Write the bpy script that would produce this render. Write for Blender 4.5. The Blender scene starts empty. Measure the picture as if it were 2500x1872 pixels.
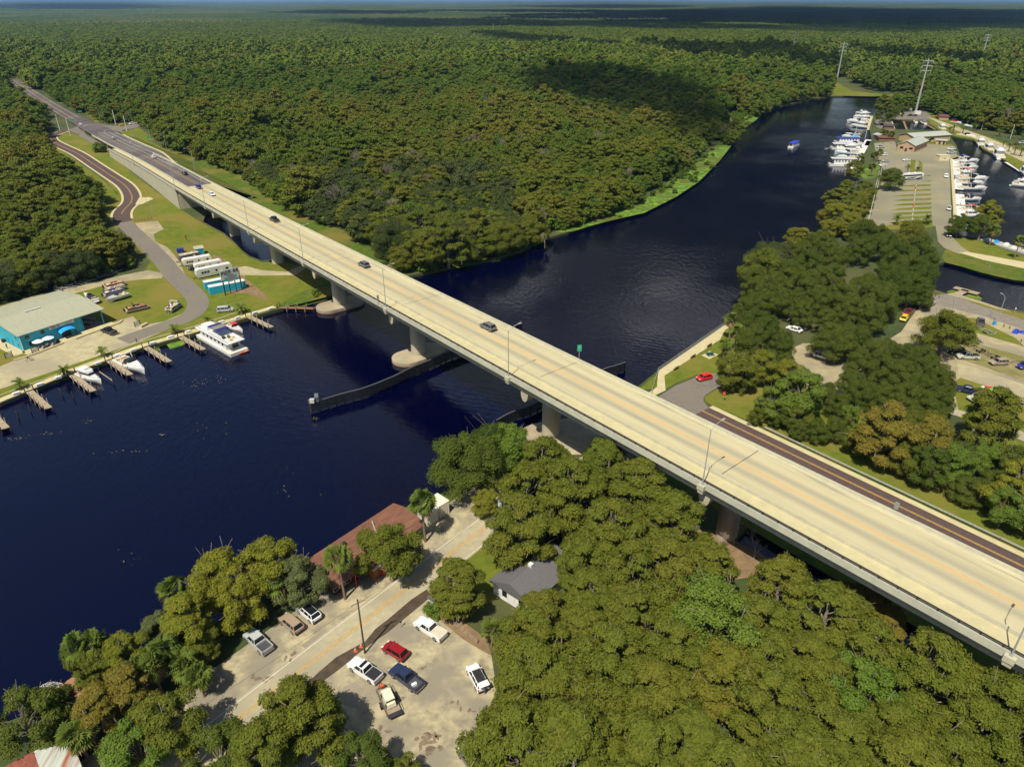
import bpy, bmesh, math, random
import numpy as np
from mathutils import Vector, Matrix, Euler
from mathutils.geometry import tessellate_polygon

SC = bpy.context.scene
COL = SC.collection
R = math.radians
random.seed(7)

# ------------------------------------------------------------------ camera
CAM_H = 88.0                      # a drone about 88 m above the river bank
FPX, PCX, PCY = 1734.0, 1250.0, 936.0
PITCH = math.atan(936.0 / FPX)
cam_d = bpy.data.cameras.new('camera')
cam = bpy.data.objects.new('camera', cam_d); COL.objects.link(cam)
cam.location = (0, 0, CAM_H)
cam.rotation_euler = (math.pi / 2 - PITCH, 0, 0)
cam_d.sensor_width = 36.0
cam_d.lens = 36.0 * FPX / 2500.0
cam_d.clip_start, cam_d.clip_end = 1.0, 150000.0
SC.camera = cam

# ------------------------------------------------------------------ sky, sun, exposure
SUN_EL, SUN_AZ = R(58.0), R(63.0)          # shadows fall into the picture, a little to the right
sun_dir = Vector((math.cos(SUN_AZ) * math.cos(SUN_EL), math.sin(SUN_AZ) * math.cos(SUN_EL), -math.sin(SUN_EL)))
W = bpy.data.worlds.new('World'); SC.world = W; W.use_nodes = True
wn = W.node_tree.nodes; wl = W.node_tree.links
sky = wn.new('ShaderNodeTexSky'); sky.sky_type = 'NISHITA'; sky.sun_disc = False
sky.sun_elevation = SUN_EL; sky.sun_rotation = math.atan2(-sun_dir.x, -sun_dir.y)
sky.air_density, sky.dust_density, sky.ozone_density = 1.0, 1.2, 1.5
wl.new(sky.outputs[0], wn['Background'].inputs[0]); wn['Background'].inputs[1].default_value = 0.075
sd = bpy.data.lights.new('sun', 'SUN'); sun = bpy.data.objects.new('sun', sd); COL.objects.link(sun)
sd.energy, sd.angle, sd.color = 4.4, R(0.5), (1.0, 0.93, 0.80)
sun.rotation_euler = sun_dir.to_track_quat('-Z', 'Y').to_euler()
sun.location = (0, 0, 500)
vs = SC.view_settings
vs.view_transform, vs.look, vs.gamma, vs.exposure = 'Standard', 'None', 1.0, 0.45
SC.render.engine = 'CYCLES'
cy = SC.cycles
cy.max_bounces, cy.diffuse_bounces, cy.glossy_bounces, cy.transmission_bounces = 5, 2, 2, 3
cy.transparent_max_bounces, cy.volume_bounces = 14, 0
cy.caustics_reflective = cy.caustics_refractive = False
cy.sample_clamp_indirect = 4.0

# ------------------------------------------------------------------ helpers
def ray(u, v):
    x, y = (u - PCX) / FPX, (PCY - v) / FPX
    return (x, math.cos(PITCH) + y * math.sin(PITCH), -math.sin(PITCH) + y * math.cos(PITCH))

def G(u, v, z=0.0):
    """surveyed point on the level z"""
    d = ray(u, v); t = (CAM_H - z) / -d[2]
    return Vector((d[0] * t, d[1] * t, z))

def proj(p):
    q = (p[0], p[1], p[2] - CAM_H)
    f = q[1] * math.cos(PITCH) - q[2] * math.sin(PITCH); up = q[1] * math.sin(PITCH) + q[2] * math.cos(PITCH)
    return PCX + FPX * q[0] / f, PCY - FPX * up / f

def tag(o, label=None, cat=None, group=None, kind=None):
    if label: o['label'] = label
    if cat: o['category'] = cat
    if group: o['group'] = group
    if kind: o['kind'] = kind
    return o

def thing(name, label, cat, loc=(0, 0, 0), rz=0.0, group=None):
    o = bpy.data.objects.new(name, None); COL.objects.link(o)
    o.location = loc; o.rotation_euler = (0, 0, rz); o.empty_display_size = 0.3
    return tag(o, label, cat, group, 'thing')

KIDS = {}
def set_parent(c, p):
    c.parent = p
    KIDS.setdefault(p.name, []).append(c)

def dup(o, loc=None, rz=None, label=None, group=None, parent=None, mats=None, scale=None):
    c = o.copy(); COL.objects.link(c)
    if parent is not None: set_parent(c, parent)
    if loc is not None: c.location = loc
    if rz is not None: c.rotation_euler = (0, 0, rz)
    if scale is not None: c.scale = scale
    if label: c['label'] = label
    if group: c['group'] = group
    for ch in KIDS.get(o.name, []): dup(ch, parent=c)
    return c

class MB:
    """collects shapes into one mesh"""
    def __init__(s): s.v, s.f, s.m, s.mat, s.uv, s.T = [], [], [], 0, {}, None
    def add(s, vs, fs):
        n = len(s.v)
        if s.T is not None: vs = [tuple(s.T @ Vector(p)) for p in vs]
        s.v += [tuple(p) for p in vs]; s.f += [tuple(i + n for i in f) for f in fs]; s.m += [s.mat] * len(fs)
        return s
    def box(s, c, sz, rz=0.0, top=(1, 1), sh=(0, 0)):
        x, y, z = sz[0] / 2, sz[1] / 2, sz[2] / 2
        co, si = math.cos(rz), math.sin(rz); vs = []
        for zz, kx, ky, ox, oy in ((-z, 1, 1, 0, 0), (z, top[0], top[1], sh[0], sh[1])):
            for a, b in ((-x, -y), (x, -y), (x, y), (-x, y)):
                a, b = a * kx + ox, b * ky + oy
                vs.append((c[0] + a * co - b * si, c[1] + a * si + b * co, c[2] + zz))
        return s.add(vs, [(3, 2, 1, 0), (4, 5, 6, 7), (0, 1, 5, 4), (1, 2, 6, 5), (2, 3, 7, 6), (3, 0, 4, 7)])
    def tube(s, p, q, r1, r2=None, n=8, cap=True):
        p, q = Vector(p), Vector(q); r2 = r1 if r2 is None else r2
        d = q - p
        if d.length < 1e-6: return s
        d.normalize(); a = d.orthogonal().normalized(); b = d.cross(a); vs = []
        for c, r in ((p, r1), (q, r2)):
            for i in range(n):
                t = 2 * math.pi * i / n; vs.append(c + a * (r * math.cos(t)) + b * (r * math.sin(t)))
        fs = [(i, (i + 1) % n, n + (i + 1) % n, n + i) for i in range(n)]
        if cap: fs += [tuple(range(n - 1, -1, -1)), tuple(range(n, 2 * n))]
        return s.add(vs, fs)
    def path(s, pts, r, n=6):
        for a, b in zip(pts, pts[1:]): s.tube(a, b, r, n=n)
        return s
    def prism(s, poly, z0, z1, top=1.0):
        n = len(poly); cx = sum(p[0] for p in poly) / n; cy_ = sum(p[1] for p in poly) / n
        vs = [(p[0], p[1], z0) for p in poly] + [(cx + (p[0] - cx) * top, cy_ + (p[1] - cy_) * top, z1) for p in poly]
        a = sum(poly[i][0] * poly[(i + 1) % n][1] - poly[(i + 1) % n][0] * poly[i][1] for i in range(n))
        o = list(range(n)) if a > 0 else list(range(n - 1, -1, -1))
        fs = [tuple(reversed(o)), tuple(n + i for i in o)]
        for k in range(n):
            i, j = o[k], o[(k + 1) % n]; fs.append((i, j, n + j, n + i))
        return s.add(vs, fs)
    def extr(s, prof, x0, x1, axis='y'):
        """profile in (x,z), extruded along y (or (y,z) along x)"""
        n = len(prof)
        if axis == 'y': vs = [(p[0], x0, p[1]) for p in prof] + [(p[0], x1, p[1]) for p in prof]
        else: vs = [(x0, p[0], p[1]) for p in prof] + [(x1, p[0], p[1]) for p in prof]
        fs = [tuple(range(n)), tuple(range(2 * n - 1, n - 1, -1))]
        fs += [(i, n + i, n + (i + 1) % n, (i + 1) % n) for i in range(n)]
        return s.add(vs, fs)
    def loft(s, secs, cap=True, closed=True):
        n = len(secs[0]); vs = [p for sec in secs for p in sec]; fs = []
        for k in range(len(secs) - 1):
            for i in range(n if closed else n - 1):
                j = (i + 1) % n; fs.append((k * n + i, k * n + j, (k + 1) * n + j, (k + 1) * n + i))
        if cap: fs += [tuple(range(n - 1, -1, -1)), tuple(range((len(secs) - 1) * n, len(secs) * n))]
        return s.add(vs, fs)
    def quad(s, a, b, c, d): return s.add([a, b, c, d], [(0, 1, 2, 3)])
    def poly(s, pts):
        pts = [Vector(p) for p in pts]
        tris = tessellate_polygon([[Vector((p.x, p.y, 0)) for p in pts]]); fs = []
        for t in tris:
            a, b, c = (pts[i] for i in t)
            fs.append(t if (b - a).cross(c - a).z >= 0 else (t[0], t[2], t[1]))
        return s.add(pts, fs)
    def strip(s, L, Rr):
        n = len(L); s.add(list(L) + list(Rr), [(i, n + i, n + i + 1, i + 1) for i in range(n - 1)]); return s
    def sphere(s, c, r, n=8, m=5, sq=(1, 1, 1)):
        vs = [(c[0], c[1], c[2] + r * sq[2])]
        for k in range(1, m):
            t = math.pi * k / m
            for i in range(n):
                f = 2 * math.pi * i / n
                vs.append((c[0] + r * sq[0] * math.sin(t) * math.cos(f), c[1] + r * sq[1] * math.sin(t) * math.sin(f), c[2] + r * sq[2] * math.cos(t)))
        vs.append((c[0], c[1], c[2] - r * sq[2])); e = len(vs) - 1; fs = []
        for i in range(n):
            j = (i + 1) % n; fs.append((0, 1 + i, 1 + j)); fs.append((e, e - n + j, e - n + i))
            for k in range(m - 2): a = 1 + k * n; fs.append((a + i, a + n + i, a + n + j, a + j))
        return s.add(vs, fs)
    def build(s, name, mats, parent=None, loc=None, rz=0.0, smooth=False, fix=False):
        me = bpy.data.meshes.new(name); me.from_pydata(s.v, [], s.f)
        mats = mats if isinstance(mats, (list, tuple)) else [mats]
        for m in mats: me.materials.append(m)
        if len(mats) > 1: me.polygons.foreach_set('material_index', s.m)
        if fix:
            bm = bmesh.new(); bm.from_mesh(me); bmesh.ops.recalc_face_normals(bm, faces=bm.faces); bm.to_mesh(me); bm.free()
        if smooth: me.polygons.foreach_set('use_smooth', [True] * len(me.polygons))
        me.update()
        o = bpy.data.objects.new(name, me); COL.objects.link(o)
        if parent is not None: set_parent(o, parent)
        if loc is not None: o.location = loc
        o.rotation_euler = (0, 0, rz)
        return o

# ------------------------------------------------------------------ materials
def new_mat(name):
    m = bpy.data.materials.new(name); m.use_nodes = True
    return m, m.node_tree.nodes, m.node_tree.links, m.node_tree.nodes['Principled BSDF']

MATS = {}
def mat(name, col, rough=0.6, metal=0.0, col2=None, scale=1.0, spec=0.4, world=False, stretch=None, bump=0.0, detail=4.0, sharp=(0.35, 0.65), col3=None, scale3=0.1, rot=0.0):
    """plain surface with procedural weathering between col and col2 (and large patches of col3)"""
    if name in MATS: return MATS[name]
    m, N, L, P = new_mat(name)
    P.inputs['Roughness'].default_value = rough; P.inputs['Metallic'].default_value = metal
    P.inputs['Specular IOR Level'].default_value = spec
    if col2 is None: col2 = tuple(c * 0.82 for c in col)
    tc = N.new('ShaderNodeNewGeometry') if world else N.new('ShaderNodeTexCoord')
    out = tc.outputs['Position'] if world else tc.outputs['Object']
    if stretch or rot:
        mp = N.new('ShaderNodeMapping'); mp.inputs['Scale'].default_value = stretch or (1, 1, 1); mp.inputs['Rotation'].default_value = (0, 0, rot)
        L.new(out, mp.inputs[0]); out = mp.outputs[0]
    nz = N.new('ShaderNodeTexNoise'); nz.inputs['Scale'].default_value = scale; nz.inputs['Detail'].default_value = detail; nz.inputs['Roughness'].default_value = 0.65
    L.new(out, nz.inputs['Vector'])
    rp = N.new('ShaderNodeValToRGB'); rp.color_ramp.elements[0].position, rp.color_ramp.elements[1].position = sharp
    rp.color_ramp.elements[0].color = (*col2, 1); rp.color_ramp.elements[1].color = (*col, 1)
    L.new(nz.outputs[0], rp.inputs[0]); c = rp.outputs[0]
    if col3 is not None:
        n3 = N.new('ShaderNodeTexNoise'); n3.inputs['Scale'].default_value = scale3; n3.inputs['Detail'].default_value = 3
        L.new(out, n3.inputs['Vector'])
        r3 = N.new('ShaderNodeValToRGB'); r3.color_ramp.elements[0].position, r3.color_ramp.elements[1].position = 0.45, 0.62
        L.new(n3.outputs[0], r3.inputs[0])
        mx = N.new('ShaderNodeMix'); mx.data_type = 'RGBA'; L.new(r3.outputs[0], mx.inputs[0]); L.new(c, mx.inputs[6]); mx.inputs[7].default_value = (*col3, 1); c = mx.outputs[2]
    L.new(c, P.inputs['Base Color'])
    if bump:
        b = N.new('ShaderNodeBump'); b.inputs['Strength'].default_value = bump; L.new(nz.outputs[0], b.inputs['Height']); L.new(b.outputs[0], P.inputs['Normal'])
    MATS[name] = m
    return m

def paint(name, col, rough=0.25):
    if name in MATS: return MATS[name]
    m = mat(name, col, rough, col2=tuple(c * 0.9 for c in col), scale=1.3, spec=0.5)
    m.node_tree.nodes['Principled BSDF'].inputs['Coat Weight'].default_value = 0.25
    return m

def glass(name='dark_glass', col=(0.012, 0.015, 0.018)):
    return mat(name, col, 0.08, spec=0.6, col2=tuple(c * 0.7 for c in col))

def foliage(name, stops, transl=0.32, nscale=0.35, nmix=0.35, low=0.018, rnd=0.5):
    """leaves: colour by stand (slow noise), by tree, by bough and by leaf"""
    if name in MATS: return MATS[name]
    m, N, L, P = new_mat(name)
    P.inputs['Roughness'].default_value = 0.75; P.inputs['Specular IOR Level'].default_value = 0.12
    oi = N.new('ShaderNodeObjectInfo'); ge = N.new('ShaderNodeNewGeometry')
    def noise(sc, det, lo, hi, k):
        nz = N.new('ShaderNodeTexNoise'); nz.inputs['Scale'].default_value = sc; nz.inputs['Detail'].default_value = det; nz.inputs['Roughness'].default_value = 0.65
        L.new(ge.outputs['Position'], nz.inputs['Vector']); mr = N.new('ShaderNodeMapRange'); mr.inputs[1].default_value, mr.inputs[2].default_value, mr.inputs[4].default_value = lo, hi, k; L.new(nz.outputs[0], mr.inputs[0]); return mr.outputs[0]
    def madd(a, k, b):
        q = N.new('ShaderNodeMath'); q.operation = 'MULTIPLY_ADD'; L.new(a, q.inputs[0]); q.inputs[1].default_value = k
        if isinstance(b, float): q.inputs[2].default_value = b
        else: L.new(b, q.inputs[2])
        return q.outputs[0]
    f = madd(noise(low, 2, 0.36, 0.64, 1.0), 1 - rnd, -nmix * 0.5); f = madd(oi.outputs['Random'], rnd, f); f = madd(noise(nscale, 4, 0.3, 0.7, 1.0), nmix, f)
    rp = N.new('ShaderNodeValToRGB'); cr = rp.color_ramp
    while len(cr.elements) < len(stops): cr.elements.new(0.5)
    for e, (p, c) in zip(cr.elements, stops): e.position = p; e.color = (*c, 1)
    L.new(f, rp.inputs[0])
    hs = N.new('ShaderNodeHueSaturation'); L.new(rp.outputs[0], hs.inputs['Color']); L.new(madd(ge.outputs['Random Per Island'], 0.44, 0.80), hs.inputs['Value'])
    L.new(hs.outputs[0], P.inputs['Base Color'])
    tr = N.new('ShaderNodeBsdfTranslucent'); L.new(hs.outputs[0], tr.inputs[0])
    mx = N.new('ShaderNodeMixShader'); mx.inputs[0].default_value = transl
    L.new(P.outputs[0], mx.inputs[1]); L.new(tr.outputs[0], mx.inputs[2]); L.new(mx.outputs[0], N['Material Output'].inputs[0])
    MATS[name] = m
    return m
# ------------------------------------------------------------------ ground, water, roads
ZW = -1.0
M_floor = mat('forest_floor', (0.055, 0.078, 0.016), 0.95, col2=(0.030, 0.046, 0.012), scale=0.12, world=True, detail=8, col3=(0.075, 0.075, 0.022), scale3=0.02)
M_grass = mat('mown_grass', (0.135, 0.155, 0.018), 0.95, col2=(0.085, 0.112, 0.013), scale=0.35, world=True, detail=9, col3=(0.165, 0.145, 0.03), scale3=0.045, spec=0.1)
M_rough = mat('rough_grass', (0.099, 0.135, 0.016), 0.95, col2=(0.041, 0.077, 0.011), scale=0.5, world=True, detail=9, col3=(0.144, 0.126, 0.027), scale3=0.06, spec=0.1)
M_lily = mat('lily_mat', (0.155, 0.26, 0.024), 0.8, col2=(0.03, 0.075, 0.012), scale=0.28, world=True, detail=10, col3=(0.085, 0.10, 0.018), scale3=0.06, spec=0.2, sharp=(0.38, 0.6))
M_sand = mat('sand_lot', (0.376, 0.320, 0.184), 0.95, col2=(0.264, 0.224, 0.136), scale=0.25, world=True, detail=8, col3=(0.240, 0.212, 0.144), scale3=0.07, spec=0.15)
M_lot = mat('worn_gravel', (0.41, 0.355, 0.215), 0.95, col2=(0.21, 0.185, 0.125), scale=0.4, world=True, detail=10, col3=(0.225, 0.20, 0.145), scale3=0.14, spec=0.15, sharp=(0.36, 0.58))
M_gravel = mat('pale_gravel', (0.440, 0.384, 0.224), 0.95, col2=(0.304, 0.268, 0.160), scale=0.5, world=True, detail=9, col3=(0.288, 0.256, 0.168), scale3=0.06, spec=0.15)
M_oldroad = mat('old_concrete_road', (0.40, 0.355, 0.225), 0.85, col2=(0.31, 0.275, 0.18), scale=0.8, world=True, detail=8, col3=(0.29, 0.26, 0.175), scale3=0.1, spec=0.2)
M_asph = mat('grey_asphalt', (0.180, 0.158, 0.131), 0.85, col2=(0.135, 0.117, 0.099), scale=0.8, world=True, detail=7, col3=(0.171, 0.149, 0.113), scale3=0.05, spec=0.25)
M_brown = mat('brown_asphalt', (0.095, 0.063, 0.056), 0.85, col2=(0.072, 0.050, 0.045), scale=0.9, world=True, detail=7, spec=0.25)
M_marina_lot = mat('marina_paving', (0.264, 0.240, 0.148), 0.85, col2=(0.212, 0.192, 0.124), scale=0.12, world=True, detail=7, col3=(0.192, 0.180, 0.124), scale3=0.03, spec=0.2)
M_conc = mat('concrete', (0.480, 0.436, 0.272), 0.8, col2=(0.384, 0.348, 0.228), scale=0.6, detail=8, spec=0.25)
M_walk = mat('pale_walk', (0.496, 0.432, 0.240), 0.85, col2=(0.416, 0.360, 0.208), scale=0.5, world=True, detail=6, spec=0.2)
M_white = mat('white_line', (0.58, 0.555, 0.45), 0.7, world=True, scale=1.5)
M_yellow = mat('yellow_line', (0.52, 0.29, 0.045), 0.7, world=True, scale=1.5, col2=(0.36, 0.23, 0.08))
M_orange = mat('orange_line', (0.68, 0.33, 0.06), 0.7, world=True, scale=1.5)
M_mud = mat('dark_mud', (0.085, 0.058, 0.035), 0.6, col2=(0.05, 0.036, 0.024), scale=0.7, world=True)
M_dirt = mat('bare_dirt', (0.240, 0.160, 0.088), 0.95, col2=(0.160, 0.108, 0.060), scale=0.6, world=True, detail=8, spec=0.1)
M_wood = mat('grey_wood', (0.36, 0.29, 0.19), 0.85, col2=(0.23, 0.185, 0.13), scale=2.0)
M_darkwood = mat('dark_wood', (0.055, 0.042, 0.032), 0.8, col2=(0.03, 0.024, 0.02), scale=2.0)
M_steel = mat('galvanised_steel', (0.42, 0.43, 0.42), 0.45, metal=0.3, scale=2.0)
M_dark = mat('dark_metal', (0.035, 0.032, 0.036), 0.5, scale=2.0)
M_black = mat('black_rubber', (0.015, 0.015, 0.016), 0.8)
M_glass = glass()

def px(pts, z=0.0): return [G(u, v, z) for u, v in pts]

river = [(-260, 1085), (0, 988), (174, 917), (355, 852), (507, 809), (674, 760), (739, 741), (779, 731), (809, 723), (850, 700), (905, 684), (965, 679),
         (1000, 676), (1100, 655), (1200, 636), (1270, 614), (1333, 585), (1399, 565), (1489, 538), (1573, 518), (1652, 477), (1706, 442), (1757, 391), (1785, 356), (1800, 329),
         (1838, 300), (1862, 280), (1895, 262), (1977, 246), (2034, 236), (2129, 235), (2227, 236), (2260, 246), (2240, 262), (2180, 266), (2133, 280), (2122, 316), (2128, 345), (2112, 372), (2085, 418),
         (2076, 436), (2078, 452), (2053, 490), (2030, 530), (2020, 560), (1990, 590), (1915, 640), (1890, 670), (1830, 725), (1808, 765), (1778, 789), (1607, 907), (1559, 946), (1500, 985),
         (1420, 1010), (1330, 1035), (1268, 1052), (1180, 1120), (1110, 1180), (1056, 1228), (970, 1290), (772, 1400), (640, 1450), (500, 1545), (400, 1612), (300, 1652), (160, 1703), (95, 1738), (0, 1775), (-200, 1890), (-600, 1890)]
slough = [(496, 544), (548, 572), (575, 596), (593, 615), (611, 628), (637, 638), (668, 638), (700, 626), (712, 606), (660, 575), (600, 540), (545, 520), (505, 522)]
canal = [(2262, 655), (2307, 642), (2345, 651), (2390, 665), (2434, 676), (2477, 685), (2620, 700), (2620, 790), (2500, 764), (2433, 754), (2397, 742), (2345, 728), (2308, 719), (2271, 707), (2240, 690)]
basin = [(2318, 333), (2338, 337), (2376, 343), (2401, 367), (2458, 396), (2483, 411), (2510, 432), (2620, 470), (2620, 660), (2500, 625), (2439, 606), (2430, 591), (2340, 577), (2331, 560), (2330, 526), (2324, 440), (2319, 389), (2343, 383), (2335, 357)]
pool = [(2174, 294), (2230, 295), (2262, 303), (2290, 320), (2235, 319), (2184, 317)]
near_slough = [(40, 100.5), (44, 93.5), (50.5, 85.5), (56, 79), (60.5, 73.5), (63.5, 70), (67, 66), (72, 60), (90, 52), (96, 62), (76, 76), (66, 88), (54, 100), (45, 106)]
holes = [px(p, -0.5) for p in (river, slough, canal, basin, pool)] + [[Vector((x, y, 0)) for x, y in near_slough]]
outer = [Vector(p) for p in ((-60000, -300, 0), (60000, -300, 0), (60000, 60000, 0), (-60000, 60000, 0))]
loops = [[Vector((p.x, p.y, 0)) for p in l] for l in [outer] + holes]
flat = [p for l in loops for p in l]
gb = MB()
tri = []
for t in tessellate_polygon(loops):
    a, b, c = (flat[i] for i in t); tri.append(t if (b - a).cross(c - a).z > 0 else (t[0], t[2], t[1]))
gb.add(flat, tri)
for l in loops[1:]:                                     # banks down to below the water
    for a, b in zip(l, l[1:] + l[:1]): gb.quad(a, b, Vector((b.x, b.y, -3)), Vector((a.x, a.y, -3)))
tag(gb.build('ground', M_floor), kind='structure')

# water: dark tannin river
m, N, L, P = new_mat('river_water')
P.inputs['Base Color'].default_value = (0.0002, 0.0004, 0.0115, 1); P.inputs['Roughness'].default_value = 0.06; P.inputs['IOR'].default_value = 1.45
ge = N.new('ShaderNodeNewGeometry')
mp = N.new('ShaderNodeMapping'); mp.inputs['Rotation'].default_value = (0, 0, R(-35)); mp.inputs['Scale'].default_value = (1.0, 0.45, 1); L.new(ge.outputs['Position'], mp.inputs[0])
n1 = N.new('ShaderNodeTexNoise'); n1.inputs['Scale'].default_value = 0.75; n1.inputs['Detail'].default_value = 6; n1.inputs['Roughness'].default_value = 0.6; L.new(mp.outputs[0], n1.inputs['Vector'])
n2 = N.new('ShaderNodeTexNoise'); n2.inputs['Scale'].default_value = 0.02; n2.inputs['Detail'].default_value = 3; L.new(ge.outputs['Position'], n2.inputs['Vector'])
r2 = N.new('ShaderNodeMapRange'); r2.inputs[1].default_value, r2.inputs[2].default_value, r2.inputs[3].default_value, r2.inputs[4].default_value = 0.35, 0.65, 0.25, 1.0; L.new(n2.outputs[0], r2.inputs[0])
wv = N.new('ShaderNodeTexWave'); wv.inputs['Scale'].default_value = 0.16; wv.inputs['Distortion'].default_value = 6.0; wv.inputs['Detail'].default_value = 2; wv.inputs['Detail Scale'].default_value = 0.4; wv.bands_direction = 'Y'
mp2 = N.new('ShaderNodeMapping'); mp2.inputs['Rotation'].default_value = (0, 0, R(20)); L.new(ge.outputs['Position'], mp2.inputs[0]); L.new(mp2.outputs[0], wv.inputs['Vector'])
mm = N.new('ShaderNodeMath'); mm.operation = 'MULTIPLY'; L.new(n1.outputs[0], mm.inputs[0]); L.new(r2.outputs[0], mm.inputs[1])
m2 = N.new('ShaderNodeMath'); m2.operation = 'MULTIPLY_ADD'; L.new(wv.outputs[0], m2.inputs[0]); m2.inputs[1].default_value = 0.035; L.new(mm.outputs[0], m2.inputs[2])
bp = N.new('ShaderNodeBump'); bp.inputs['Strength'].default_value = 1.0; bp.inputs['Distance'].default_value = 0.15; L.new(m2.outputs[0], bp.inputs['Height']); L.new(bp.outputs[0], P.inputs['Normal'])
M_water = m
wb = MB(); wb.quad((-700, 20, ZW), (700, 20, ZW), (700, 900, ZW), (-700, 900, ZW))
tag(wb.build('water', M_water), kind='structure')

def sheet(name, pts, z, m, wz=0.0, world=False):
    b = MB(); b.poly([Vector((p[0], p[1], z)) for p in (pts if world else px(pts, wz))])
    return tag(b.build(name, m), kind='structure')

def offset_line(pts, d):
    out = []
    for i, p in enumerate(pts):
        a = pts[max(i - 1, 0)]; b = pts[min(i + 1, len(pts) - 1)]
        t = Vector((b.x - a.x, b.y - a.y, 0)).normalized(); out.append(Vector((p.x - t.y * d, p.y + t.x * d, p.z)))
    return out

def smooth_line(pts, n=8):
    out = []; P_ = [Vector(p) for p in pts]; P_ = [2 * P_[0] - P_[1]] + P_ + [2 * P_[-1] - P_[-2]]
    for i in range(1, len(P_) - 2):
        p0, p1, p2, p3 = P_[i - 1:i + 3]
        for k in range(n):
            t = k / n
            out.append(0.5 * ((2 * p1) + (p2 - p0) * t + (2 * p0 - 5 * p1 + 4 * p2 - p3) * t * t + (3 * p1 - p0 - 3 * p2 + p3) * t ** 3))
    out.append(P_[-2]); return out

def ribbon(name, line, a, b, z, m, kind='structure', parent=None):
    """flat strip between the offsets a and b (left positive) of a line"""
    mb = MB(); A = offset_line(line, a); B = offset_line(line, b)
    mb.strip([Vector((p.x, p.y, p.z + z)) for p in B], [Vector((p.x, p.y, p.z + z)) for p in A])
    o = mb.build(name, m, parent)
    return tag(o, kind=kind) if parent is None else o

# ---- grass, lots and roads of the far-left bank
sheet('lawn', [(-60, 1000), (0, 983), (174, 911), (355, 846), (507, 803), (672, 753), (740, 738), (809, 720), (850, 695), (800, 665), (700, 640), (668, 640), (637, 640), (611, 630), (593, 617), (575, 598), (548, 574), (496, 546), (470, 530), (449, 516), (330, 430), (262, 370), (225, 345), (190, 330), (165, 322), (125, 322), (140, 345), (200, 390), (260, 440), (305, 500), (300, 560), (330, 600), (368, 640), (345, 668), (270, 684), (180, 710), (0, 752), (-60, 770)], 0.02, M_grass)
sheet('lawn', [(75, 335), (120, 345), (190, 395), (240, 430), (285, 470), (300, 500), (300, 540), (285, 562), (245, 520), (225, 470), (180, 425), (120, 385)], 0.02, M_grass)
sheet('lawn', [(296, 322), (340, 312), (380, 345), (330, 340)], 0.018, M_grass)
sheet('lawn', [(200, 270), (215, 282), (232, 298), (300, 300), (340, 296), (300, 285), (240, 275)], 0.018, M_grass)
sheet('rough_bank', [(672, 752), (700, 748), (740, 740), (809, 722), (850, 697), (800, 690), (740, 712), (690, 738)], 0.03, M_rough)
sheet('verge', [(330, 340), (410, 360), (560, 412), (690, 492), (775, 538), (880, 580), (965, 632), (1000, 672), (960, 690), (860, 640), (700, 560), (560, 480), (440, 420), (350, 375)], 0.02, M_rough)
sheet('verge', [(290, 318), (330, 330), (380, 352), (440, 385), (420, 395), (350, 365), (300, 330)], 0.024, M_grass)
sheet('gravel_yard', [(-60, 965), (0, 950), (150, 900), (330, 838), (420, 800), (490, 765), (500, 745), (460, 760), (400, 785), (345, 795), (325, 772), (300, 780), (256, 795), (160, 830), (80, 862), (0, 895), (-60, 915)], 0.045, M_gravel)
sheet('dirt_track', [(0, 748), (110, 715), (200, 695), (300, 672), (362, 660), (400, 668), (395, 680), (350, 682), (280, 690), (200, 712), (110, 735), (0, 770)], 0.045, M_sand)
sheet('gravel_path', [(570, 655), (600, 650), (640, 660), (700, 664), (740, 645), (755, 650), (720, 672), (640, 673), (600, 672), (585, 678)], 0.045, M_gravel)
sheet('dirt_patch', [(590, 670), (612, 690), (640, 712), (655, 735), (640, 728), (600, 716), (560, 718), (570, 700)], 0.05, M_dirt)
sheet('dirt_patch', [(520, 620), (545, 632), (560, 645), (535, 655), (520, 645)], 0.05, M_dirt)
sheet('sand_patch', [(330, 545), (385, 540), (400, 560), (375, 572), (380, 590), (410, 605), (440, 640), (455, 680), (440, 665), (400, 615), (365, 580), (345, 570)], 0.05, M_sand)

front_px = [(189, 311), (165, 318), (138, 327), (124, 334), (128, 345), (152, 358), (190, 376), (234, 405), (272, 430), (304, 452), (320, 474), (320, 494), (303, 512), (297, 525), (300, 540), (317, 558), (345, 585), (372, 610), (400, 640), (425, 672), (455, 700), (476, 722), (484, 740), (476, 760), (455, 776), (415, 792), (362, 810), (300, 833)]
front = smooth_line(px(front_px), 6)
ribbon('frontage_road', front[:86], -3.6, 3.6, 0.06, M_brown)
ribbon('frontage_road', front[85:], -3.4, 3.4, 0.07, M_asph)
ribbon('road_marking', front[4:78], -0.28, -0.12, 0.09, M_yellow); ribbon('road_marking', front[4:78], 0.12, 0.28, 0.09, M_yellow)
for s_ in (-1, 1):
    mb = MB(); a = offset_line(front[8:84], s_ * 3.65); b = offset_line(front[8:84], s_ * 4.7)
    for zz in (0.16,): mb.strip([Vector((p.x, p.y, zz)) for p in (a if s_ < 0 else b)], [Vector((p.x, p.y, zz)) for p in (b if s_ < 0 else a)])
    mb.strip([Vector((p.x, p.y, 0.0)) for p in a], [Vector((p.x, p.y, 0.16)) for p in a])
    tag(mb.build('kerb', M_walk), kind='structure')
sheet('concrete_pad', [(340, 483), (365, 482), (375, 486), (345, 500), (330, 500)], 0.1, M_walk)

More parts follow.
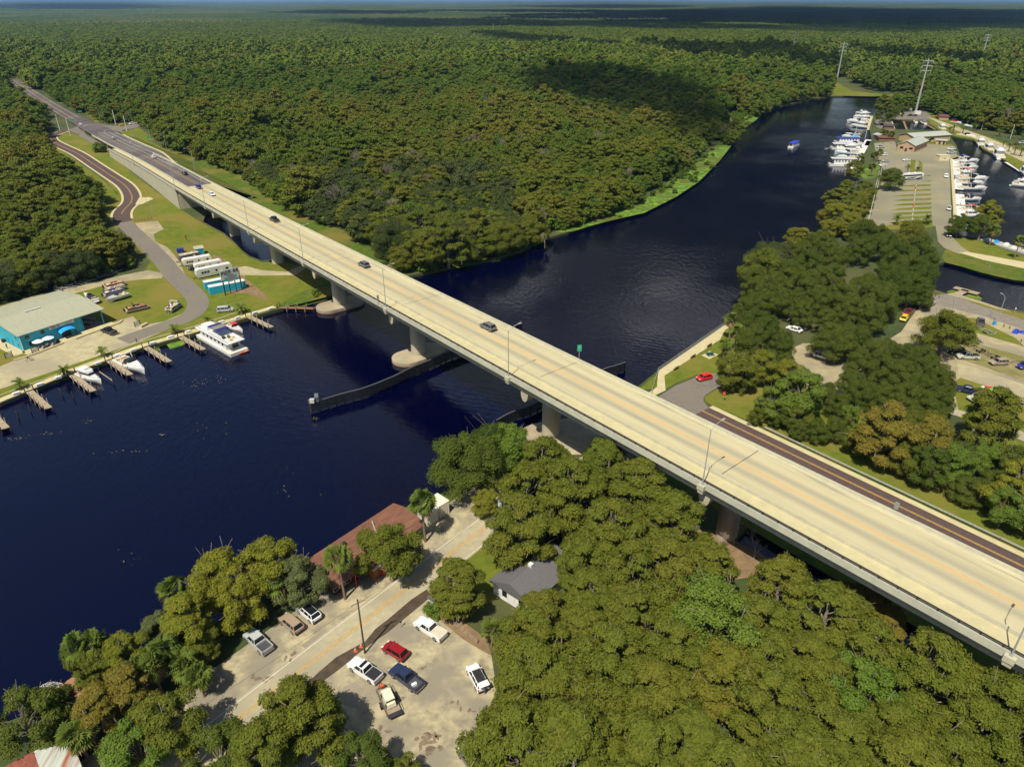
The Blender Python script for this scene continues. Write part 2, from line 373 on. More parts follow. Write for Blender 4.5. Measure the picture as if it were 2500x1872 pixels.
# ---- near road along the river, lots around it
nr = [Vector((-15.0, 93.3, 0)), Vector((-35.2, 68.3, 0))]
nd = (nr[0] - nr[1]).normalized()
near_line = [nr[1] - nd * 40, nr[1], nr[0], nr[0] + nd * 14, nr[0] + nd * 26 + Vector((2, 1.5, 0)), nr[0] + nd * 38 + Vector((7, 3, 0)), nr[0] + nd * 48 + Vector((14, 4, 0))]
near_line = smooth_line(near_line, 8)
ribbon('riverside_road', near_line, -3.3, 3.0, 0.06, M_oldroad)
ribbon('road_marking', near_line[:-12], -0.32, -0.14, 0.075, M_yellow); ribbon('road_marking', near_line[:-12], 0.14, 0.32, 0.075, M_yellow)
ribbon('road_marking', near_line[:-12], 2.45, 2.6, 0.075, M_white); ribbon('road_marking', near_line[16:-12], -2.95, -2.83, 0.075, M_white)
ribbon('apron', near_line[:-14], 2.95, 10.5, 0.035, M_lot)
sheet('parking_lot', [(640, 1720), (745, 1672), (790, 1640), (860, 1588), (905, 1560), (960, 1512), (1040, 1445), (1075, 1490), (1165, 1560), (1200, 1600), (1215, 1700), (1205, 1800), (1215, 1960), (560, 1960), (640, 1800)], 0.03, M_lot)
sheet('muddy_ditch', [(1043, 1438), (1005, 1463), (948, 1511), (916, 1536), (890, 1568), (865, 1580), (821, 1604), (777, 1642), (748, 1668), (777, 1671), (828, 1634), (872, 1597), (905, 1572), (945, 1545), (985, 1512), (1048, 1460)], 0.075, M_mud)
sheet('lawn', [(1150, 1352), (1249, 1276), (1290, 1250), (1330, 1330), (1290, 1400), (1215, 1460), (1150, 1500), (1100, 1560), (1075, 1500), (1060, 1460), (1045, 1445), (1100, 1390)], 0.028, M_grass)
sheet('lawn', [(1600, 1330), (1680, 1315), (1710, 1290), (1760, 1300), (1800, 1322), (1860, 1352), (1900, 1380), (1880, 1400), (1760, 1420), (1640, 1400)], 0.02, M_dirt)
sheet('leaf_litter', [(1065, 1505), (1120, 1510), (1190, 1560), (1200, 1600), (1180, 1590), (1130, 1560)], 0.05, M_dirt)
M_stain = mat('oil_stain', (0.22, 0.17, 0.105), 0.8, col2=(0.11, 0.08, 0.055), scale=1.2, world=True, detail=8)
rs_ = random.Random(12)
for u, v, r, n in ((1045, 1822, 1.0, 9), (1030, 1800, .8, 6), (1060, 1795, .7, 5), (1035, 1626, .55, 3), (1120, 1720, .7, 4), (632, 1657, .9, 4), (706, 1603, .7, 4), (1150, 1740, .5, 2), (935, 1790, .8, 4), (985, 1700, .5, 2), (660, 1690, .6, 3), (560, 1770, .6, 3)):
    b = MB(); c0 = G(u, v)
    for _ in range(n):
        c = c0 + Vector((rs_.gauss(0, r * .7), rs_.gauss(0, r * .7), 0.072 + _ * .001)); a0 = rs_.uniform(0, 6); k = rs_.uniform(.5, 1.6)
        b.poly([c + Vector((r * .55 * rs_.uniform(.45, 1.1) * k * math.cos(a0 + t * .5236), r * .55 * rs_.uniform(.45, 1.1) / k * math.sin(a0 + t * .5236), 0)) for t in range(12)])
    tag(b.build('oil_stain', M_stain), kind='structure')
for q in ([(735, 1575), (785, 1540), (792, 1546), (745, 1582)], [(820, 1690), (880, 1655), (960, 1690), (890, 1735), (840, 1720)]):
    sheet('road_patch', q, 0.071, mat('patch_asphalt', (0.27, 0.235, 0.16), 0.9, world=True, scale=1.0))

# ---- right bank: park, side road, parking, canal roads
sheet('park_lawn', [(1606, 912), (1622, 915), (1700, 862), (1758, 829), (1775, 800), (1830, 830), (1840, 880), (1798, 912), (1700, 915), (1650, 935), (1624, 950), (1605, 950), (1560, 950), (1590, 925)], 0.02, M_grass)
sheet('river_walk', [(1607, 905), (1778, 787), (1812, 765), (1820, 775), (1770, 806), (1758, 829), (1622, 917), (1625, 953), (1585, 972), (1570, 968), (1604, 945)], 0.04, M_walk)
sheet('picnic_pad', [(1712, 868), (1733, 857), (1754, 866), (1732, 877)], 0.045, M_walk)
sheet('side_road', [(1609, 967), (1648, 942), (1698, 922), (1740, 912), (1775, 905), (1860, 880), (1860, 900), (1798, 925), (1745, 950), (1722, 965), (1717, 975), (1720, 985), (1735, 1000), (1745, 1010), (1700, 1030), (1640, 1000)], 0.05, M_asph)
sheet('road_island', [(1722, 968), (1745, 953), (1800, 932), (1900, 900), (2000, 960), (2200, 1080), (2400, 1180), (2560, 1290), (2560, 1400), (2500, 1340), (2142, 1172), (1900, 1062), (1790, 1010), (1745, 992), (1722, 980)], 0.03, M_grass)
def bofs(sx, off):
    """point beside the bridge axis: x on the axis, off metres towards the upstream side"""
    m_, b_ = -1.2277, 150.9; k = math.hypot(m_, 1)
    return Vector((sx - off * m_ / k * -1 * -1, m_ * sx + b_ + off / k, 0))
_a, _b = bofs(19.5, 31.0), bofs(19.5, 37.2)
sheet('side_road', [_b, G(1728, 994), G(1718, 980), G(1716, 966), G(1690, 960), G(1640, 985), G(1660, 1010), _a], 0.055, M_asph, world=True)
fr = [bofs(x, 0) for x in (19.5, 40, 60, 90, 130)]
ribbon('bridge_side_road', [p for p in fr], 31.4, 37.0, 0.065, M_brown)
ribbon('road_marking', fr, 34.45, 34.62, 0.08, M_yellow); ribbon('road_marking', fr, 34.75, 34.92, 0.08, M_yellow)
ribbon('pavement', fr, 37.1, 38.6, 0.13, M_walk)
ribbon('verge', fr, 38.6, 46.0, 0.025, M_rough)
ribbon('verge', fr, 6.0, 31.2, 0.022, M_rough)

sheet('parking_lot', [(1935, 850), (1960, 838), (2010, 838), (2120, 860), (2200, 810), (2235, 760), (2275, 722), (2330, 715), (2500, 770), (2620, 800), (2620, 1110), (2500, 1062), (2330, 1000), (2250, 960), (2150, 940), (2080, 960), (2000, 990), (1900, 975), (1930, 900)], 0.025, M_sand)
sheet('canal_road', [(2275, 722), (2310, 718), (2500, 782), (2620, 826), (2620, 850), (2500, 805), (2400, 772), (2281, 742)], 0.05, mat('worn_asphalt', (0.216, 0.188, 0.148), 0.9, world=True, scale=0.5, col2=(0.168, 0.148, 0.120)))
sheet('lawn', [(2345, 776), (2379, 776), (2480, 826), (2500, 848), (2500, 846), (2361, 806), (2340, 800)], 0.045, M_grass)
sheet('lawn', [(2271, 706), (2308, 719), (2397, 742), (2433, 754), (2500, 766), (2500, 784), (2400, 752), (2310, 722)], 0.047, M_grass)
sheet('weedy_strip', [(2340, 835), (2360, 833), (2500, 870), (2560, 890), (2560, 950), (2500, 932), (2400, 895), (2345, 878)], 0.045, mat('weedy_sand', (0.296, 0.240, 0.124), 0.95, world=True, scale=0.5, detail=9, col2=(0.176, 0.152, 0.060), col3=(0.152, 0.144, 0.040), scale3=0.12))
sheet('sandy_lane', [(2337, 886), (2400, 905), (2500, 939), (2560, 960), (2560, 990), (2500, 968), (2415, 942), (2340, 915)], 0.05, M_gravel)
sheet('lawn', [(2325, 935), (2345, 922), (2415, 945), (2500, 972), (2560, 990), (2560, 1080), (2500, 1055), (2400, 1015), (2340, 1000)], 0.045, M_grass)
sheet('paved_path', [(2300, 990), (2338, 1001), (2500, 1060), (2560, 1080), (2560, 1100), (2500, 1078), (2338, 1016), (2300, 1005)], 0.06, M_oldroad)
sheet('lawn', [(2350, 1022), (2500, 1080), (2560, 1100), (2560, 1200), (2450, 1130), (2380, 1080)], 0.03, M_grass)

# ---- canal bank and marina peninsula
sheet('canal_bank', [(2300, 625), (2307, 641), (2345, 650), (2390, 664), (2434, 675), (2477, 684), (2620, 699), (2620, 668), (2500, 654), (2380, 628), (2340, 612), (2310, 608)], 0.03, M_rough)
sheet('marina_lane', [(2341, 617), (2362, 615), (2500, 640), (2620, 668), (2620, 690), (2500, 656), (2400, 635)], 0.06, M_walk)
sheet('lawn', [(2318, 592), (2340, 580), (2430, 592), (2440, 607), (2500, 626), (2620, 660), (2620, 672), (2500, 641), (2362, 614)], 0.04, M_grass)
sheet('marina_parking', [(2108, 540), (2129, 500), (2151, 452), (2160, 420), (2140, 380), (2134, 350), (2185, 345), (2190, 366), (2228, 372), (2236, 352), (2290, 350), (2318, 352), (2340, 383), (2318, 389), (2322, 519), (2326, 580), (2345, 600), (2366, 615), (2341, 620), (2306, 606), (2290, 590), (2284, 552), (2150, 556)], 0.05, M_marina_lot)
sheet('lawn', [(2104, 545), (2124, 505), (2146, 455), (2151, 452), (2129, 500), (2112, 540)], 0.07, M_grass)
sheet('lawn', [(2151, 552), (2210, 545), (2276, 540), (2278, 556), (2150, 562)], 0.07, M_grass)
for i in range(11):                                                         # grass islands between the parking bays
    t = i / 10; y0 = 427 + 113 * (t ** 0.93); x1 = 2272 + 4 * t; x0 = 2192 - 22 * t
    if i < 2: x0 = 2250
    h = 3.2 + 2.6 * t
    sheet('grass_island', [(x0, y0 + h), (x0 + 22, y0 + 0.5), (x1 - 2, y0 - h * 0.6), (x1, y0), (x1 - 2, y0 + h * 0.6), (x0 + 25, y0 + h * 1.1)], 0.07, M_grass)
sheet('lawn', [(2224, 391), (2236, 391), (2232, 422), (2222, 422)], 0.07, M_grass); sheet('lawn', [(2243, 391), (2252, 398), (2252, 424), (2242, 424)], 0.07, M_grass)
sheet('lawn', [(2240, 345), (2268, 345), (2322, 352), (2332, 358), (2270, 352)], 0.07, M_grass)
sheet('yard', [(2135, 285), (2190, 276), (2240, 272), (2262, 274), (2275, 285), (2265, 293), (2240, 292), (2174, 292), (2184, 319), (2160, 320), (2140, 310)], 0.04, M_asph)
sheet('lawn', [(2262, 276), (2300, 280), (2330, 300), (2360, 320), (2400, 330), (2500, 365), (2620, 410), (2620, 460), (2510, 430), (2458, 394), (2401, 365), (2376, 341), (2338, 335), (2300, 322), (2270, 300)], 0.03, M_grass)
sheet('sandy_lane', [(2262, 285), (2300, 297), (2330, 308), (2400, 332), (2500, 372), (2620, 420), (2620, 440), (2500, 396), (2420, 358), (2350, 325), (2300, 305)], 0.05, M_gravel)
sheet('lawn', [(2122, 410), (2140, 395), (2150, 405), (2140, 432), (2112, 440), (2092, 418)], 0.045, M_lily)
sheet('lawn', [(2030, 234), (2040, 200), (2080, 222), (2132, 228), (2226, 235), (2129, 236)], 0.03, M_grass)

# ---- floating weed along the far bank
LILY = []
def lily(pts, z=None):
    on = z is None and pts[0][1] < 640 and len(pts) > 6; z = (0.035 if on else ZW + 0.06); LILY.append(pts) if on else None
    return tag(MB().poly(px(pts, z)).build('water_weed', M_lily), kind='structure')
lily([(1360, 568), (1399, 565), (1440, 552), (1489, 539), (1573, 520), (1652, 480), (1706, 444), (1757, 393), (1784, 358), (1795, 335), (1760, 340), (1735, 370), (1690, 400), (1650, 430), (1600, 470), (1560, 495), (1500, 515), (1450, 530), (1380, 550), (1350, 560)])
lily([(1775, 285), (1810, 268), (1840, 266), (1853, 275), (1850, 290), (1830, 305), (1800, 318), (1770, 322), (1760, 310), (1800, 300)])
lily([(1165, 634), (1200, 630), (1225, 630), (1220, 638), (1190, 640), (1165, 638)]); lily([(1235, 617), (1262, 612), (1280, 611), (1262, 618), (1240, 622)])
lily([(690, 755), (740, 741), (785, 730), (812, 720), (812, 727), (780, 738), (735, 748), (700, 758)])
lily([(405, 838), (430, 830), (450, 830), (453, 838), (440, 846), (415, 852)]); lily([(378, 850), (388, 847), (392, 854), (385, 858), (378, 856)]); lily([(476, 831), (490, 826), (503, 824), (502, 830), (485, 833)])
lily([(2310, 712), (2330, 706), (2345, 705), (2335, 714), (2318, 718)]); lily([(2352, 722), (2378, 716), (2398, 728), (2392, 740), (2360, 730)])
lily([(2083, 420), (2112, 428), (2118, 432), (2080, 428)])
# ------------------------------------------------------------------ bridge
ZP = [(-700, 0.3), (-480, 0.4), (-408, 0.5), (-340, 1.0), (-272, 3.0), (-210, 6.3), (-156, 9.4), (-119, 12.0), (-88, 13.7), (-58, 14.9), (-26, 15.9), (8, 16.4), (40, 16.4), (67, 16.2), (110, 15.2), (200, 12)]
def zprof(x):
    xs = [p[0] for p in ZP]; z = np.interp(x, xs, [p[1] for p in ZP])
    return float(np.mean([np.interp(x + d, xs, [p[1] for p in ZP]) for d in np.linspace(-22, 22, 9)]))
def centre_at(u, v):
    z = 10.0
    for _ in range(60): p = G(u, v, z); z = 0.5 * z + 0.5 * zprof(p.x)
    return G(u, v, z)
orange_px = [(45, 205), (80, 228), (117, 256), (152, 277), (188, 293), (206, 303), (243, 329), (269, 342), (301, 357), (402, 407), (484, 451), (600, 510), (726, 576), (859, 643), (932, 686), (1098, 773), (1200, 824), (1459, 952), (1542, 1000), (1719, 1085), (1900, 1181), (1990, 1221), (2167, 1313), (2370, 1414), (2500, 1478)]
cp = [centre_at(*p) for p in orange_px]
cx_ = np.array([p.x for p in cp]); cy_ = np.array([p.y for p in cp])
def cyf(x):
    near = np.polyval(CF_N, x); far = np.polyval(CF_F, x); t = min(max((x + 260) / 120, 0), 1); t = t * t * (3 - 2 * t)
    return far * (1 - t) + near * t
CF_N = np.polyfit(cx_[9:], cy_[9:], 2); CF_F = np.polyfit(cx_[:12], cy_[:12], 3)
xs_ = np.concatenate([np.arange(-620, -160, 6.0), np.arange(-160, 150.1, 2.5)])
CL = [Vector((x, cyf(x), 0)) for x in xs_]
for p in CL: p.z = zprof(p.x)
def nrm(i):                     # unit vector towards the pavement side (off > 0)
    a, b = CL[max(i - 1, 0)], CL[min(i + 1, len(CL) - 1)]
    t = Vector((b.x - a.x, b.y - a.y, 0)).normalized(); return Vector((t.y, -t.x, 0)), t
NR = [nrm(i) for i in range(len(CL))]
def bp_(i, off, dz=0.0): return CL[i] + NR[i][0] * off + Vector((0, 0, dz))
def idx(x): return int(np.argmin(np.abs(xs_ - x)))
def near_idx(u, v, off=0.0, dz=0.0):
    return min(range(len(CL)), key=lambda i: (lambda q: (q[0] - u) ** 2 + (q[1] - v) ** 2)(proj(bp_(i, off, dz))))
I_J = near_idx(484, 451)                      # asphalt joint
I_AB = near_idx(440, 470, 10.5, 0.9)          # abutment
I_AB = min(I_AB, I_J)
I_W0 = near_idx(262, 364, 10.3, 0.5)          # start of the retaining wall
I_X = near_idx(206, 303)                      # road junction
I_E = len(CL) - 1
def bstrip(mb, i0, i1, o0, z0, o1, z1, step=1):
    I = list(range(i0, i1 + 1, step))
    mb.strip([bp_(i, o1, z1) for i in I], [bp_(i, o0, z0) for i in I])
def bbeam(mb, i0, i1, prof, step=1):
    """closed profile [(off, dz)] swept along the bridge"""
    mb.loft([[bp_(i, o, z) for o, z in prof] for i in range(i0, i1 + 1, step)])
def rect(a, b, z0, z1): return [(a, z0), (b, z0), (b, z1), (a, z1)]

M_deck, N, L, P = new_mat('bridge_deck_concrete')
P.inputs['Roughness'].default_value = 0.8; P.inputs['Specular IOR Level'].default_value = 0.25
at_ = N.new('ShaderNodeUVMap'); at_.uv_map = 'UVMap'
sx = N.new('ShaderNodeSeparateXYZ'); L.new(at_.outputs[0], sx.inputs[0])
mp = N.new('ShaderNodeMapping'); mp.inputs['Scale'].default_value = (0.03, 0.22, 1); L.new(at_.outputs[0], mp.inputs[0])
nz = N.new('ShaderNodeTexNoise'); nz.inputs['Scale'].default_value = 1.0; nz.inputs['Detail'].default_value = 7; nz.inputs['Roughness'].default_value = 0.65; L.new(mp.outputs[0], nz.inputs['Vector'])
# wheel tracks: darker where tyres run (offsets +-1, +-2.7 m)
ab = N.new('ShaderNodeMath'); ab.operation = 'ABSOLUTE'; L.new(sx.outputs[1], ab.inputs[0])
sb = N.new('ShaderNodeMath'); sb.operation = 'SUBTRACT'; L.new(ab.outputs[0], sb.inputs[0]); sb.inputs[1].default_value = 1.85
ab2 = N.new('ShaderNodeMath'); ab2.operation = 'ABSOLUTE'; L.new(sb.outputs[0], ab2.inputs[0])
s2 = N.new('ShaderNodeMath'); s2.operation = 'SUBTRACT'; L.new(ab2.outputs[0], s2.inputs[0]); s2.inputs[1].default_value = 0.55
ab3 = N.new('ShaderNodeMath'); ab3.operation = 'ABSOLUTE'; L.new(s2.outputs[0], ab3.inputs[0])
mr = N.new('ShaderNodeMapRange'); mr.inputs[1].default_value, mr.inputs[2].default_value, mr.inputs[3].default_value, mr.inputs[4].default_value = 0.1, 1.35, 1.15, 0.0; L.new(ab2.outputs[0], mr.inputs[0])
tk = N.new('ShaderNodeMath'); tk.operation = 'MULTIPLY'; L.new(mr.outputs[0], tk.inputs[0]); L.new(nz.outputs[0], tk.inputs[1])
c1 = N.new('ShaderNodeValToRGB'); c1.color_ramp.elements[0].position, c1.color_ramp.elements[1].position = 0.3, 0.62
c1.color_ramp.elements[0].color, c1.color_ramp.elements[1].color = (0.37, 0.335, 0.21, 1), (0.475, 0.425, 0.25, 1); L.new(nz.outputs[0], c1.inputs[0])
mx = N.new('ShaderNodeMix'); mx.data_type = 'RGBA'; L.new(tk.outputs[0], mx.inputs[0]); L.new(c1.outputs[0], mx.inputs[6]); mx.inputs[7].default_value = (0.23, 0.212, 0.155, 1)
# oil and dirt streaks gathered along the upstream shoulder
mp2 = N.new('ShaderNodeMapping'); mp2.inputs['Scale'].default_value = (0.06, 1.6, 1); L.new(at_.outputs[0], mp2.inputs[0])
nz2 = N.new('ShaderNodeTexNoise'); nz2.inputs['Scale'].default_value = 1.0; nz2.inputs['Detail'].default_value = 8; L.new(mp2.outputs[0], nz2.inputs['Vector'])
r2 = N.new('ShaderNodeMapRange'); r2.inputs[1].default_value, r2.inputs[2].default_value = 0.53, 0.66; L.new(nz2.outputs[0], r2.inputs[0])
sh = N.new('ShaderNodeMapRange'); sh.inputs[1].default_value, sh.inputs[2].default_value, sh.inputs[3].default_value, sh.inputs[4].default_value = -3.6, -4.6, 0.03, 0.6; L.new(sx.outputs[1], sh.inputs[0])
m3 = N.new('ShaderNodeMath'); m3.operation = 'MULTIPLY'; L.new(r2.outputs[0], m3.inputs[0]); L.new(sh.outputs[0], m3.inputs[1])
mx2 = N.new('ShaderNodeMix'); mx2.data_type = 'RGBA'; L.new(m3.outputs[0], mx2.inputs[0]); L.new(mx.outputs[2], mx2.inputs[6]); mx2.inputs[7].default_value = (0.17, 0.165, 0.14, 1)
L.new(mx2.outputs[2], P.inputs['Base Color'])
M_par = mat('parapet_concrete', (0.476, 0.443, 0.303), 0.8, col2=(0.385, 0.369, 0.271), scale=0.5, world=True, detail=8, spec=0.2)
M_mint = mat('fascia_concrete', (0.410, 0.398, 0.295), 0.8, col2=(0.320, 0.320, 0.246), scale=0.4, world=True, detail=9, spec=0.2)
M_girder = mat('girder_concrete', (0.459, 0.418, 0.279), 0.8, col2=(0.353, 0.320, 0.221), scale=0.5, world=True, detail=8, spec=0.2)
M_pier = mat('pier_concrete', (0.426, 0.385, 0.271), 0.85, col2=(0.328, 0.295, 0.213), scale=0.35, world=True, detail=8, spec=0.2, stretch=(1, 1, 0.35))
M_foot = mat('footing_concrete', (0.410, 0.344, 0.221), 0.85, col2=(0.295, 0.254, 0.172), scale=0.25, world=True, detail=8, col3=(0.271, 0.221, 0.156), scale3=0.12, spec=0.2)

bridge = thing('road_bridge', 'long pale concrete road bridge crossing the river diagonally on round piers', 'bridge', (0, 0, 0))
# deck (with UVs along and across)
mb = MB(); bstrip(mb, I_J, I_E, -6.1, 0, 6.1, 0); deck = mb.build('deck', M_deck, bridge)
uv = deck.data.uv_layers.new(name='UVMap'); dist = [0.0]
for a, b in zip(CL, CL[1:]): dist.append(dist[-1] + (b - a).length)
nI = I_E - I_J + 1
for lp in deck.data.loops:
    k = lp.vertex_index; uv.data[lp.index].uv = (dist[I_J + k % nI], 6.1 if k < nI else -6.1)
mb = MB(); bbeam(mb, I_AB, I_E, rect(-6.35, 10.55, -0.32, -0.02)); mb.build('slab', M_girder, bridge)
mb = MB(); bbeam(mb, I_W0 + 4, I_E, [(-6.4, -0.3), (-6.0, -0.02), (-6.12, 0.25), (-6.2, 0.82), (-6.4, 0.82)]); mb.build('parapet', M_par, bridge)
mb = MB(); bbeam(mb, I_W0 - 8, I_E, [(6.05, -0.02), (6.45, -0.02), (6.4, 0.8), (6.2, 0.8), (6.15, 0.25)]); mb.build('parapet', M_par, bridge)
mb = MB(); bstrip(mb, I_W0, I_E, 6.44, 0.12, 10.22, 0.12); mb.build('walkway', mat('walkway_concrete', (0.492, 0.435, 0.238), 0.85, world=True, scale=0.5, col2=(0.410, 0.369, 0.213), detail=8), bridge)
mb = MB(); bbeam(mb, I_W0, I_E, [(10.2, -0.02), (10.45, -0.35), (10.75, -0.35), (10.6, 0.72), (10.2, 0.72)]); mb.build('parapet', M_mint, bridge)
# girders: bottom flange, web, top flange
for k, off in enumerate((-5.2, -2.1, 1.0, 4.1, 6.9, 9.0)):
    mb = MB(); bbeam(mb, I_AB, I_E, [(off - 0.5, -2.35), (off + 0.5, -2.35), (off + 0.5, -2.0), (off + 0.12, -1.75), (off + 0.12, -0.75), (off + 0.45, -0.6), (off + 0.45, -0.33), (off - 0.45, -0.33), (off - 0.45, -0.6), (off - 0.12, -0.75), (off - 0.12, -1.75), (off - 0.5, -2.0)], 1)
    mb.build('girder', M_girder, bridge)
# railing with posts on the outer parapet
mb = MB(); bbeam(mb, I_W0, I_E, rect(10.3, 10.48, 1.1, 1.24)); bbeam(mb, I_W0, I_E, rect(10.34, 10.43, 0.88, 0.96))
acc = 0.0; last = -9
for i in range(I_W0, I_E):
    seg = (CL[i + 1] - CL[i]).length; n_ = 0
    while acc < seg:
        t = acc / seg; p = bp_(i, 10.38).lerp(bp_(i + 1, 10.38), t); mb.box((p.x, p.y, p.z + 0.92), (0.17, 0.17, 0.55), 0.0); acc += 2.6
    acc -= seg
mb.build('railing', M_dark, bridge)
for a, b in ((-0.36, -0.2), (0.2, 0.36)):
    mb = MB(); bstrip(mb, I_J, I_E, a, 0.012, b, 0.012); mb.build('lane_marking', M_orange, bridge)
# piers
pier_px = [(572, 570, 0), (681, 645, 0), (826, 745, -1.0), (1025, 872, -1.0), (1331, 1053, 0), (1763, 1300, 0)]
PIERS = []
for k, (u, v, z) in enumerate(pier_px):
    p = G(u, v, z); i = min(range(len(CL)), key=lambda j: (CL[j].xy - p.xy).length); PIERS.append(i)
    n, t = NR[i]; p = bp_(i, max(-1.0, min(2.0, (p - CL[i]).dot(n)))); p.z = z; zt = CL[i].z
    mb = MB(); q = Vector((p.x, p.y, zt - 4.1))
    secs = []
    for zz in (p.z - 1.5, zt - 4.0):
        ring = []
        for j in range(28):
            a_ = 2 * math.pi * j / 28; c_, s__ = math.cos(a_), math.sin(a_)
            o = n * (1.75 * c_ + (0.45 if c_ > 0 else -0.45)) + t * (1.75 * s__); ring.append((p.x + o.x, p.y + o.y, zz))
        secs.append(ring)
    mb.loft(secs); mb.build('column', M_pier, bridge)
    # hammerhead cap: flat top, rounded belly
    prof = [(1.15 * math.cos(a_), -2.15 * math.sin(a_)) for a_ in np.linspace(0, math.pi, 12)]
    mb = MB(); secs = []
    for o in (-5.6, 9.6):
        secs.append([tuple(CL[i] + n * o + t * pr[0] + Vector((0, 0, -2.4 + pr[1]))) for pr in prof])
    mb.loft(secs); mb.build('pier_cap', M_girder, bridge)
    mb = MB()
    c_ = bp_(i, 2, -2.37); mb.box(tuple(c_), (15.0, 0.7, 0.1), math.atan2(n.y, n.x)); mb.build('bearing_strip', M_dark, bridge)
    # joint across the deck
    mb = MB(); a0, a1 = bp_(i, -6.05, 0.006), bp_(i, 6.05, 0.006); mb.quad(a0 - t * 0.07, a0 + t * 0.07, a1 + t * 0.07, a1 - t * 0.07); mb.build('expansion_joint', M_dark, bridge)
    if k in (2, 3):
        ring = [(math.cos(a_), math.sin(a_)) for a_ in np.linspace(0, 2 * math.pi, 40, endpoint=False)]
        def fr_(sc, z): return [(p.x + n.x * (4.3 * sc * c + (3.9 if c >= 0 else -3.9)) + t.x * 4.3 * sc * s, p.y + n.y * (4.3 * sc * c + (3.9 if c >= 0 else -3.9)) + t.y * 4.3 * sc * s, z) for c, s in ring]
        mb = MB(); mb.loft([fr_(1, -3), fr_(1, 0.15), fr_(0.985, 0.25)]); mb.build('footing', M_foot, bridge)
        mb = MB(); mb.loft([fr_(1.004, -1.3), fr_(1.004, -0.72)], cap=False); mb.build('tide_stain', mat('waterline_stain', (0.16, 0.085, 0.05), 0.8), bridge)
# abutment wall below the deck end, far-left
mb = MB(); n, t = NR[I_AB]
a, b = bp_(I_AB, -6.3), bp_(I_AB, 10.5); mb.loft([[(q.x, q.y, -1), (q.x, q.y, CL[I_AB].z - 0.35), (q.x - t.x * 1.5, q.y - t.y * 1.5, CL[I_AB].z - 0.35), (q.x - t.x * 1.5, q.y - t.y * 1.5, -1)] for q in (a, b)]); mb.build('abutment', M_pier, bridge, fix=True)

# pads under the piers on the near bank
sheet('concrete_pad', [(1273, 1047), (1300, 1035), (1420, 1015), (1470, 1060), (1420, 1110), (1330, 1110), (1295, 1085)], 0.06, M_foot)
sheet('canopy_dirt', [(1470, 1060), (1530, 1030), (1640, 1100), (1560, 1150), (1480, 1120)], 0.04, M_dirt)  # bare dirt around the curved canopy

# ---- approach on a filled embankment: asphalt, kerb walk, retaining wall, grass slope
def widen(i):                                   # extra turning lane on the upstream side
    t = (i - I_X) / max(1, (I_J - I_X)); 
    return 5.5 if t < 0.55 else (5.5 - 5.3 * min(1, (t - 0.55) / 0.16))
I = list(range(0, I_J + 1))
mb = MB(); mb.strip([bp_(i, 5.6 if i > I_X else 5.0, 0.07) for i in I], [bp_(i, -6.0 - (widen(i) if i >= I_X else 3.0 * max(0, 1 - (I_X - i) / 14)), 0.07) for i in I])
tag(mb.build('approach_road', mat('approach_asphalt', (0.097, 0.080, 0.075), 0.85, world=True, scale=0.7, col2=(0.074, 0.061, 0.059), col3=(0.123, 0.107, 0.097), scale3=0.03)), kind='structure')
def mark(i0, i1, o0, o1, m, z=0.09, dash=0):
    mb = MB()
    if not dash: bstrip(mb, i0, i1, o0, z, o1, z)
    else:
        for i in range(i0, i1, dash): bstrip(mb, i, min(i + 1, i1), o0, z, o1, z)
    tag(mb.build('road_marking', m), kind='structure')
IM = (I_X + 8 + I_J) // 2
mark(I_X + 6, I_J, 5.0, 5.2, M_white); mark(0, I_X - 5, 4.3, 4.5, M_white); mark(0, I_X - 5, -5.4, -5.2, M_white)
mark(0, I_X - 4, -0.3, -0.1, M_yellow); mark(0, I_X - 4, 0.1, 0.3, M_yellow)
mark(I_X + 6, I_J, 0.25, 0.45, M_yellow); mark(IM - 2, I_J, -0.9, -0.7, M_yellow)
mark(I_X + 6, IM + 4, -3.4, -3.2, M_white); mark(I_X + 6, IM + 2, -7.1, -6.9, M_white); mark(IM + 2, I_J, -4.5, -4.3, M_white); mark(I_X + 6, IM, -10.9, -10.7, M_white)
mb = MB()
for i in range(IM - 1, I_J - 4, 2):
    a, b = bp_(i, -0.8, 0.1), bp_(i + 1, 0.35, 0.1); t = NR[i][1]; mb.quad(a, a + t * 0.5, b + t * 0.5, b)
tag(mb.build('road_marking', M_yellow), kind='structure')
mb = MB(); a_, c_ = bp_(I_X + 6, -7.0, .1), bp_(I_X + 6, .2, .1); t_ = NR[I_X + 6][1]; mb.quad(a_, a_ + t_ * .8, c_ + t_ * .8, c_); tag(mb.build('road_marking', M_white), kind='structure')
# junction side arm and pavement strips
sheet('junction_arm', [(225, 300), (262, 306), (300, 309), (335, 300), (345, 303), (336, 312), (300, 318), (296, 323), (270, 318), (230, 312)], 0.075, M_asph)
sheet('junction_arm', [(165, 318), (190, 309), (205, 318), (210, 330), (190, 328)], 0.08, M_asph)
sheet('slip_path', [(190, 330), (205, 327), (240, 346), (265, 362), (258, 366), (225, 350)], 0.07, M_asph)
I2 = list(range(I_X + 8, I_AB + 1))
mb = MB(); bstrip(mb, I_W0, I_J, 5.6, 0.1, 6.1, 0.1); tag(mb.build('kerb', M_walk), kind='structure')
mb = MB(); bstrip(mb, I_AB - 1, I_J, 5.6, 0.06, 10.3, 0.06); bstrip(mb, I_AB - 1, I_J, -6.1, -0.02, 5.6, -0.02); tag(mb.build('pavement', M_walk), kind='structure')
mb = MB()
mb.strip([bp_(i, -6.3 - widen(i) - 0.4, 0.02) for i in I2], [Vector((bp_(i, -6.7 - widen(i) - CL[i].z * 1.6 - 4).x, bp_(i, -6.7 - widen(i) - CL[i].z * 1.6 - 4).y, 0.0)) for i in I2])
tag(mb.build('embankment', M_rough), kind='structure')
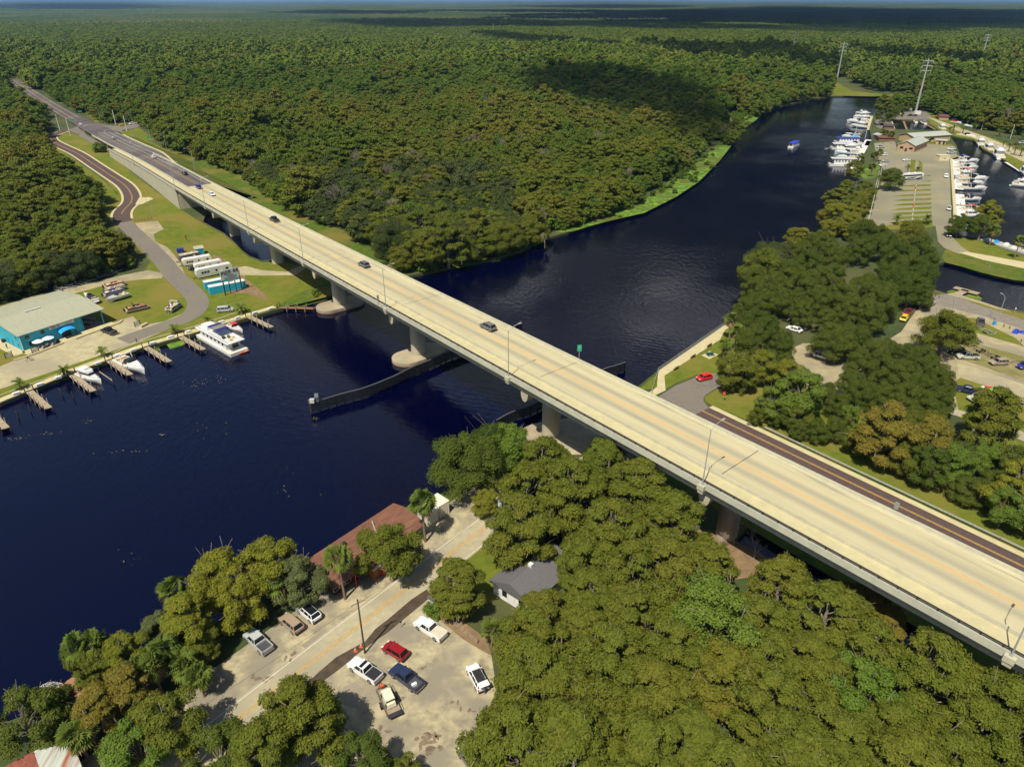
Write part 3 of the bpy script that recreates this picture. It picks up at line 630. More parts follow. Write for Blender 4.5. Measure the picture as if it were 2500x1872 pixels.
mb = MB(); mb.strip([bp_(i, -6.0 - widen(i), 0.12) for i in I2], [bp_(i, -7.2 - widen(i), 0.12) for i in I2]); tag(mb.build('kerb', M_walk), kind='structure')
wall = thing('retaining_wall', 'long pale concrete retaining wall holding up the bridge approach', 'wall')
I3 = list(range(I_W0, I_AB + 1))
mb = MB(); mb.loft([[bp_(i, 10.25, -0.05), bp_(i, 10.75, -0.05)] + [Vector((*bp_(i, o).xy, -0.5)) for o in (10.75, 10.25)] for i in I3])
mb.build('wall_face', mat('wall_panels', (0.426, 0.402, 0.295), 0.85, world=True, scale=0.35, col2=(0.344, 0.328, 0.246), detail=8, stretch=(1, 1, 0.3)), wall, fix=True)
mb = MB(); bbeam(mb, I_W0, I_AB, rect(10.78, 10.86, -0.55, -0.45)); mb.build('coping_groove', M_dark, wall)
mb = MB(); a, b = bp_(I_W0 + 10, -6.5 - 5.5), bp_(I_W0 + 10, -6.2)
print('bridge idx', I_X, I_W0, I_AB, I_J, I_E, [round(c, 2) for c in CL[I_AB]], [tuple(round(c, 1) for c in CL[i]) for i in PIERS])

# ---- timber fender walls guiding boats through the span
def fender(name, label, line, zt, pile_step=4):
    o = thing(name, label, 'boat fender'); ln = smooth_line(line, 6)
    mb = MB()
    for k, z in enumerate((zt - 0.15, zt - 0.8, zt - 1.45, zt - 2.1)):
        A = offset_line(ln, 0.3); B = offset_line(ln, -0.3)
        mb.loft([[(a.x, a.y, z - 0.13), (b.x, b.y, z - 0.13), (b.x, b.y, z + 0.13), (a.x, a.y, z + 0.13)] for a, b in zip(A, B)])
    mb.build('rail', mat('fender_rail', (0.012, 0.012, 0.016), 0.55, scale=2.0), o)
    mb = MB(); acc_ = 0
    for a, b in zip(ln, ln[1:]):
        d = (b - a).length
        while acc_ < d:
            p = a.lerp(b, acc_ / d); mb.tube((p.x, p.y, -3), (p.x, p.y, zt), 0.2, n=7); acc_ += 2.2
        acc_ -= d
    mb.build('pile', M_darkwood, o)
    A = offset_line(ln, 0.3); B = offset_line(ln, -0.15); mb = MB()
    mb.loft([[(a.x, a.y, zt), (b.x, b.y, zt), (b.x, b.y, zt + 0.1), (a.x, a.y, zt + 0.1)] for a, b in zip(A, B)]); mb.build('walk_plank', mat('plank_top', (0.06, 0.06, 0.065), 0.7, scale=2.0), o)
    return o, ln
ft = 1.75
nb = Vector((0.7755, 0.6317, 0))
f1 = px([(757, 985), (832, 962), (889, 947), (958, 920), (1005, 897), (1062, 874), (1098, 858)], ft); f1.append(f1[-1] + nb * 18); f1.append(f1[-1] + nb * 12 + Vector((-3, 2, 0)))
fo, fl = fender('fender_wall', 'curved dark timber fender wall with a light box at its tip, left of the channel', f1, ft)
mb = MB(); p = fl[0]; mb.box((p.x + .5, p.y + .3, ft + 0.6), (1.1, 0.8, 1.0)); mb.build('light_box', mat('pale_box', (0.5, 0.5, 0.45), 0.6), fo)
mb = MB(); mb.box((p.x + 1.6, p.y + .6, ft + 1.9), (0.9, 0.08, 1.1), 0.4); mb.tube((p.x + 1.6, p.y + .6, ft), (p.x + 1.6, p.y + .6, ft + 1.6), 0.05); mb.build('sign_board', M_steel, fo)
mb = MB(); mb.path([(p.x - .3, p.y - .2, ft + 1.1), (p.x + 2, p.y + .9, ft + 1.1)], 0.035)
for q in (0, 1, 2): mb.tube((p.x - .3 + q * 1.1, p.y - .2 + q * .5, ft), (p.x - .3 + q * 1.1, p.y - .2 + q * .5, ft + 1.1), 0.035)
mb.build('hand_rail', M_steel, fo)
f2 = px([(1527, 884), (1500, 893), (1465, 905)], ft); e_ = px([(1313, 982), (1250, 1005), (1212, 1025)], ft)
fender('fender_wall', 'dark timber fender wall right of the channel, poking out on both sides of the bridge', f2 + e_, ft)
# ------------------------------------------------------------------ trees
def ramp(*cs): return [(i / (len(cs) - 1), c) for i, c in enumerate(cs)]
F_OAK = foliage('oak_leaves', ramp((0.060, 0.092, 0.014), (0.082, 0.116, 0.016), (0.105, 0.130, 0.020), (0.070, 0.102, 0.014)))
F_CYP = foliage('cypress_leaves', ramp((0.105, 0.136, 0.016), (0.138, 0.152, 0.018), (0.120, 0.146, 0.018), (0.160, 0.155, 0.020)))
F_RUST = foliage('rusty_leaves', ramp((0.165, 0.155, 0.022), (0.20, 0.165, 0.026), (0.175, 0.158, 0.026)))
F_MAPLE = foliage('bright_leaves', ramp((0.105, 0.17, 0.022), (0.125, 0.19, 0.025), (0.15, 0.195, 0.03)))
F_YEL = foliage('yellow_green_leaves', ramp((0.17, 0.190, 0.020), (0.205, 0.205, 0.022), (0.155, 0.185, 0.022)))
F_GREY = foliage('grey_green_leaves', ramp((0.122, 0.148, 0.048), (0.143, 0.165, 0.060)))
F_FOR = foliage('forest_leaves', ramp((0.060, 0.105, 0.014), (0.082, 0.132, 0.016), (0.108, 0.150, 0.018), (0.092, 0.140, 0.016), (0.130, 0.155, 0.020)), nmix=0.25, nscale=0.12, rnd=0.3)
F_BROWNFOR = foliage('olive_forest_leaves', ramp((0.078, 0.116, 0.014), (0.105, 0.136, 0.016), (0.128, 0.148, 0.018), (0.146, 0.152, 0.020), (0.165, 0.155, 0.022)), nmix=0.25, nscale=0.08, low=0.010, rnd=0.25)
F_PINE = foliage('pine_leaves', ramp((0.075, 0.135, 0.016), (0.098, 0.158, 0.018), (0.115, 0.170, 0.020), (0.088, 0.148, 0.016)), nmix=0.25, nscale=0.05, low=0.006, rnd=0.3)
F_OAKGREY = foliage('grey_oak_leaves', ramp((0.048, 0.070, 0.018), (0.068, 0.088, 0.024), (0.090, 0.104, 0.034)), nmix=0.4, nscale=0.2)
F_FAR = foliage('far_leaves', ramp((0.10, 0.16, 0.018), (0.14, 0.185, 0.022), (0.12, 0.172, 0.018), (0.175, 0.195, 0.028)), nmix=0.3, nscale=0.01)
M_bark = mat('pale_bark', (0.30, 0.25, 0.19), 0.9, col2=(0.17, 0.14, 0.105), scale=3.0, spec=0.1)
M_bark2 = mat('dark_bark', (0.14, 0.11, 0.085), 0.9, col2=(0.075, 0.06, 0.047), scale=3.0, spec=0.1)
M_moss = mat('hanging_moss', (0.27, 0.235, 0.17), 0.95, col2=(0.17, 0.15, 0.11), scale=2.0, spec=0.05)

def quads_mesh(name, C, A, B, m):
    """one mesh from quads with centres C and half axes A, B (n x 3 arrays)"""
    n = len(C); V = np.empty((n * 4, 3), np.float32)
    V[0::4] = C - A - B * 0.8; V[1::4] = C + A * 0.9 - B; V[2::4] = C + A + B * 0.7; V[3::4] = C - A * 0.8 + B
    me = bpy.data.meshes.new(name); me.vertices.add(n * 4); me.vertices.foreach_set('co', V.ravel())
    me.loops.add(n * 4); me.loops.foreach_set('vertex_index', np.arange(n * 4, dtype=np.int32))
    me.polygons.add(n); me.polygons.foreach_set('loop_start', np.arange(0, n * 4, 4, dtype=np.int32))
    me.update(calc_edges=True); me.materials.append(m); return me

def unit(a): return a / (np.linalg.norm(a, axis=1, keepdims=True) + 1e-9)

def clumps(kind, rng):
    """clump centres and radii of a crown standing on z = 0"""
    out = []
    if kind == 'oak': Rr, z0, z1, n, rad, flat, core = 6.2, 3.0, 11.5, 46, (1.3, 2.3), 0.75, 0.55
    elif kind == 'maple': Rr, z0, z1, n, rad, flat, core = 4.6, 3.0, 11.5, 40, (0.9, 1.7), 0.8, 0.5
    elif kind == 'cypress': Rr, z0, z1, n, rad, flat, core = 5.0, 3.5, 15.5, 66, (0.75, 1.9), 0.6, 0.62
    elif kind == 'pine': Rr, z0, z1, n, rad, flat, core = 3.1, 6.0, 14.5, 20, (1.0, 1.6), 0.8, 0.4
    else: Rr, z0, z1, n, rad, flat, core = 1.6, 0.2, 2.6, 14, (0.5, 0.9), 0.85, 0.4       # bush
    lob = rng.normal(0, 1, (3, 2)); 
    for i in range(n):
        a = rng.uniform(0, 2 * math.pi); t = (i + 0.5) / n
        h = t if kind != 'cypress' else round(t * 6) / 6 + rng.normal(0, 0.05)
        h = min(max(h, 0), 1)
        env = math.sqrt(max(0.02, 1 - (2 * h - 0.75) ** 2 / 1.6)) if kind in ('oak', 'maple', 'bush') else math.sqrt(max(0.03, 1 - (1.25 * h - 0.32) ** 2))
        if kind == 'cypress': env = 0.95 * math.sqrt(max(0.0, 1 - h ** 2.6)) if h > 0.2 else 0.8
        if kind in ('oak',): env = math.sqrt(max(0.0, 1 - h ** 2.2)) if h > 0.3 else 0.95
        env *= 1 + 0.16 * math.sin(2 * a + lob[0, 0] * 3) + 0.12 * math.sin(3 * a + lob[1, 0] * 3)
        r = Rr * env * (core + (1 - core) * rng.uniform(0, 1) ** 0.5)
        z = z0 + (z1 - z0) * h * (0.93 + 0.1 * rng.uniform())
        rr = rng.uniform(*rad) * (1.0 if h < 0.8 else 0.85); r += (rng.uniform() < .12) * rr * .8
        out.append((r * math.cos(a), r * math.sin(a), z, rr, rr, rr * flat))
    return np.array(out)

def crown(name, kind, seed, leaf, n_leaf, m):
    rng = np.random.default_rng(seed); K = clumps(kind, rng)
    w = K[:, 3] ** 2; w /= w.sum(); ci = rng.choice(len(K), n_leaf, p=w); k = K[ci]
    d = unit(rng.normal(0, 1, (n_leaf, 3))); up = rng.uniform(0, 1, n_leaf) < 0.7
    d[:, 2] = np.where(up, np.abs(d[:, 2]), d[:, 2])
    rad = 0.72 + 0.36 * rng.uniform(0, 1, n_leaf) ** 0.7
    # small twig tufts break each clump up
    tuft = unit(rng.normal(0, 1, (n_leaf, 3))) * 0.16
    wob = 1 + 0.22 * np.sin(d[:, 0] * 7 + k[:, 0] * 5) * np.sin(d[:, 1] * 7 + k[:, 1] * 3)
    C = k[:, :3] + (d * (rad * wob)[:, None] + tuft) * k[:, 3:6]
    nrm_ = unit(d * 0.75 + np.array([0, 0, 0.35]) + rng.normal(0, 0.32, (n_leaf, 3)))
    t1 = unit(np.cross(nrm_, rng.normal(0, 1, (n_leaf, 3)))); t2 = np.cross(nrm_, t1)
    s = leaf * rng.uniform(0.55, 1.25, (n_leaf, 1))
    if kind == 'cypress':
        t1 = unit(t1 * 0.6 + np.array([0, 0, -0.5]) + d * 0.5); t2 = unit(np.cross(nrm_, t1)); A, B = t1 * s * 0.72, t2 * s * 0.36
    elif kind == 'pine': A, B = t1 * s * 0.62, t2 * s * 0.36
    else: A, B = t1 * s * 0.55, t2 * s * 0.45
    return quads_mesh(name, C, A, B, m), K

def trunk(name, kind, seed, K, m, hi=True):
    rng = np.random.default_rng(seed + 99); b = MB(); r0 = {'oak': 0.42, 'maple': 0.26, 'cypress': 0.42, 'pine': 0.24, 'bush': 0.08}[kind]
    top = K[:, 2].max(); h = {'oak': 0.36, 'maple': 0.45, 'cypress': 0.86, 'pine': 0.9, 'bush': 0.4}[kind] * top
    pts = [Vector((0, 0, -0.3)), Vector((rng.normal(0, .15), rng.normal(0, .15), h * .33)), Vector((rng.normal(0, .3), rng.normal(0, .3), h * .7)), Vector((rng.normal(0, .4), rng.normal(0, .4), h))]
    rs = [r0 * 1.35, r0, r0 * 0.8, r0 * 0.45]
    for i in range(3): b.tube(pts[i], pts[i + 1], rs[i], rs[i + 1], n=7, cap=False)
    if hi:
        for k in K[::1 if kind == 'maple' else 2]:
            c = Vector(k[:3]); zf = min(c.z * (0.75 if kind in ('cypress', 'pine') else 0.55), h)
            t = max(0.0, min(1.0, zf / h)); seg = min(2, int(t * 3)); base = pts[seg].lerp(pts[seg + 1], t * 3 - seg)
            mid = base.lerp(c, 0.55) + Vector((rng.normal(0, .25), rng.normal(0, .25), 0.35)); end = base.lerp(c, 1.0) + Vector((0, 0, k[5] * 0.5)) + Vector(rng.normal(0, .3, 3))
            b.tube(base, mid, r0 * 0.3, r0 * 0.17, n=5, cap=False); b.tube(mid, end, r0 * 0.17, 0.03, n=4, cap=False)
            for _ in range(2):
                e2 = c + Vector(rng.normal(0, 1, 3)) * k[3] * 0.9 + Vector((0, 0, k[5] * .7)); b.tube(mid.lerp(end, .7), e2, r0 * 0.11, 0.03, n=3, cap=False)
    me = bpy.data.meshes.new(name); me.from_pydata(b.v, [], b.f); me.materials.append(m); me.update(); return me

def moss_mesh(K, seed):
    rng = np.random.default_rng(seed + 7); n = 170; k = K[rng.choice(len(K), n)]; a = rng.uniform(0, 6.28, n); q = rng.uniform(.6, 1.0, n)
    C = k[:, :3] + np.stack([k[:, 3] * q * np.cos(a), k[:, 3] * q * np.sin(a), -k[:, 5] * .6 - .5 * rng.uniform(.4, 1.3, n)], 1)
    A = np.stack([np.cos(a + 1.57), np.sin(a + 1.57), 0 * a], 1) * rng.uniform(.05, .13, (n, 1)); B = np.stack([0 * a + rng.normal(0, .05, n), 0 * a, 0 * a - 1], 1) * rng.uniform(.35, 1.0, (n, 1))
    return quads_mesh('hanging_moss', C, A, B, M_moss)
HI, MID, LO = {}, {}, {}
for kind, fm, nl, lf, bk in (('oak', F_OAK, 40000, 0.21, M_bark2), ('cypress', F_CYP, 46000, 0.245, M_bark), ('maple', F_MAPLE, 28000, 0.21, M_bark), ('bush', F_MAPLE, 2200, 0.2, M_bark2)):
    for sd_ in range(3):
        cm, K = crown('crown', kind, 11 * sd_ + len(kind), lf, nl, fm); HI.setdefault(kind, []).append((cm, trunk('trunk', kind, sd_, K, bk)) + ((moss_mesh(K, sd_),) if kind == 'cypress' else ()))
def proto(kind, sd_, leaf, n, m):
    me, K = crown('woodland_crown', kind, 17 * sd_ + len(kind), leaf, n, m); o = bpy.data.objects.new('woodland_crown', me); return o
def bare_mesh(seed, m, h=8.0, spread=2.4, depth=5):
    rng = random.Random(seed); b = MB()
    def grow(p, d, l, r, k):
        q = p + d * l; b.tube(p, q, r, r * 0.65, n=4 if k > 2 else 3, cap=False)
        if k <= 0: return
        for _ in range(3 if k > 1 else 2):
            nd_ = (d + Vector((rng.gauss(0, .45), rng.gauss(0, .45), rng.gauss(0.05, .3)))).normalized(); grow(q, nd_, l * rng.uniform(.6, .85), r * 0.6, k - 1)
    grow(Vector((0, 0, -.2)), Vector((0, 0, 1)), h * .3, 0.16 * h / 8, depth)
    me = bpy.data.meshes.new('branches'); me.from_pydata(b.v, [], b.f); me.materials.append(m); return me
M_twig = mat('bare_twigs', (0.36, 0.29, 0.23), 0.9, col2=(0.25, 0.20, 0.16), scale=2.0)
M_twig2 = mat('mauve_twigs', (0.23, 0.185, 0.15), 0.9, col2=(0.16, 0.13, 0.11), scale=2.0)

# palms
F_PALM = foliage('palm_fronds', ramp((0.085, 0.125, 0.018), (0.12, 0.15, 0.025)), transl=0.15)
M_skirt = mat('dead_fronds', (0.26, 0.17, 0.08), 0.9, col2=(0.17, 0.11, 0.05), scale=3.0)
M_palmbark = mat('palm_bark', (0.23, 0.165, 0.11), 0.9, col2=(0.15, 0.105, 0.07), scale=4.0)
def sabal_meshes(seed, h):
    rng = random.Random(seed); tb = MB(); lean = (rng.uniform(-.3, .3), rng.uniform(-.3, .3))
    tb.tube((0, 0, -.3), (lean[0] * .5, lean[1] * .5, h * .55), .22, .18, n=8); tb.tube((lean[0] * .5, lean[1] * .5, h * .55), (*lean, h), .18, .2, n=8)
    cb, sb_ = MB(), MB()
    for k in range(54):
        el = rng.uniform(-0.55, 1.3) if k < 40 else rng.uniform(-1.25, -.5); az = rng.uniform(0, 2 * math.pi); d = Vector((math.cos(az) * math.cos(el), math.sin(az) * math.cos(el), math.sin(el)))
        mb_ = cb if k < 40 else sb_; o = Vector((*lean, h)); L1 = rng.uniform(1.0, 1.55); c = o + d * L1; side = d.orthogonal().normalized(); side.rotate(Matrix.Rotation(rng.uniform(-.7, .7), 3, d))
        upv = side.cross(d)
        mb_.tube(o, c, .025, .015, n=3, cap=False)
        nb_ = 12
        for j in range(nb_):                              # fan blades, tips drooping
            a = (j / (nb_ - 1) - .5) * 3.5; bd = (d * math.cos(a) + side * math.sin(a)); ln = rng.uniform(1.0, 1.4) * (1.0 if abs(a) < 1.2 else .8)
            p1 = c + bd * ln * .6 + upv * .06; tip = c + bd * ln + Vector((0, 0, -.35)); w = bd.cross(upv).normalized() * .11
            mb_.add([c, p1 - w, tip, p1 + w], [(0, 1, 2, 3)])
    out = []
    for nme, b, m in (('trunk', tb, M_palmbark), ('fronds', cb, F_PALM), ('dead_fronds', sb_, M_skirt)):
        me = bpy.data.meshes.new(nme); me.from_pydata(b.v, [], b.f); me.materials.append(m); out.append(me)
    return out
def date_meshes(seed, h, fl=2.2, nf=30):
    rng = random.Random(seed); tb, cb = MB(), MB(); tb.tube((0, 0, -.2), (0, 0, h), .26, .3, n=8)
    for k in range(nf):
        az = rng.uniform(0, 2 * math.pi); el = rng.uniform(-.2, 1.25); p = Vector((0, 0, h)); d = Vector((math.cos(az) * math.cos(el), math.sin(az) * math.cos(el), math.sin(el))); side = Vector((-math.sin(az), math.cos(az), 0)); n = 9
        for j in range(n):
            q = p + d * (fl / n); cb.tube(p, q, .03, .02, n=3, cap=False)
            ll = .55 * math.sin(math.pi * (j + 1.2) / (n + 1.4))
            for s_ in (-1, 1):
                for tt in (0.2, 0.7):
                    c = p.lerp(q, tt); e = c + (side * s_ * .85 + d * .55 + Vector((0, 0, -.15))).normalized() * ll; w = d * .05; cb.add([c - w, e, c + w], [(0, 1, 2)])
            p = q; d = (d + Vector((0, 0, -.17))).normalized()
    out = []
    for nme, b, m in (('trunk', tb, M_palmbark), ('fronds', cb, F_PALM)):
        me = bpy.data.meshes.new(nme); me.from_pydata(b.v, [], b.f); me.materials.append(m); out.append(me)
    return out
SABAL = [sabal_meshes(s, h) for s, h in ((1, 8.2), (2, 6.5), (3, 5.0))]
DATE = [date_meshes(1, 3.6), date_meshes(2, 2.2, 2.0), date_meshes(3, 1.3, 1.6, 18)]

TREES = []          # (x, y, radius) of everything placed, to keep the fill apart
def put(name, meshes, loc, rz, sc, label, cat, group, fm=None):
    t = thing(name, label, cat, loc, rz, group); t.scale = sc if isinstance(sc, tuple) else (sc, sc, sc)
    for me in meshes:
        o = bpy.data.objects.new(me.name, me); COL.objects.link(o); set_parent(o, t)
        if me.name.startswith('hanging_moss'): o['kind'] = 'stuff'
        if fm is not None and me.name.startswith(('crown', 'fronds')): o.material_slots[0].link = 'OBJECT'; o.material_slots[0].material = fm
    return t
FOL = {'oak': F_OAK, 'olive': F_CYP, 'rust': F_RUST, 'bright': F_MAPLE, 'yellow': F_YEL, 'grey': F_GREY, 'forest': F_BROWNFOR, 'dark': F_OAK, 'greyoak': F_OAKGREY}
n_tree = 0
def tree(kind, p, sc, label, group, fm=None, sz=1.0, rng=random):
    global n_tree
    n_tree += 1; ms = HI[kind][rng.randrange(3)]; TREES.append((p.x, p.y, {'oak': 6.2, 'cypress': 5.2, 'maple': 4.6, 'bush': 1.6}[kind] * sc))
    return put({'oak': 'oak_tree', 'cypress': 'cypress_tree', 'maple': 'broadleaf_tree', 'bush': 'bush'}[kind], ms, (p.x, p.y, p.z), rng.uniform(0, 6.28), (sc, sc, sc * sz), label, 'bush' if kind == 'bush' else 'tree', group, FOL.get(fm) if fm else None)
def inside(p, poly):
    c = False; n = len(poly)
    for i in range(n):
        a, b = poly[i], poly[i - 1]
        if (a[1] > p[1]) != (b[1] > p[1]) and p[0] < (b[0] - a[0]) * (p[1] - a[1]) / (b[1] - a[1]) + a[0]: c = not c
    return c
# ------------------------------------------------------------------ planting
rt = random.Random(21)
def at_crown(u, v, zc): return G(u, v, zc).xy.to_3d()
ORD = ['zeroth', 'first', 'second', 'third', 'fourth', 'fifth', 'sixth', 'seventh', 'eighth', 'ninth', 'tenth', 'eleventh', 'twelfth']
def nth(n): return ORD[n] if n < len(ORD) else f'{n}th'
# single trees, (kind, foliage, u, v of the crown middle, scale, label)
SINGLE = [
 ('oak', 'dark', 1140, 1115, 1.0, 'big dark green oak on the bank right of the pale shipping containers'),
 ('oak', 'dark', 1200, 1085, 0.9, 'dark oak behind the big bank oak, closest to the bridge shadow'),
 ('maple', 'bright', 1232, 1075, 1.0, 'light green tree beside the concrete pad under the near bridge pier'),
 ('maple', 'yellow', 1185, 1215, 0.5, 'small yellowish tree beside the utility pole with transformers'),
 ('maple', 'olive', 948, 1335, 0.95, 'round green tree in front of the brown roofed restaurant'),
 ('cypress', 'olive', 1118, 1425, 0.72, 'lone moss hung cypress between the road and the small white house'),
 ('cypress', 'olive', 1330, 1140, 1.0, 'tall olive cypress just left of the near bridge pier'),
 ('cypress', 'olive', 1290, 1205, 1.0, 'broad cypress standing over the bend of the riverside road'),
 ('cypress', 'olive', 1270, 1285, 0.95, 'broad cypress behind the grey roofed house beside the utility pole'),
 ('cypress', 'olive', 1400, 1200, 1.05, 'cypress between the riverside road and the bridge, middle of the clump'),
 ('cypress', 'olive', 1470, 1140, 0.95, 'cypress touching the bridge edge right of the dark curved roof'),
 ('cypress', 'olive', 1560, 1190, 1.0, 'cypress close under the second bridge lamp from the right'),
 ('cypress', 'olive', 1640, 1270, 0.95, 'cypress left of the pier standing on brown earth'),
 ('cypress', 'olive', 1500, 1300, 1.0, 'cypress behind the grey roofed house, far side of the dark gap'),
 ('maple', 'bright', 1620, 1330, 0.75, 'small bright green tree among cypresses left of the bare bush'),
 ('cypress', 'olive', 1325, 1500, 0.68, 'olive cypress covering the front of the grey roofed house'),
 ('cypress', 'olive', 1425, 1385, 0.8, 'olive cypress over the right end of the grey roof'),
 ('maple', 'yellow', 545, 1400, 0.95, 'yellow green riverside tree left of the brown roof, leaning over the water'),
 ('maple', 'yellow', 650, 1375, 0.95, 'yellow green riverside tree nearest the brown roof'),
 ('maple', 'yellow', 575, 1455, 0.8, 'yellow green tree shading the parked tan suv'),
 ('maple', 'grey', 728, 1405, 0.75, 'grey mossy tree against the left end of the brown roof'),
 ('maple', 'grey', 388, 1530, 0.55, 'small grey green willow at the water edge'),
 ('cypress', 'yellow', 455, 1510, 0.7, 'golden cypress at the water edge beside the grey willow'),
 ('maple', 'olive', 490, 1560, 0.55, 'small tree between the palms and the parked silver pickup'),
 ('maple', 'yellow', 300, 1590, 0.65, 'yellow green tree behind the wooden river deck'),
 ('maple', 'olive', 225, 1610, 0.6, 'green tree right beside the wooden river deck'),
 ('cypress', 'rust', 310, 1680, 0.62, 'rusty cypress above the palm on the lower left bank'),
 ('cypress', 'rust', 240, 1725, 0.6, 'rusty cypress just right of the corrugated shed roof'),
 ('maple', 'olive', 400, 1760, 0.85, 'green tree between the corrugated shed and the riverside road'),
 ('maple', 'bright', 330, 1820, 0.8, 'green tree on the bottom edge right of the corrugated shed'),
 ('maple', 'dark', 60, 1745, 0.85, 'dark tree left of the corrugated shed roof'),
 ('maple', 'dark', 130, 1730, 0.6, 'dark tree beside the white wire dome by the deck'),
 ('cypress', 'olive', 730, 1740, 0.85, 'large olive cypress shading the parking lot at the bottom edge'),
 ('cypress', 'olive', 640, 1830, 0.75, 'olive cypress on the bottom edge left of the parking lot'),
 ('maple', 'dark', 880, 1850, 0.7, 'dark tree on the bottom edge in the parking lot shade'),
 ('maple', 'dark', 540, 1830, 0.8, 'dark tree beside the road at the bottom edge'),
 ('maple', 'olive', 985, 1880, 0.4, 'small tree on the bottom edge of the parking lot'),
 ('maple', 'bright', 1740, 1500, 1.25, 'bright green broad tree standing out of the olive cypress wood'),
 ('maple', 'bright', 1700, 1440, 0.9, 'bright green crown leaning on the far side of the broad bright tree'),
 ('maple', 'bright', 2120, 1690, 1.0, 'bright green tree with a leaning bare trunk in the lower right wood'),
 ('maple', 'olive', 2080, 1500, 0.8, 'grey green tree beside the golden cypresses under the bridge'),
 ('cypress', 'rust', 2120, 1465, 0.65, 'golden cypress at the black water under the bridge'),
 ('cypress', 'rust', 2165, 1525, 0.55, 'smaller golden cypress jutting over the black water'),
 ('oak', 'dark', 2040, 825, 0.85, 'dark round oak in the middle of the sandy parking lot'),
 ('oak', 'dark', 2085, 820, 0.75, 'dark oak on the right side of the parking lot island'),
 ('oak', 'olive', 2310, 800, 1.05, 'round oak alone between the sandy lot and the triangular lawn'),
 ('maple', 'yellow', 1865, 885, 0.8, 'yellow topped tree with tall bare trunk by the red car'),
 ('maple', 'olive', 1800, 895, 0.9, 'slim green tree with bare forked trunk nearest the red car'),
 ('maple', 'yellow', 1925, 905, 0.7, 'orange tinged tree behind the yellow topped one by the side road'),
 ('maple', 'bright', 1960, 950, 1.1, 'bright green tree with pale trunk beside the white suv'),
 ('maple', 'bright', 1895, 975, 0.8, 'light green tree near the end of the guardrail'),
 ('cypress', 'rust', 2165, 1045, 0.95, 'large rusty cypress above the guardrail strip'),
 ('cypress', 'rust', 2270, 1070, 0.85, 'rusty cypress right of the large rusty one'),
 ('cypress', 'olive', 2425, 1010, 1.0, 'drooping cypress over the paved path by the pale pickup'),
 ('cypress', 'yellow', 2490, 1180, 0.8, 'thin cypress with bare white limbs at the right edge'),
 ('oak', 'dark', 2180, 430, 0.9, 'dark oak on the river edge of the marina parking'),
 ('maple', 'dark', 2400, 545, 0.9, 'dark tree in front of the docked yachts by the black pickup'),
 ('maple', 'dark', 2345, 540, 0.85, 'dark tree closest to the black pickup on the marina lane'),
 ('cypress', 'yellow', 2415, 520, 0.85, 'golden spreading cypress leaning over the marina basin'),
 ('maple', 'yellow', 2050, 520, 1.0, 'yellow green bank tree left of the marina parking'),
 ('maple', 'olive', 2090, 490, 1.0, 'olive bank tree along the marina parking edge'),
 ('maple', 'grey', 2105, 455, 0.9, 'grey green bank tree beside the marina parking palms'),
 ('maple', 'dark', 2160, 275, 1.2, 'dark tree at the river tip of the marina'),
 ('maple', 'dark', 2190, 268, 1.1, 'dark tree at the marina tip beside the dry docked boats'),
]
for kd, fm, u, v, sc, lb in SINGLE:
    zc = {'oak': 8, 'maple': 8, 'cypress': 10}[kd] * sc
    tree(kd, at_crown(u, v, zc), sc, lb, 'single trees along banks and lots', fm, rng=rt)

def wood(poly, zc, gap, mix, where, group, rng):
    """fill a stand of trees; crowns at least gap apart; label by rows from the near edge"""
    W_ = [at_crown(u, v, zc) for u, v in poly]; Q = [(p.x, p.y) for p in W_]
    x0, x1 = min(q[0] for q in Q), max(q[0] for q in Q); y0, y1 = min(q[1] for q in Q), max(q[1] for q in Q); got = []
    for _ in range(5000):
        p = (rng.uniform(x0, x1), rng.uniform(y0, y1))
        if not inside(p, Q): continue
        if any((p[0] - a) ** 2 + (p[1] - b) ** 2 < gap * gap for a, b in got): continue
        if any((p[0] - a) ** 2 + (p[1] - b) ** 2 < (gap * 0.45 + r * 0.5) ** 2 for a, b, r in TREES): continue
        got.append(p)
    got.sort(key=lambda p: p[1]); nrow = max(1, int(round((y1 - y0) / (gap * 1.5)))); rows = {}
    for p in got: rows.setdefault(min(nrow - 1, int((p[1] - y0) / (y1 - y0 + 1e-6) * nrow)), []).append(p)
    for k, (rk, ps) in enumerate(sorted(rows.items())):
        for j, p in enumerate(sorted(ps)):
            kd, fm, adj = mix[rng.randrange(len(mix))]; sc = rng.uniform(0.85, 1.12) * gap / {'oak': 8.2, 'maple': 6.4, 'cypress': 6.8}[kd]
            nm = {'oak': 'oak', 'maple': 'tree', 'cypress': 'cypress'}[kd]
            tree(kd, Vector((p[0], p[1], 0)), sc, f'{adj} {nm} {where}, row {k + 1} from front, {nth(j + 1)} from left', group, fm, sz=rng.uniform(.78, 1.25) if kd == 'cypress' else rng.uniform(.88, 1.12), rng=rng)

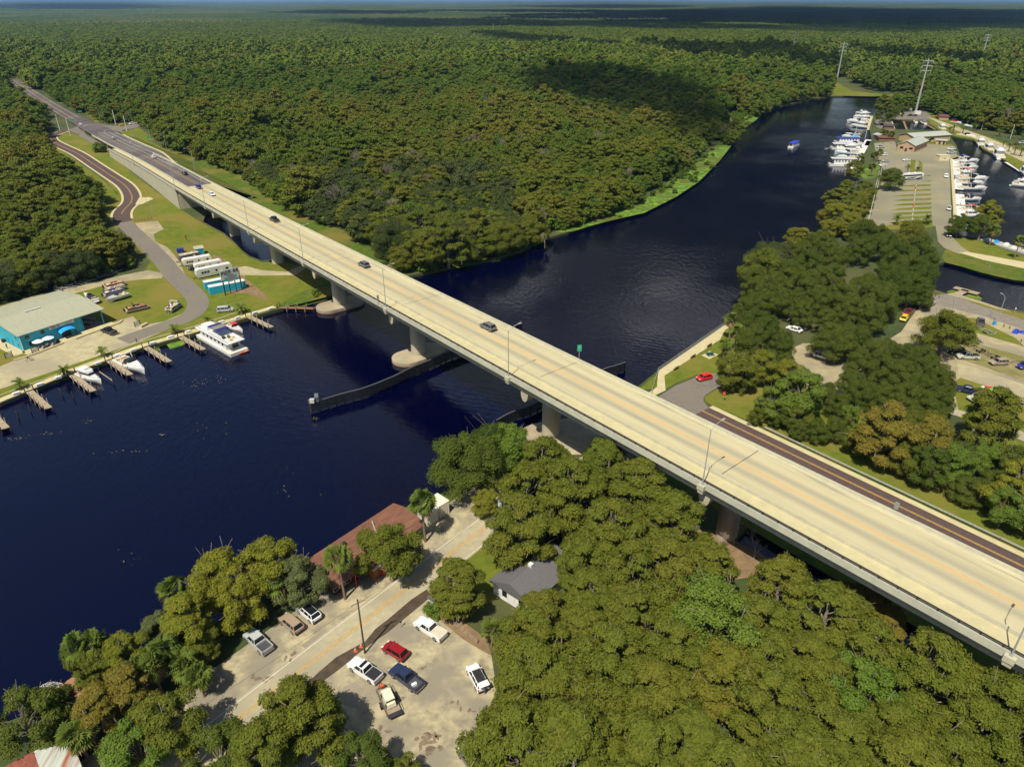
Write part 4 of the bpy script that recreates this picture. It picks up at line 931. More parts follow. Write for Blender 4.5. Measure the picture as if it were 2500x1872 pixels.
wood([(1185, 1960), (1215, 1780), (1250, 1680), (1265, 1590), (1310, 1530), (1400, 1470), (1490, 1370), (1640, 1370), (1740, 1365), (1850, 1385), (1990, 1430), (2080, 1500), (2190, 1570), (2310, 1645), (2440, 1700), (2560, 1765), (2600, 1990), (2000, 2060), (1300, 2060)], 10, 6.1,
     [('cypress', 'olive', 'olive')] * 8 + [('cypress', 'forest', 'brownish olive'), ('maple', 'olive', 'olive')], 'in the lower right wood', 'cypresses of the lower right wood', random.Random(3))
def crowns(lst, where, group, rng, zc=8):
    """stand of single surveyed crowns (u, v, radius in pixels); label by rows from the near edge"""
    D = []
    for u, v, r, *k in lst:
        p = at_crown(1800 + u / 2.76, 450 + v / 2.76, zc); D.append((p, r / 2.76 / FPX * math.hypot(p.y, p.x, CAM_H - zc), k[0] if k else 'dark'))
    D.sort(key=lambda d: d[0].y); n = 6; rows = [D[i:i + n] for i in range(0, len(D), n)]
    for k, row in enumerate(rows):
        for j, (p, r, fm) in enumerate(sorted(row, key=lambda d: d[0].x)):
            kd = 'maple' if fm in ('bright', 'yellow') else 'cypress' if fm == 'rust' else 'oak'; sc = r / {'oak': 6.4, 'maple': 4.9, 'cypress': 5.2}[kd]
            adj = {'dark': 'dark green', 'forest': 'brownish green', 'bright': 'light green', 'yellow': 'yellow green', 'rust': 'rusty', 'olive': 'olive'}[fm]
            tree(kd, p, sc, f'{adj} tree {where}, row {k + 1} from front, {nth(j + 1)} from left', group, fm, sz=min(1.35, max(.8, 1.05 / sc)), rng=rng)
crowns([(125, 590, 68), (190, 540, 70), (330, 440, 60, 'olive'), (420, 420, 60), (560, 400, 80), (640, 470, 80), (480, 520, 80), (360, 570, 80), (250, 640, 80), (130, 680, 80), (85, 770, 75), (185, 780, 88), (300, 740, 80), (420, 680, 90), (540, 620, 80), (640, 620, 85), (560, 740, 80), (690, 750, 90), (450, 800, 65), (620, 840, 65), (780, 810, 85), (860, 690, 90), (910, 840, 85),
        (990, 750, 90), (1030, 640, 90), (1150, 560, 90), (1250, 600, 80), (1170, 680, 85), (1270, 690, 55), (1080, 480, 90), (1240, 430, 80), (1000, 400, 75), (840, 410, 65), (860, 320, 80), (960, 300, 55), (1180, 330, 80, 'forest'), (1300, 500, 60)], 'on the wooded river point', 'oaks on the wooded point', random.Random(5))
crowns([(105, 860, 75), (200, 950, 95), (320, 1000, 75), (100, 1000, 90), (350, 1080, 50), (230, 1090, 65)], 'left of the sandy lot clearing', 'oaks left of the sandy lot', random.Random(15))
crowns([(840, 1150, 85), (950, 1100, 85), (1040, 1050, 70), (1150, 1120, 85), (1260, 1120, 80), (1330, 1190, 80), (1410, 1240, 70), (1000, 1220, 95), (1120, 1250, 95), (1240, 1300, 85), (790, 1250, 75), (870, 1340, 85), (1000, 1370, 85), (1140, 1390, 95), (1270, 1420, 85), (1380, 1370, 75), (1440, 1300, 50), (1080, 1500, 75), (1200, 1520, 75, 'olive'), (1350, 1490, 65, 'olive')], 'behind the sandy lot', 'oaks behind the sandy lot', random.Random(6))
crowns([(40, 1240, 60), (400, 1320, 65, 'bright'), (620, 1330, 65), (700, 1400, 65), (230, 1370, 60, 'olive'), (310, 1470, 60), (430, 1540, 55), (560, 1560, 65), (690, 1550, 65), (150, 1450, 50, 'olive'), (780, 1500, 60, 'bright')], 'along the guardrail, rear rank', 'trees along the guardrail', random.Random(16), 7)
wood([(1880, 985), (1960, 1000), (2060, 1045), (2150, 1080), (2260, 1110), (2400, 1100), (2560, 1180), (2560, 1310), (2470, 1250), (2300, 1160), (2150, 1090), (2000, 1030), (1900, 1005)], 4.5, 4.6,
     [('maple', 'dark', 'dark'), ('maple', 'bright', 'light green'), ('oak', 'dark', 'dark'), ('maple', 'olive', 'olive')], 'on the guardrail strip', 'trees on the guardrail strip', random.Random(8))
wood([(2040, 540), (2010, 570), (2075, 520), (2112, 470), (2125, 455), (2100, 520), (2080, 560)], 5, 5.0, [('maple', 'yellow', 'yellow green'), ('maple', 'olive', 'olive')], 'beside the marina lot', 'bank trees by the marina lot', random.Random(9))

# palms -------------------------------------------------------------
def palm(kind, k, u, v, sc, label, group, z=0):
    p = G(u, v, z); ms = (SABAL if kind == 'sabal' else DATE)[k]; TREES.append((p.x, p.y, 1.2))
    return put('cabbage_palm' if kind == 'sabal' else 'date_palm', ms, tuple(p), rt.uniform(0, 6), sc, label, 'palm', group)
gp = 'palms'
palm('sabal', 0, 1039, 1323, 1.12, 'tall cabbage palm beside the pale containers and brown roof', gp)
palm('sabal', 0, 843, 1462, 1.1, 'tall cabbage palm in front of the restaurant windows', gp)
palm('sabal', 1, 430, 1660, 1.0, 'cabbage palm above the shaded road edge on the lower left bank', gp); palm('sabal', 2, 470, 1680, 1.0, 'short cabbage palm right of the leaning palm trunk', gp)
palm('sabal', 1, 400, 1700, 1.0, 'cabbage palm leaning with a pale trunk on the lower left bank', gp); palm('sabal', 2, 500, 1700, 0.9, 'short cabbage palm nearest the shaded road edge', gp)
palm('sabal', 1, 215, 1660, 1.0, 'cabbage palm at the outer corner beside the wooden deck', gp); palm('sabal', 1, 260, 1640, 1.0, 'cabbage palm at the water just right of the wooden deck', gp)
palm('sabal', 2, 215, 1850, 1.0, 'cabbage palm against the end of the corrugated shed', gp); palm('sabal', 2, 360, 1690, 1.0, 'cabbage palm among the rusty cypresses', gp)
palm('sabal', 2, 440, 1500, 1.1, 'cabbage palm tip showing behind the golden waterside cypress', gp); palm('sabal', 2, 690, 1480, 1.2, 'cabbage palm hidden in the yellow green riverside trees', gp)
palm('sabal', 2, 1200, 1580, 0.8, 'low palm at the corner of the parking lot wood', gp); palm('sabal', 2, 1230, 1800, 0.8, 'low palm at the wood edge beside the white car', gp)
palm('sabal', 1, 1790, 860, 1.0, 'cabbage palm at the edge of the park lawn beside the picnic table', gp); palm('sabal', 1, 1780, 830, 1.0, 'cabbage palm at the end of the river walk', gp); palm('sabal', 2, 1765, 878, 0.9, 'short cabbage palm beside the park sign', gp)
palm('sabal', 0, 2475, 632, 0.9, 'slender cabbage palm on the lawn by the work barge', gp); palm('sabal', 1, 2415, 600, 1.0, 'cabbage palm on the basin corner behind the spreading cypress', gp)
palm('sabal', 1, 2130, 405, 1.0, 'reddish cabbage palm at the end of the white pier', gp); palm('sabal', 1, 2142, 395, 0.9, 'cabbage palm between white pier and parked cars', gp); palm('sabal', 1, 2125, 432, 0.9, 'cabbage palm on the green bank of the marina', gp)
palm('sabal', 1, 2090, 452, 0.9, 'leaning cabbage palm over the river by the marina', gp); palm('sabal', 1, 2058, 535, 1.0, 'cabbage palm among the yellow bank trees', gp); palm('sabal', 2, 2035, 555, 1.0, 'cabbage palm at the river end of the yellow bank trees', gp)
for k, (u, v) in enumerate(((2160, 342), (2172, 345), (2152, 338))): palm('sabal', 2, u, v, 1.0, f'{nth(k + 1)} palm in the clump by the marina shop shack', gp)
palm('date', 1, 2187, 549, 1.3, 'date palm with bare trunk at the left corner of the parking bays', gp); palm('date', 1, 2259, 548, 1.3, 'date palm at the right corner of the parking bays', gp)
palm('date', 0, 2214, 425, 1.2, 'date palm behind the black and white motorhome', gp); palm('date', 1, 2237, 425, 1.2, 'thin date palm behind the motorhome, right of the bigger one', gp)
for k, (u, v) in enumerate(((53, 950), (158, 917), (252, 872), (428, 815))): palm('date', 2, u, v, 1.3, f'{nth(k + 1)} small date palm from the left along the seawall lawn', gp)
palm('date', 2, 590, 765, 1.5, 'small date palm on the seawall lawn near the bridge', gp); palm('date', 2, 508, 787, 0.9, 'tiny bare date palm behind the houseboat', gp)
for k, (u, v) in enumerate(((2316, 328), (2326, 325), (2349, 328), (2380, 320), (2438, 334), (2467, 338), (2447, 362), (2461, 371), (2475, 379), (2490, 382), (2495, 342))): palm('date', 0, u, v, 1.25, f'{nth(k + 1)} date palm from the left along the marina\'s far sandy lane', gp)
del k

# shrubs
for u, v, sc, lb in ((245, 372, 2.2, 'dense green bush beside the top of the retaining wall'), (1500, 1500, 0.8, 'bush in the lower right wood edge'), (775, 722, .8, 'lush low bush on the bank beside the pier footing'),
                     (1875, 1000, 1.2, 'palmetto bush near the guardrail end'), (1940, 1035, 1.2, 'palmetto bush along the guardrail strip'), (1060, 1500, 0.8, 'weeds at the corner of the parking lot fence'),
                     (940, 575, 1.8, 'bush on the verge below the forest edge'), (905, 580, 1.6, 'bush beside the gravel gap behind the bridge'), (1000, 655, 2.0, 'bush at the river corner behind the bridge')):
    tree('bush', G(u, v), sc, lb, 'bushes', 'bright', rng=rt)

def bare(u, v, h, label, m=M_twig, seed=1, z=0):
    p = G(u, v, z); o = bpy.data.objects.new('bare_tree', bare_mesh(seed, m, h)); COL.objects.link(o); o.location = p; o.rotation_euler = (0, 0, seed)
    tag(o, label, 'tree', 'leafless trees', 'thing')
bare(1790, 1330, 7, 'leafless pale bush on brown earth beside the bridge pier', seed=1); bare(1840, 1365, 6, 'leafless pale bush hanging over the black water', seed=2); bare(1755, 1345, 5, 'leafless low bush left of the pier bush', seed=3)
bare(2260, 1640, 6, 'bare grey bush at the lower bank under the bridge', seed=4); bare(2180, 1620, 5, 'bare twiggy bush near the golden cypresses', seed=5); bare(333, 838, 2.6, 'leafless sapling on the seawall lawn', seed=6)
bare(1330, 605, 7, 'grey stump like bare tree at the far river bend', seed=7); bare(215, 240, 16, 'tall bare grey tree behind the road junction', seed=8); bare(1115, 595, 11, 'bare mauve tree on the far bank', M_twig2, 9); bare(720, 480, 12, 'bare white trunks at the forest edge by the bridge', seed=10)

# ------------------------------------------------------------------ far bank forest: nearest trees single, the rest one mass
EX = [[(p.x, p.y) for p in h] for h in holes]
for q in ([(-200, 1040), (174, 931), (355, 866), (507, 823), (672, 773), (809, 755), (850, 720), (1000, 684), (965, 640), (880, 582), (770, 538), (683, 490), (575, 423), (420, 360), (345, 305), (300, 300), (262, 302), (200, 278), (160, 268), (120, 248), (60, 205), (28, 190), (15, 205), (60, 240), (100, 272), (128, 305), (118, 330), (125, 350), (180, 385), (230, 425), (270, 460), (285, 490), (290, 530), (270, 545), (300, 590), (325, 625), (300, 660), (190, 690), (-200, 790)],
          [(-900, 2000), (-600, 1890), (0, 1775), (640, 1450), (1056, 1228), (1330, 1035), (1559, 946), (1778, 789), (1890, 670), (2020, 560), (2078, 452), (2112, 372), (2122, 316), (2133, 280), (2180, 272), (2262, 272), (2300, 290), (2330, 295), (2372, 308), (2400, 318), (2470, 328), (2620, 350), (3600, 520), (5000, 2600)],
          [(2022, 240), (2030, 190), (2075, 188), (2100, 214), (2132, 224), (2226, 232), (2227, 240)], [(15, 180), (60, 205), (60, 215), (5, 195)]):
    EX.append([(p.x, p.y) for p in px(q)])
EX.append([(p.x, p.y) for p in px([(0, 196), (14, 206), (100, 275), (70, 332), (108, 362), (125, 387), (166, 419), (228, 466), (222, 500), (215, 520), (275, 544), (290, 570), (308, 622), (285, 645), (127, 695), (-40, 740), (-40, 900), (400, 760), (450, 560), (400, 470), (230, 340), (200, 290), (60, 200)], 10)])
for q in LILY:
    for du, dv in ((0, 0), (-14, -6), (-27, -12)): EX.append([(p.x, p.y) for p in px([(u + du, v + dv) for u, v in q], 5)])
EXB = [(min(x for x, _ in e), max(x for x, _ in e), min(y for _, y in e), max(y for _, y in e)) for e in EX]
MARG = []
def blocked(x, y):
    for e, b in zip(EX, EXB):
        if b[0] < x < b[1] and b[2] < y < b[3] and inside((x, y), e): return True
    if -640 < x < 150:
        i = idx(x); k = min(range(max(0, i - 12), min(len(CL), i + 12)), key=lambda j: (CL[j].x - x) ** 2 + (CL[j].y - y) ** 2)
        d = math.hypot(CL[k].x - x, CL[k].y - y); up_ = (Vector((x, y, 0)) - Vector((*CL[k].xy, 0))).dot(NR[k][0]) < 0
        if d < ((9 + CL[k].z * 0.35) if up_ else 12): return True
    return False
rf = random.Random(77); pts = []
HT = 1250.0 / FPX * 1.06
def band(y0, y1, g, jit=0.42):
    y = y0
    while y < y1:
        xm = HT * (y * math.cos(PITCH) + 46) + 14
        x = -xm
        while x < xm:
            a, b = x + rf.uniform(-jit, jit) * g, y + rf.uniform(-jit, jit) * g
            if not blocked(a, b): pts.append((a, b, g))
            x += g
        y += g * 0.92
band(190, 420, 5.4); band(420, 800, 6.0); band(800, 1500, 8.2); band(1500, 3600, 12.5)
pts.sort(key=lambda p: p[0] ** 2 + p[1] ** 2)
N_IND = max(0, 296 - n_tree)
ind, rest = pts[:N_IND], pts[N_IND:]
print('trees placed', n_tree, 'single forest', len(ind), 'mass', len(rest))
ind.sort(key=lambda p: (p[0] > -60, p[0]))
segs = {}
for a, b, g in ind:
    where = 'beside the slough' if a < -100 else 'behind the bridge' if a < 0 else 'on the far river bank'
    segs.setdefault((where, int(b // 14)), []).append((a, b))
rows = {}
for (where, r_), ps in sorted(segs.items()):
    rows[where] = rows.get(where, 0) + 1
    for j, (a, b) in enumerate(sorted(ps)):
        kd = rf.choice(('oak', 'oak', 'cypress', 'maple')); fm = rf.choice(('forest', 'forest', 'greyoak', 'greyoak', 'olive')); adj = {'forest': 'brownish green', 'greyoak': 'greyish dark green', 'olive': 'olive'}[fm]; kd = 'oak' if fm == 'greyoak' else kd
        tree(kd, Vector((a, b, 0)), rf.uniform(0.75, 1.15), f'{adj} tree {where}, row {rows[where]} from front, {nth(j + 1)} from left', 'front trees of the far forest', fm, rng=rf)

PR = [proto('cypress', 0, 0.55, 4600, F_BROWNFOR), proto('oak', 1, 0.58, 4000, F_FOR), proto('cypress', 2, 0.55, 4600, F_BROWNFOR), proto('maple', 0, 0.55, 2900, F_FOR), proto('oak', 3, 0.58, 4000, F_BROWNFOR),
      proto('pine', 0, 0.6, 1500, F_PINE), proto('pine', 1, 0.6, 1500, F_FOR), bpy.data.objects.new('woodland_crown', bare_mesh(3, M_twig2, 14, depth=5)),
      proto('oak', 4, 1.7, 420, F_BROWNFOR), proto('maple', 1, 1.6, 380, F_FAR), proto('pine', 2, 1.5, 280, F_FAR), proto('pine', 3, 1.5, 280, F_FOR), proto('bush', 0, 0.55, 320, F_FOR), proto('oak', 5, 0.45, 6500, F_OAKGREY), proto('cypress', 6, 0.45, 7500, F_BROWNFOR), proto('cypress', 7, 0.45, 7500, F_BROWNFOR), proto('oak', 8, 0.45, 6500, F_FOR)]
pc = bpy.data.collections.new('woodland_kinds')
for k, o in enumerate(PR): o.name = 'woodland_kind_%02d' % k; pc.objects.link(o)
under = [(a + rf.uniform(-5, 5), b + rf.uniform(-5, 5), -1) for a, b, g in rest + ind if a * a + b * b < 700 ** 2 for _ in range(2)]
rest += [q for q in under if not blocked(q[0], q[1])]
for q in LILY:                                            # reeds and bushes growing on the marshy margin
    Q = [(p.x, p.y) for p in px(q)]; xa, xb, ya, yb = min(a for a, _ in Q), max(a for a, _ in Q), min(b for _, b in Q), max(b for _, b in Q); k = 0
    Q2 = [(p.x, p.y) for p in px([(u - 9, v - 4) for u, v in q])]
    for _ in range(4000):
        a, b = rf.uniform(xa, xb), rf.uniform(ya, yb)
        if inside((a, b), Q) and (inside((a + 5, b - 5), Q2) or rf.random() < .05) and k < 170: rest.append((a, b, -2)); k += 1
n_ = len(rest); co = np.zeros((n_, 3), np.float32); ix = np.zeros(n_, np.int32); rot = np.zeros((n_, 3), np.float32); scl = np.zeros((n_, 3), np.float32)
rg = np.random.default_rng(5)
for i, (a, b, g) in enumerate(rest):
    d = math.hypot(a, b); co[i] = (a, b, 0); q = rg.uniform(); u_, v_ = proj((a, b, 0))
    green = 0.5 + 0.5 * math.sin(a * 0.006 + 1.3) * math.sin(b * 0.004 + 0.5)
    pine_ = min(1, max(0, (d - 480 - 160 * green) / 260))
    if d < 1000:
        gz = 620 < u_ < 1270 and 430 + (u_ - 620) * .02 < v_ < 640
        if q < (0.09 if gz else 0.035) and d < 700: ix[i] = 7
        elif gz and rg.uniform() < .75: ix[i] = 13
        elif d < 430: ix[i] = (14, 15, 15, 14, 16)[int(rg.uniform() * 5)]
        elif rg.uniform() < pine_ * 0.8: ix[i] = 5 if rg.uniform() < 0.75 else 6
        else: ix[i] = (0, 2, 4, 1, 3)[min(4, int(rg.uniform() ** 1.3 * 5))]
    else: ix[i] = (10, 10, 11, 9, 8)[int(rg.uniform() * 5)]
    if g < 0:
        s = rg.uniform(1.2, 2.2) if g == -1 else rg.uniform(.35, 1.1); ix[i] = 12; scl[i] = (s, s, s * rg.uniform(.7, 1.2)); rot[i] = (0, 0, rg.uniform(0, 6.28)); continue
    s = g / 6.1 * (0.70 + 0.75 * rg.uniform() ** 1.6) * (0.95 + 0.28 * math.sin(a * .031 + 2 * math.sin(b * .017)) * math.sin(b * .027 + math.sin(a * .021))) if g < 9 else g / 6.6 * rg.uniform(0.8, 1.2)
    s = min(s, 2.0); hh = rg.uniform(0.62, 0.98) * (1.0 if g < 12 else 0.72); scl[i] = (s, s, s * hh if g < 9 else min(1.0, s) * hh); rot[i] = (0, 0, rg.uniform(0, 6.28))
me = bpy.data.meshes.new('woodland'); me.vertices.add(n_); me.vertices.foreach_set('co', co.ravel())
a_ = me.attributes.new('kind_index', 'INT', 'POINT'); a_.data.foreach_set('value', ix)
a_ = me.attributes.new('turn', 'FLOAT_VECTOR', 'POINT'); a_.data.foreach_set('vector', rot.ravel())
a_ = me.attributes.new('size', 'FLOAT_VECTOR', 'POINT'); a_.data.foreach_set('vector', scl.ravel())
wo = bpy.data.objects.new('woodland', me); COL.objects.link(wo)
tag(wo, 'dense green and olive forest covering the far land', 'forest', None, 'stuff')
ng = bpy.data.node_groups.new('woodland_planting', 'GeometryNodeTree'); ng.is_modifier = True
ng.interface.new_socket('Geometry', in_out='INPUT', socket_type='NodeSocketGeometry'); ng.interface.new_socket('Geometry', in_out='OUTPUT', socket_type='NodeSocketGeometry')
gi, go = ng.nodes.new('NodeGroupInput'), ng.nodes.new('NodeGroupOutput'); ip = ng.nodes.new('GeometryNodeInstanceOnPoints'); ci_ = ng.nodes.new('GeometryNodeCollectionInfo')
ci_.inputs['Collection'].default_value = pc; ci_.inputs['Separate Children'].default_value = True; ci_.inputs['Reset Children'].default_value = True
def named(n, t):
    a = ng.nodes.new('GeometryNodeInputNamedAttribute'); a.data_type = t; a.inputs['Name'].default_value = n; return a.outputs['Attribute']
ng.links.new(gi.outputs[0], ip.inputs['Points']); ng.links.new(ci_.outputs[0], ip.inputs['Instance']); ip.inputs['Pick Instance'].default_value = True
ng.links.new(named('kind_index', 'INT'), ip.inputs['Instance Index']); ng.links.new(named('turn', 'FLOAT_VECTOR'), ip.inputs['Rotation']); ng.links.new(named('size', 'FLOAT_VECTOR'), ip.inputs['Scale'])
ng.links.new(ip.outputs[0], go.inputs[0])
md = wo.modifiers.new('planting', 'NODES'); md.node_group = ng

# canopy beyond the planted trees: one rough surface out to the horizon
rg = np.random.default_rng(9); na, nr_ = 900, 150
rr = 3450 * (46000 / 3450) ** (np.arange(nr_) / (nr_ - 1)); aa = np.linspace(-R(41), R(41), na)
RR, AA = np.meshgrid(rr, aa, indexing='ij'); X = RR * np.sin(AA); Y = RR * np.cos(AA)
Z = 8 + 4.5 * rg.uniform(-1, 1, RR.shape) + 3 * np.sin(X / 310 + np.sin(Y / 450)) * np.sin(Y / 620 + 1)
Z[0] = 0
V = np.stack([X, Y, Z], -1).reshape(-1, 3).astype(np.float32); ii = np.arange(na * nr_).reshape(nr_, na)
Fq = np.stack([ii[:-1, :-1], ii[:-1, 1:], ii[1:, 1:], ii[1:, :-1]], -1).reshape(-1, 4)
me = bpy.data.meshes.new('far_forest'); me.vertices.add(len(V)); me.vertices.foreach_set('co', V.ravel()); me.loops.add(Fq.size); me.loops.foreach_set('vertex_index', Fq.ravel().astype(np.int32)); me.polygons.add(len(Fq)); me.polygons.foreach_set('loop_start', np.arange(0, Fq.size, 4, dtype=np.int32)); me.update(calc_edges=True)
me.materials.append(mat('far_canopy', (0.050, 0.072, 0.016), 0.95, col2=(0.022, 0.040, 0.012), scale=0.004, world=True, detail=9, col3=(0.075, 0.085, 0.03), scale3=0.0011, spec=0.05))
ff = bpy.data.objects.new('far_forest', me); COL.objects.link(ff); tag(ff, 'endless flat forest fading to the horizon', 'forest', None, 'stuff')
# ------------------------------------------------------------------ vehicles
P_WHITE = paint('white_paint', (0.78, 0.78, 0.76)); P_SILVER = paint('silver_paint', (0.42, 0.44, 0.43)); P_GREY = paint('grey_paint', (0.13, 0.135, 0.14)); P_BLACK = paint('black_paint', (0.016, 0.016, 0.02))
P_NAVY = paint('navy_paint', (0.022, 0.032, 0.075)); P_BLUE = paint('blue_paint', (0.03, 0.03, 0.22)); P_RED = paint('red_paint', (0.26, 0.008, 0.010)); P_BRED = paint('bright_red_paint', (0.72, 0.012, 0.014)); P_TAN = paint('tan_paint', (0.33, 0.25, 0.17))
P_YELLOW = paint('yellow_paint', (0.75, 0.52, 0.02)); P_GBLUE = paint('grey_blue_paint', (0.10, 0.125, 0.15)); P_SAGE = paint('pale_sage_paint', (0.45, 0.48, 0.40)); P_MAROON = paint('maroon_paint', (0.16, 0.02, 0.025))
M_rim = mat('wheel_rim', (0.35, 0.35, 0.36), 0.35, metal=0.6); M_tail = mat('tail_light', (0.45, 0.01, 0.01), 0.3); M_head = mat('head_light', (0.7, 0.7, 0.68), 0.15)
M_bedcover = mat('black_vinyl', (0.022, 0.022, 0.026), 0.6, scale=3.0); M_trim = mat('dark_plastic', (0.03, 0.03, 0.032), 0.6); M_bed = mat('bed_liner', (0.06, 0.06, 0.065), 0.8)
CARS = {}
SPEC = {  # L, W, belt, roof, (rear glass x0, x1), (front glass x0, x1), wheel radius
 'sedan': (4.75, 1.82, 0.95, 1.44, (-1.75, -1.05), (0.55, 1.25), .33), 'hatch': (4.2, 1.82, 0.98, 1.55, (-1.95, -1.55), (0.65, 1.25), .33),
 'suv': (4.8, 1.92, 1.08, 1.72, (-2.25, -1.85), (0.55, 1.15), .37), 'van': (5.1, 1.98, 1.08, 1.76, (-2.45, -2.15), (0.95, 1.75), .35), 'pickup': (5.85, 2.0, 1.16, 1.88, (-0.75, -0.5), (0.8, 1.4), .42)}
def body_mesh(kind):
    L, Wd, belt, roof, rg_, fg, wr = SPEC[kind]; b = MB(); h = L / 2; rear = -h if kind != 'pickup' else rg_[0] - 0.12
    hood = belt - (0.03 if kind != 'pickup' else 0.06)
    prof = [(rear, .38), (h - .06, .36), (h, .5), (h - .02, .72), (h - .18, hood - .14), (h - .45, hood - .05), (fg[1] - .05, belt), (rear + .12, belt), (rear + .02, belt - .12), (rear, .7)]
    if kind == 'sedan': prof[-3] = (rear + .18, belt - .02); prof[-2] = (rear + .03, belt - .15)
    def sec(y, k): return [((p[0]) * k + (1 - k) * 0, y, .36 + (p[1] - .36) * (k + (1 - k) * .4)) for p in prof]
    b.loft([sec(-Wd / 2, .955), sec(-Wd / 2 + .05, .985), sec(-Wd / 2 + .16, 1), sec(Wd / 2 - .16, 1), sec(Wd / 2 - .05, .985), sec(Wd / 2, .955)])
    zr = roof; wt = Wd / 2 - .24; wb_ = Wd / 2 - .06
    b.box(((rg_[1] + fg[0]) / 2, 0, zr - .03), (fg[0] - rg_[1] + .06, 2 * wt + .04, .07), top=(.97, .93))
    for s in (-1, 1):
        b.tube((fg[1], s * wb_, belt - .02), (fg[0], s * wt, zr - .03), .05, n=5); b.tube((rg_[0], s * wb_, belt - .02), (rg_[1], s * wt, zr - .03), .07, n=5)
        for x in ([0.0] if kind in ('sedan', 'hatch', 'pickup') else [-.05, -1.2]): b.tube((x, s * wb_, belt), (x, s * wt, zr - .03), .045, n=5)
        b.box((fg[1] - .2, s * (Wd / 2 + .08), belt + .05), (.12, .2, .14))
    if kind == 'pickup':
        r0 = rear
        for s in (-1, 1): b.box(((r0 - h) / 2, s * (Wd / 2 - .06), .80), (h + r0, .12, .82), top=(1, .7))
        b.box((-h + .05, 0, .82), (.1, Wd - .1, .78)); b.box(((r0 - h) / 2, 0, .62), (h + r0, Wd - .12, .3))
    return b
def make_car(kind, m, roofm=None, cover=None, open_hatch=False):
    L, Wd, belt, roof, rg_, fg, wr = SPEC[kind]; h = L / 2
    nm = {'sedan': 'sedan_car', 'hatch': 'hatchback_car', 'suv': 'suv_car', 'van': 'minivan', 'pickup': 'pickup_truck'}[kind]
    t = thing(nm, nm, 'car'); t['category'] = {'pickup': 'pickup truck', 'van': 'minivan', 'suv': 'suv'}.get(kind, 'car')
    body_mesh(kind).build('body', m, t, smooth=False, fix=True)
    wt = Wd / 2 - .25; wb_ = Wd / 2 - .07; b = MB()
    b.add([(rg_[0], -wb_, belt - .02), (fg[1], -wb_, belt - .02), (fg[1], wb_, belt - .02), (rg_[0], wb_, belt - .02), (rg_[1], -wt, roof - .06), (fg[0], -wt, roof - .06), (fg[0], wt, roof - .06), (rg_[1], wt, roof - .06)],
          [(3, 2, 1, 0), (4, 5, 6, 7), (0, 1, 5, 4), (1, 2, 6, 5), (2, 3, 7, 6), (3, 0, 4, 7)]); b.build('window', M_glass, t)
    if roofm is not None: MB().box(((rg_[1] + fg[0]) / 2 + (.1 if kind == 'sedan' else 0), 0, roof + .02), ((fg[0] - rg_[1]) * (.95 if kind != 'pickup' else .42), 2 * wt - .12, .03)).build('sunroof' if roofm is M_glass else 'roof_panel', roofm, t)
    if kind == 'pickup':
        x0, x1 = -h + .1, rg_[0] - .15
        if cover is not None: MB().box(((x0 + x1) / 2, 0, 1.23), (x1 - x0, Wd - .16, .06), top=(.99, .97)).build('bed_cover', cover, t)
        else: MB().box(((x0 + x1) / 2, 0, .79), (x1 - x0 - .02, Wd - .26, .05)).build('bed_floor', M_bed, t)
    if open_hatch:
        b = MB(); b.box((-h + .05, 0, roof + .12), (.95, Wd - .3, .06)); b.build('open_tailgate', m, t)
    wx = L * .305; ax = (-wx - .05, wx + .02)
    for x in ax:
        for s in (-1, 1):
            w = MB().tube((x, s * (Wd / 2 - .2), wr), (x, s * (Wd / 2 + .02), wr), wr, n=14).build('wheel', M_black, t)
            MB().tube((x, s * (Wd / 2 - .05), wr), (x, s * (Wd / 2 + .035), wr), wr * .62, n=10).build('rim', M_rim, w)
    for s in (-1, 1):
        MB().box((h - .1, s * (Wd / 2 - .28), .74), (.2, .36, .16)).build('headlight', M_head, t); MB().box((-h + .04, s * (Wd / 2 - .14), .86), (.1, .2, .3 if kind != 'sedan' else .16)).build('taillight', M_tail, t)
    MB().box((h - .02, 0, .48), (.12, Wd - .2, .2)).build('front_bumper', M_trim, t); MB().box((-h + .0, 0, .47), (.14, Wd - .16, .2)).build('rear_bumper', M_trim if kind != 'pickup' else M_rim, t)
    return t
def car(kind, m, label, group, front=None, rear=None, bridge_at=None, away=True, roofm=None, cover=None, open_hatch=False, z=0.08, sc=1.0):
    key = (kind, m.name, roofm and roofm.name, cover and cover.name, open_hatch)
    if bridge_at:
        u, v = bridge_at; i = min(range(I_X, len(CL)), key=lambda j: (lambda q: (q[0] - u) ** 2 + (q[1] - v) ** 2)(proj(bp_(j, -2.0 if away else 2.0, .7))))
        loc = bp_(i, -2.0 if away else 2.0, 0.03 if i >= I_J else .1); t = NR[i][1] * (-1 if away else 1); rz = math.atan2(t.y, t.x)
    else:
        a, b = G(*front, z), G(*rear, z); loc = (a + b) / 2; rz = math.atan2(a.y - b.y, a.x - b.x)
    if key not in CARS:
        o = make_car(kind, m, roofm, cover, open_hatch); CARS[key] = o; o.location = loc; o.rotation_euler = (0, 0, rz); o['label'] = label; o['group'] = group
    else: o = dup(CARS[key], loc, rz, label, group)
    o.scale = (sc, sc, sc); return o
gl = 'vehicles in the near parking lot'
f6 = lambda x, y: (600 + x / 3.16, 1400 + y / 3.16)
car('pickup', P_WHITE, 'white pickup with black bed cover and sunroof, hitched to the trailer', gl, f6(808, 690), f6(1040, 845), roofm=M_glass, cover=M_bedcover)
car('pickup', P_NAVY, 'dark blue pickup with white cooler in its open bed', gl, f6(1135, 745), f6(1350, 905))
car('pickup', P_WHITE, 'white pickup with open pale bed by the lot corner fence', gl, f6(1330, 385), f6(1520, 510), cover=mat('pale_bed', (0.55, 0.5, 0.36), 0.8))
car('hatch', P_RED, 'dark red hatchback behind the blue pickup', gl, f6(1080, 570), f6(1235, 665), sc=1.02)
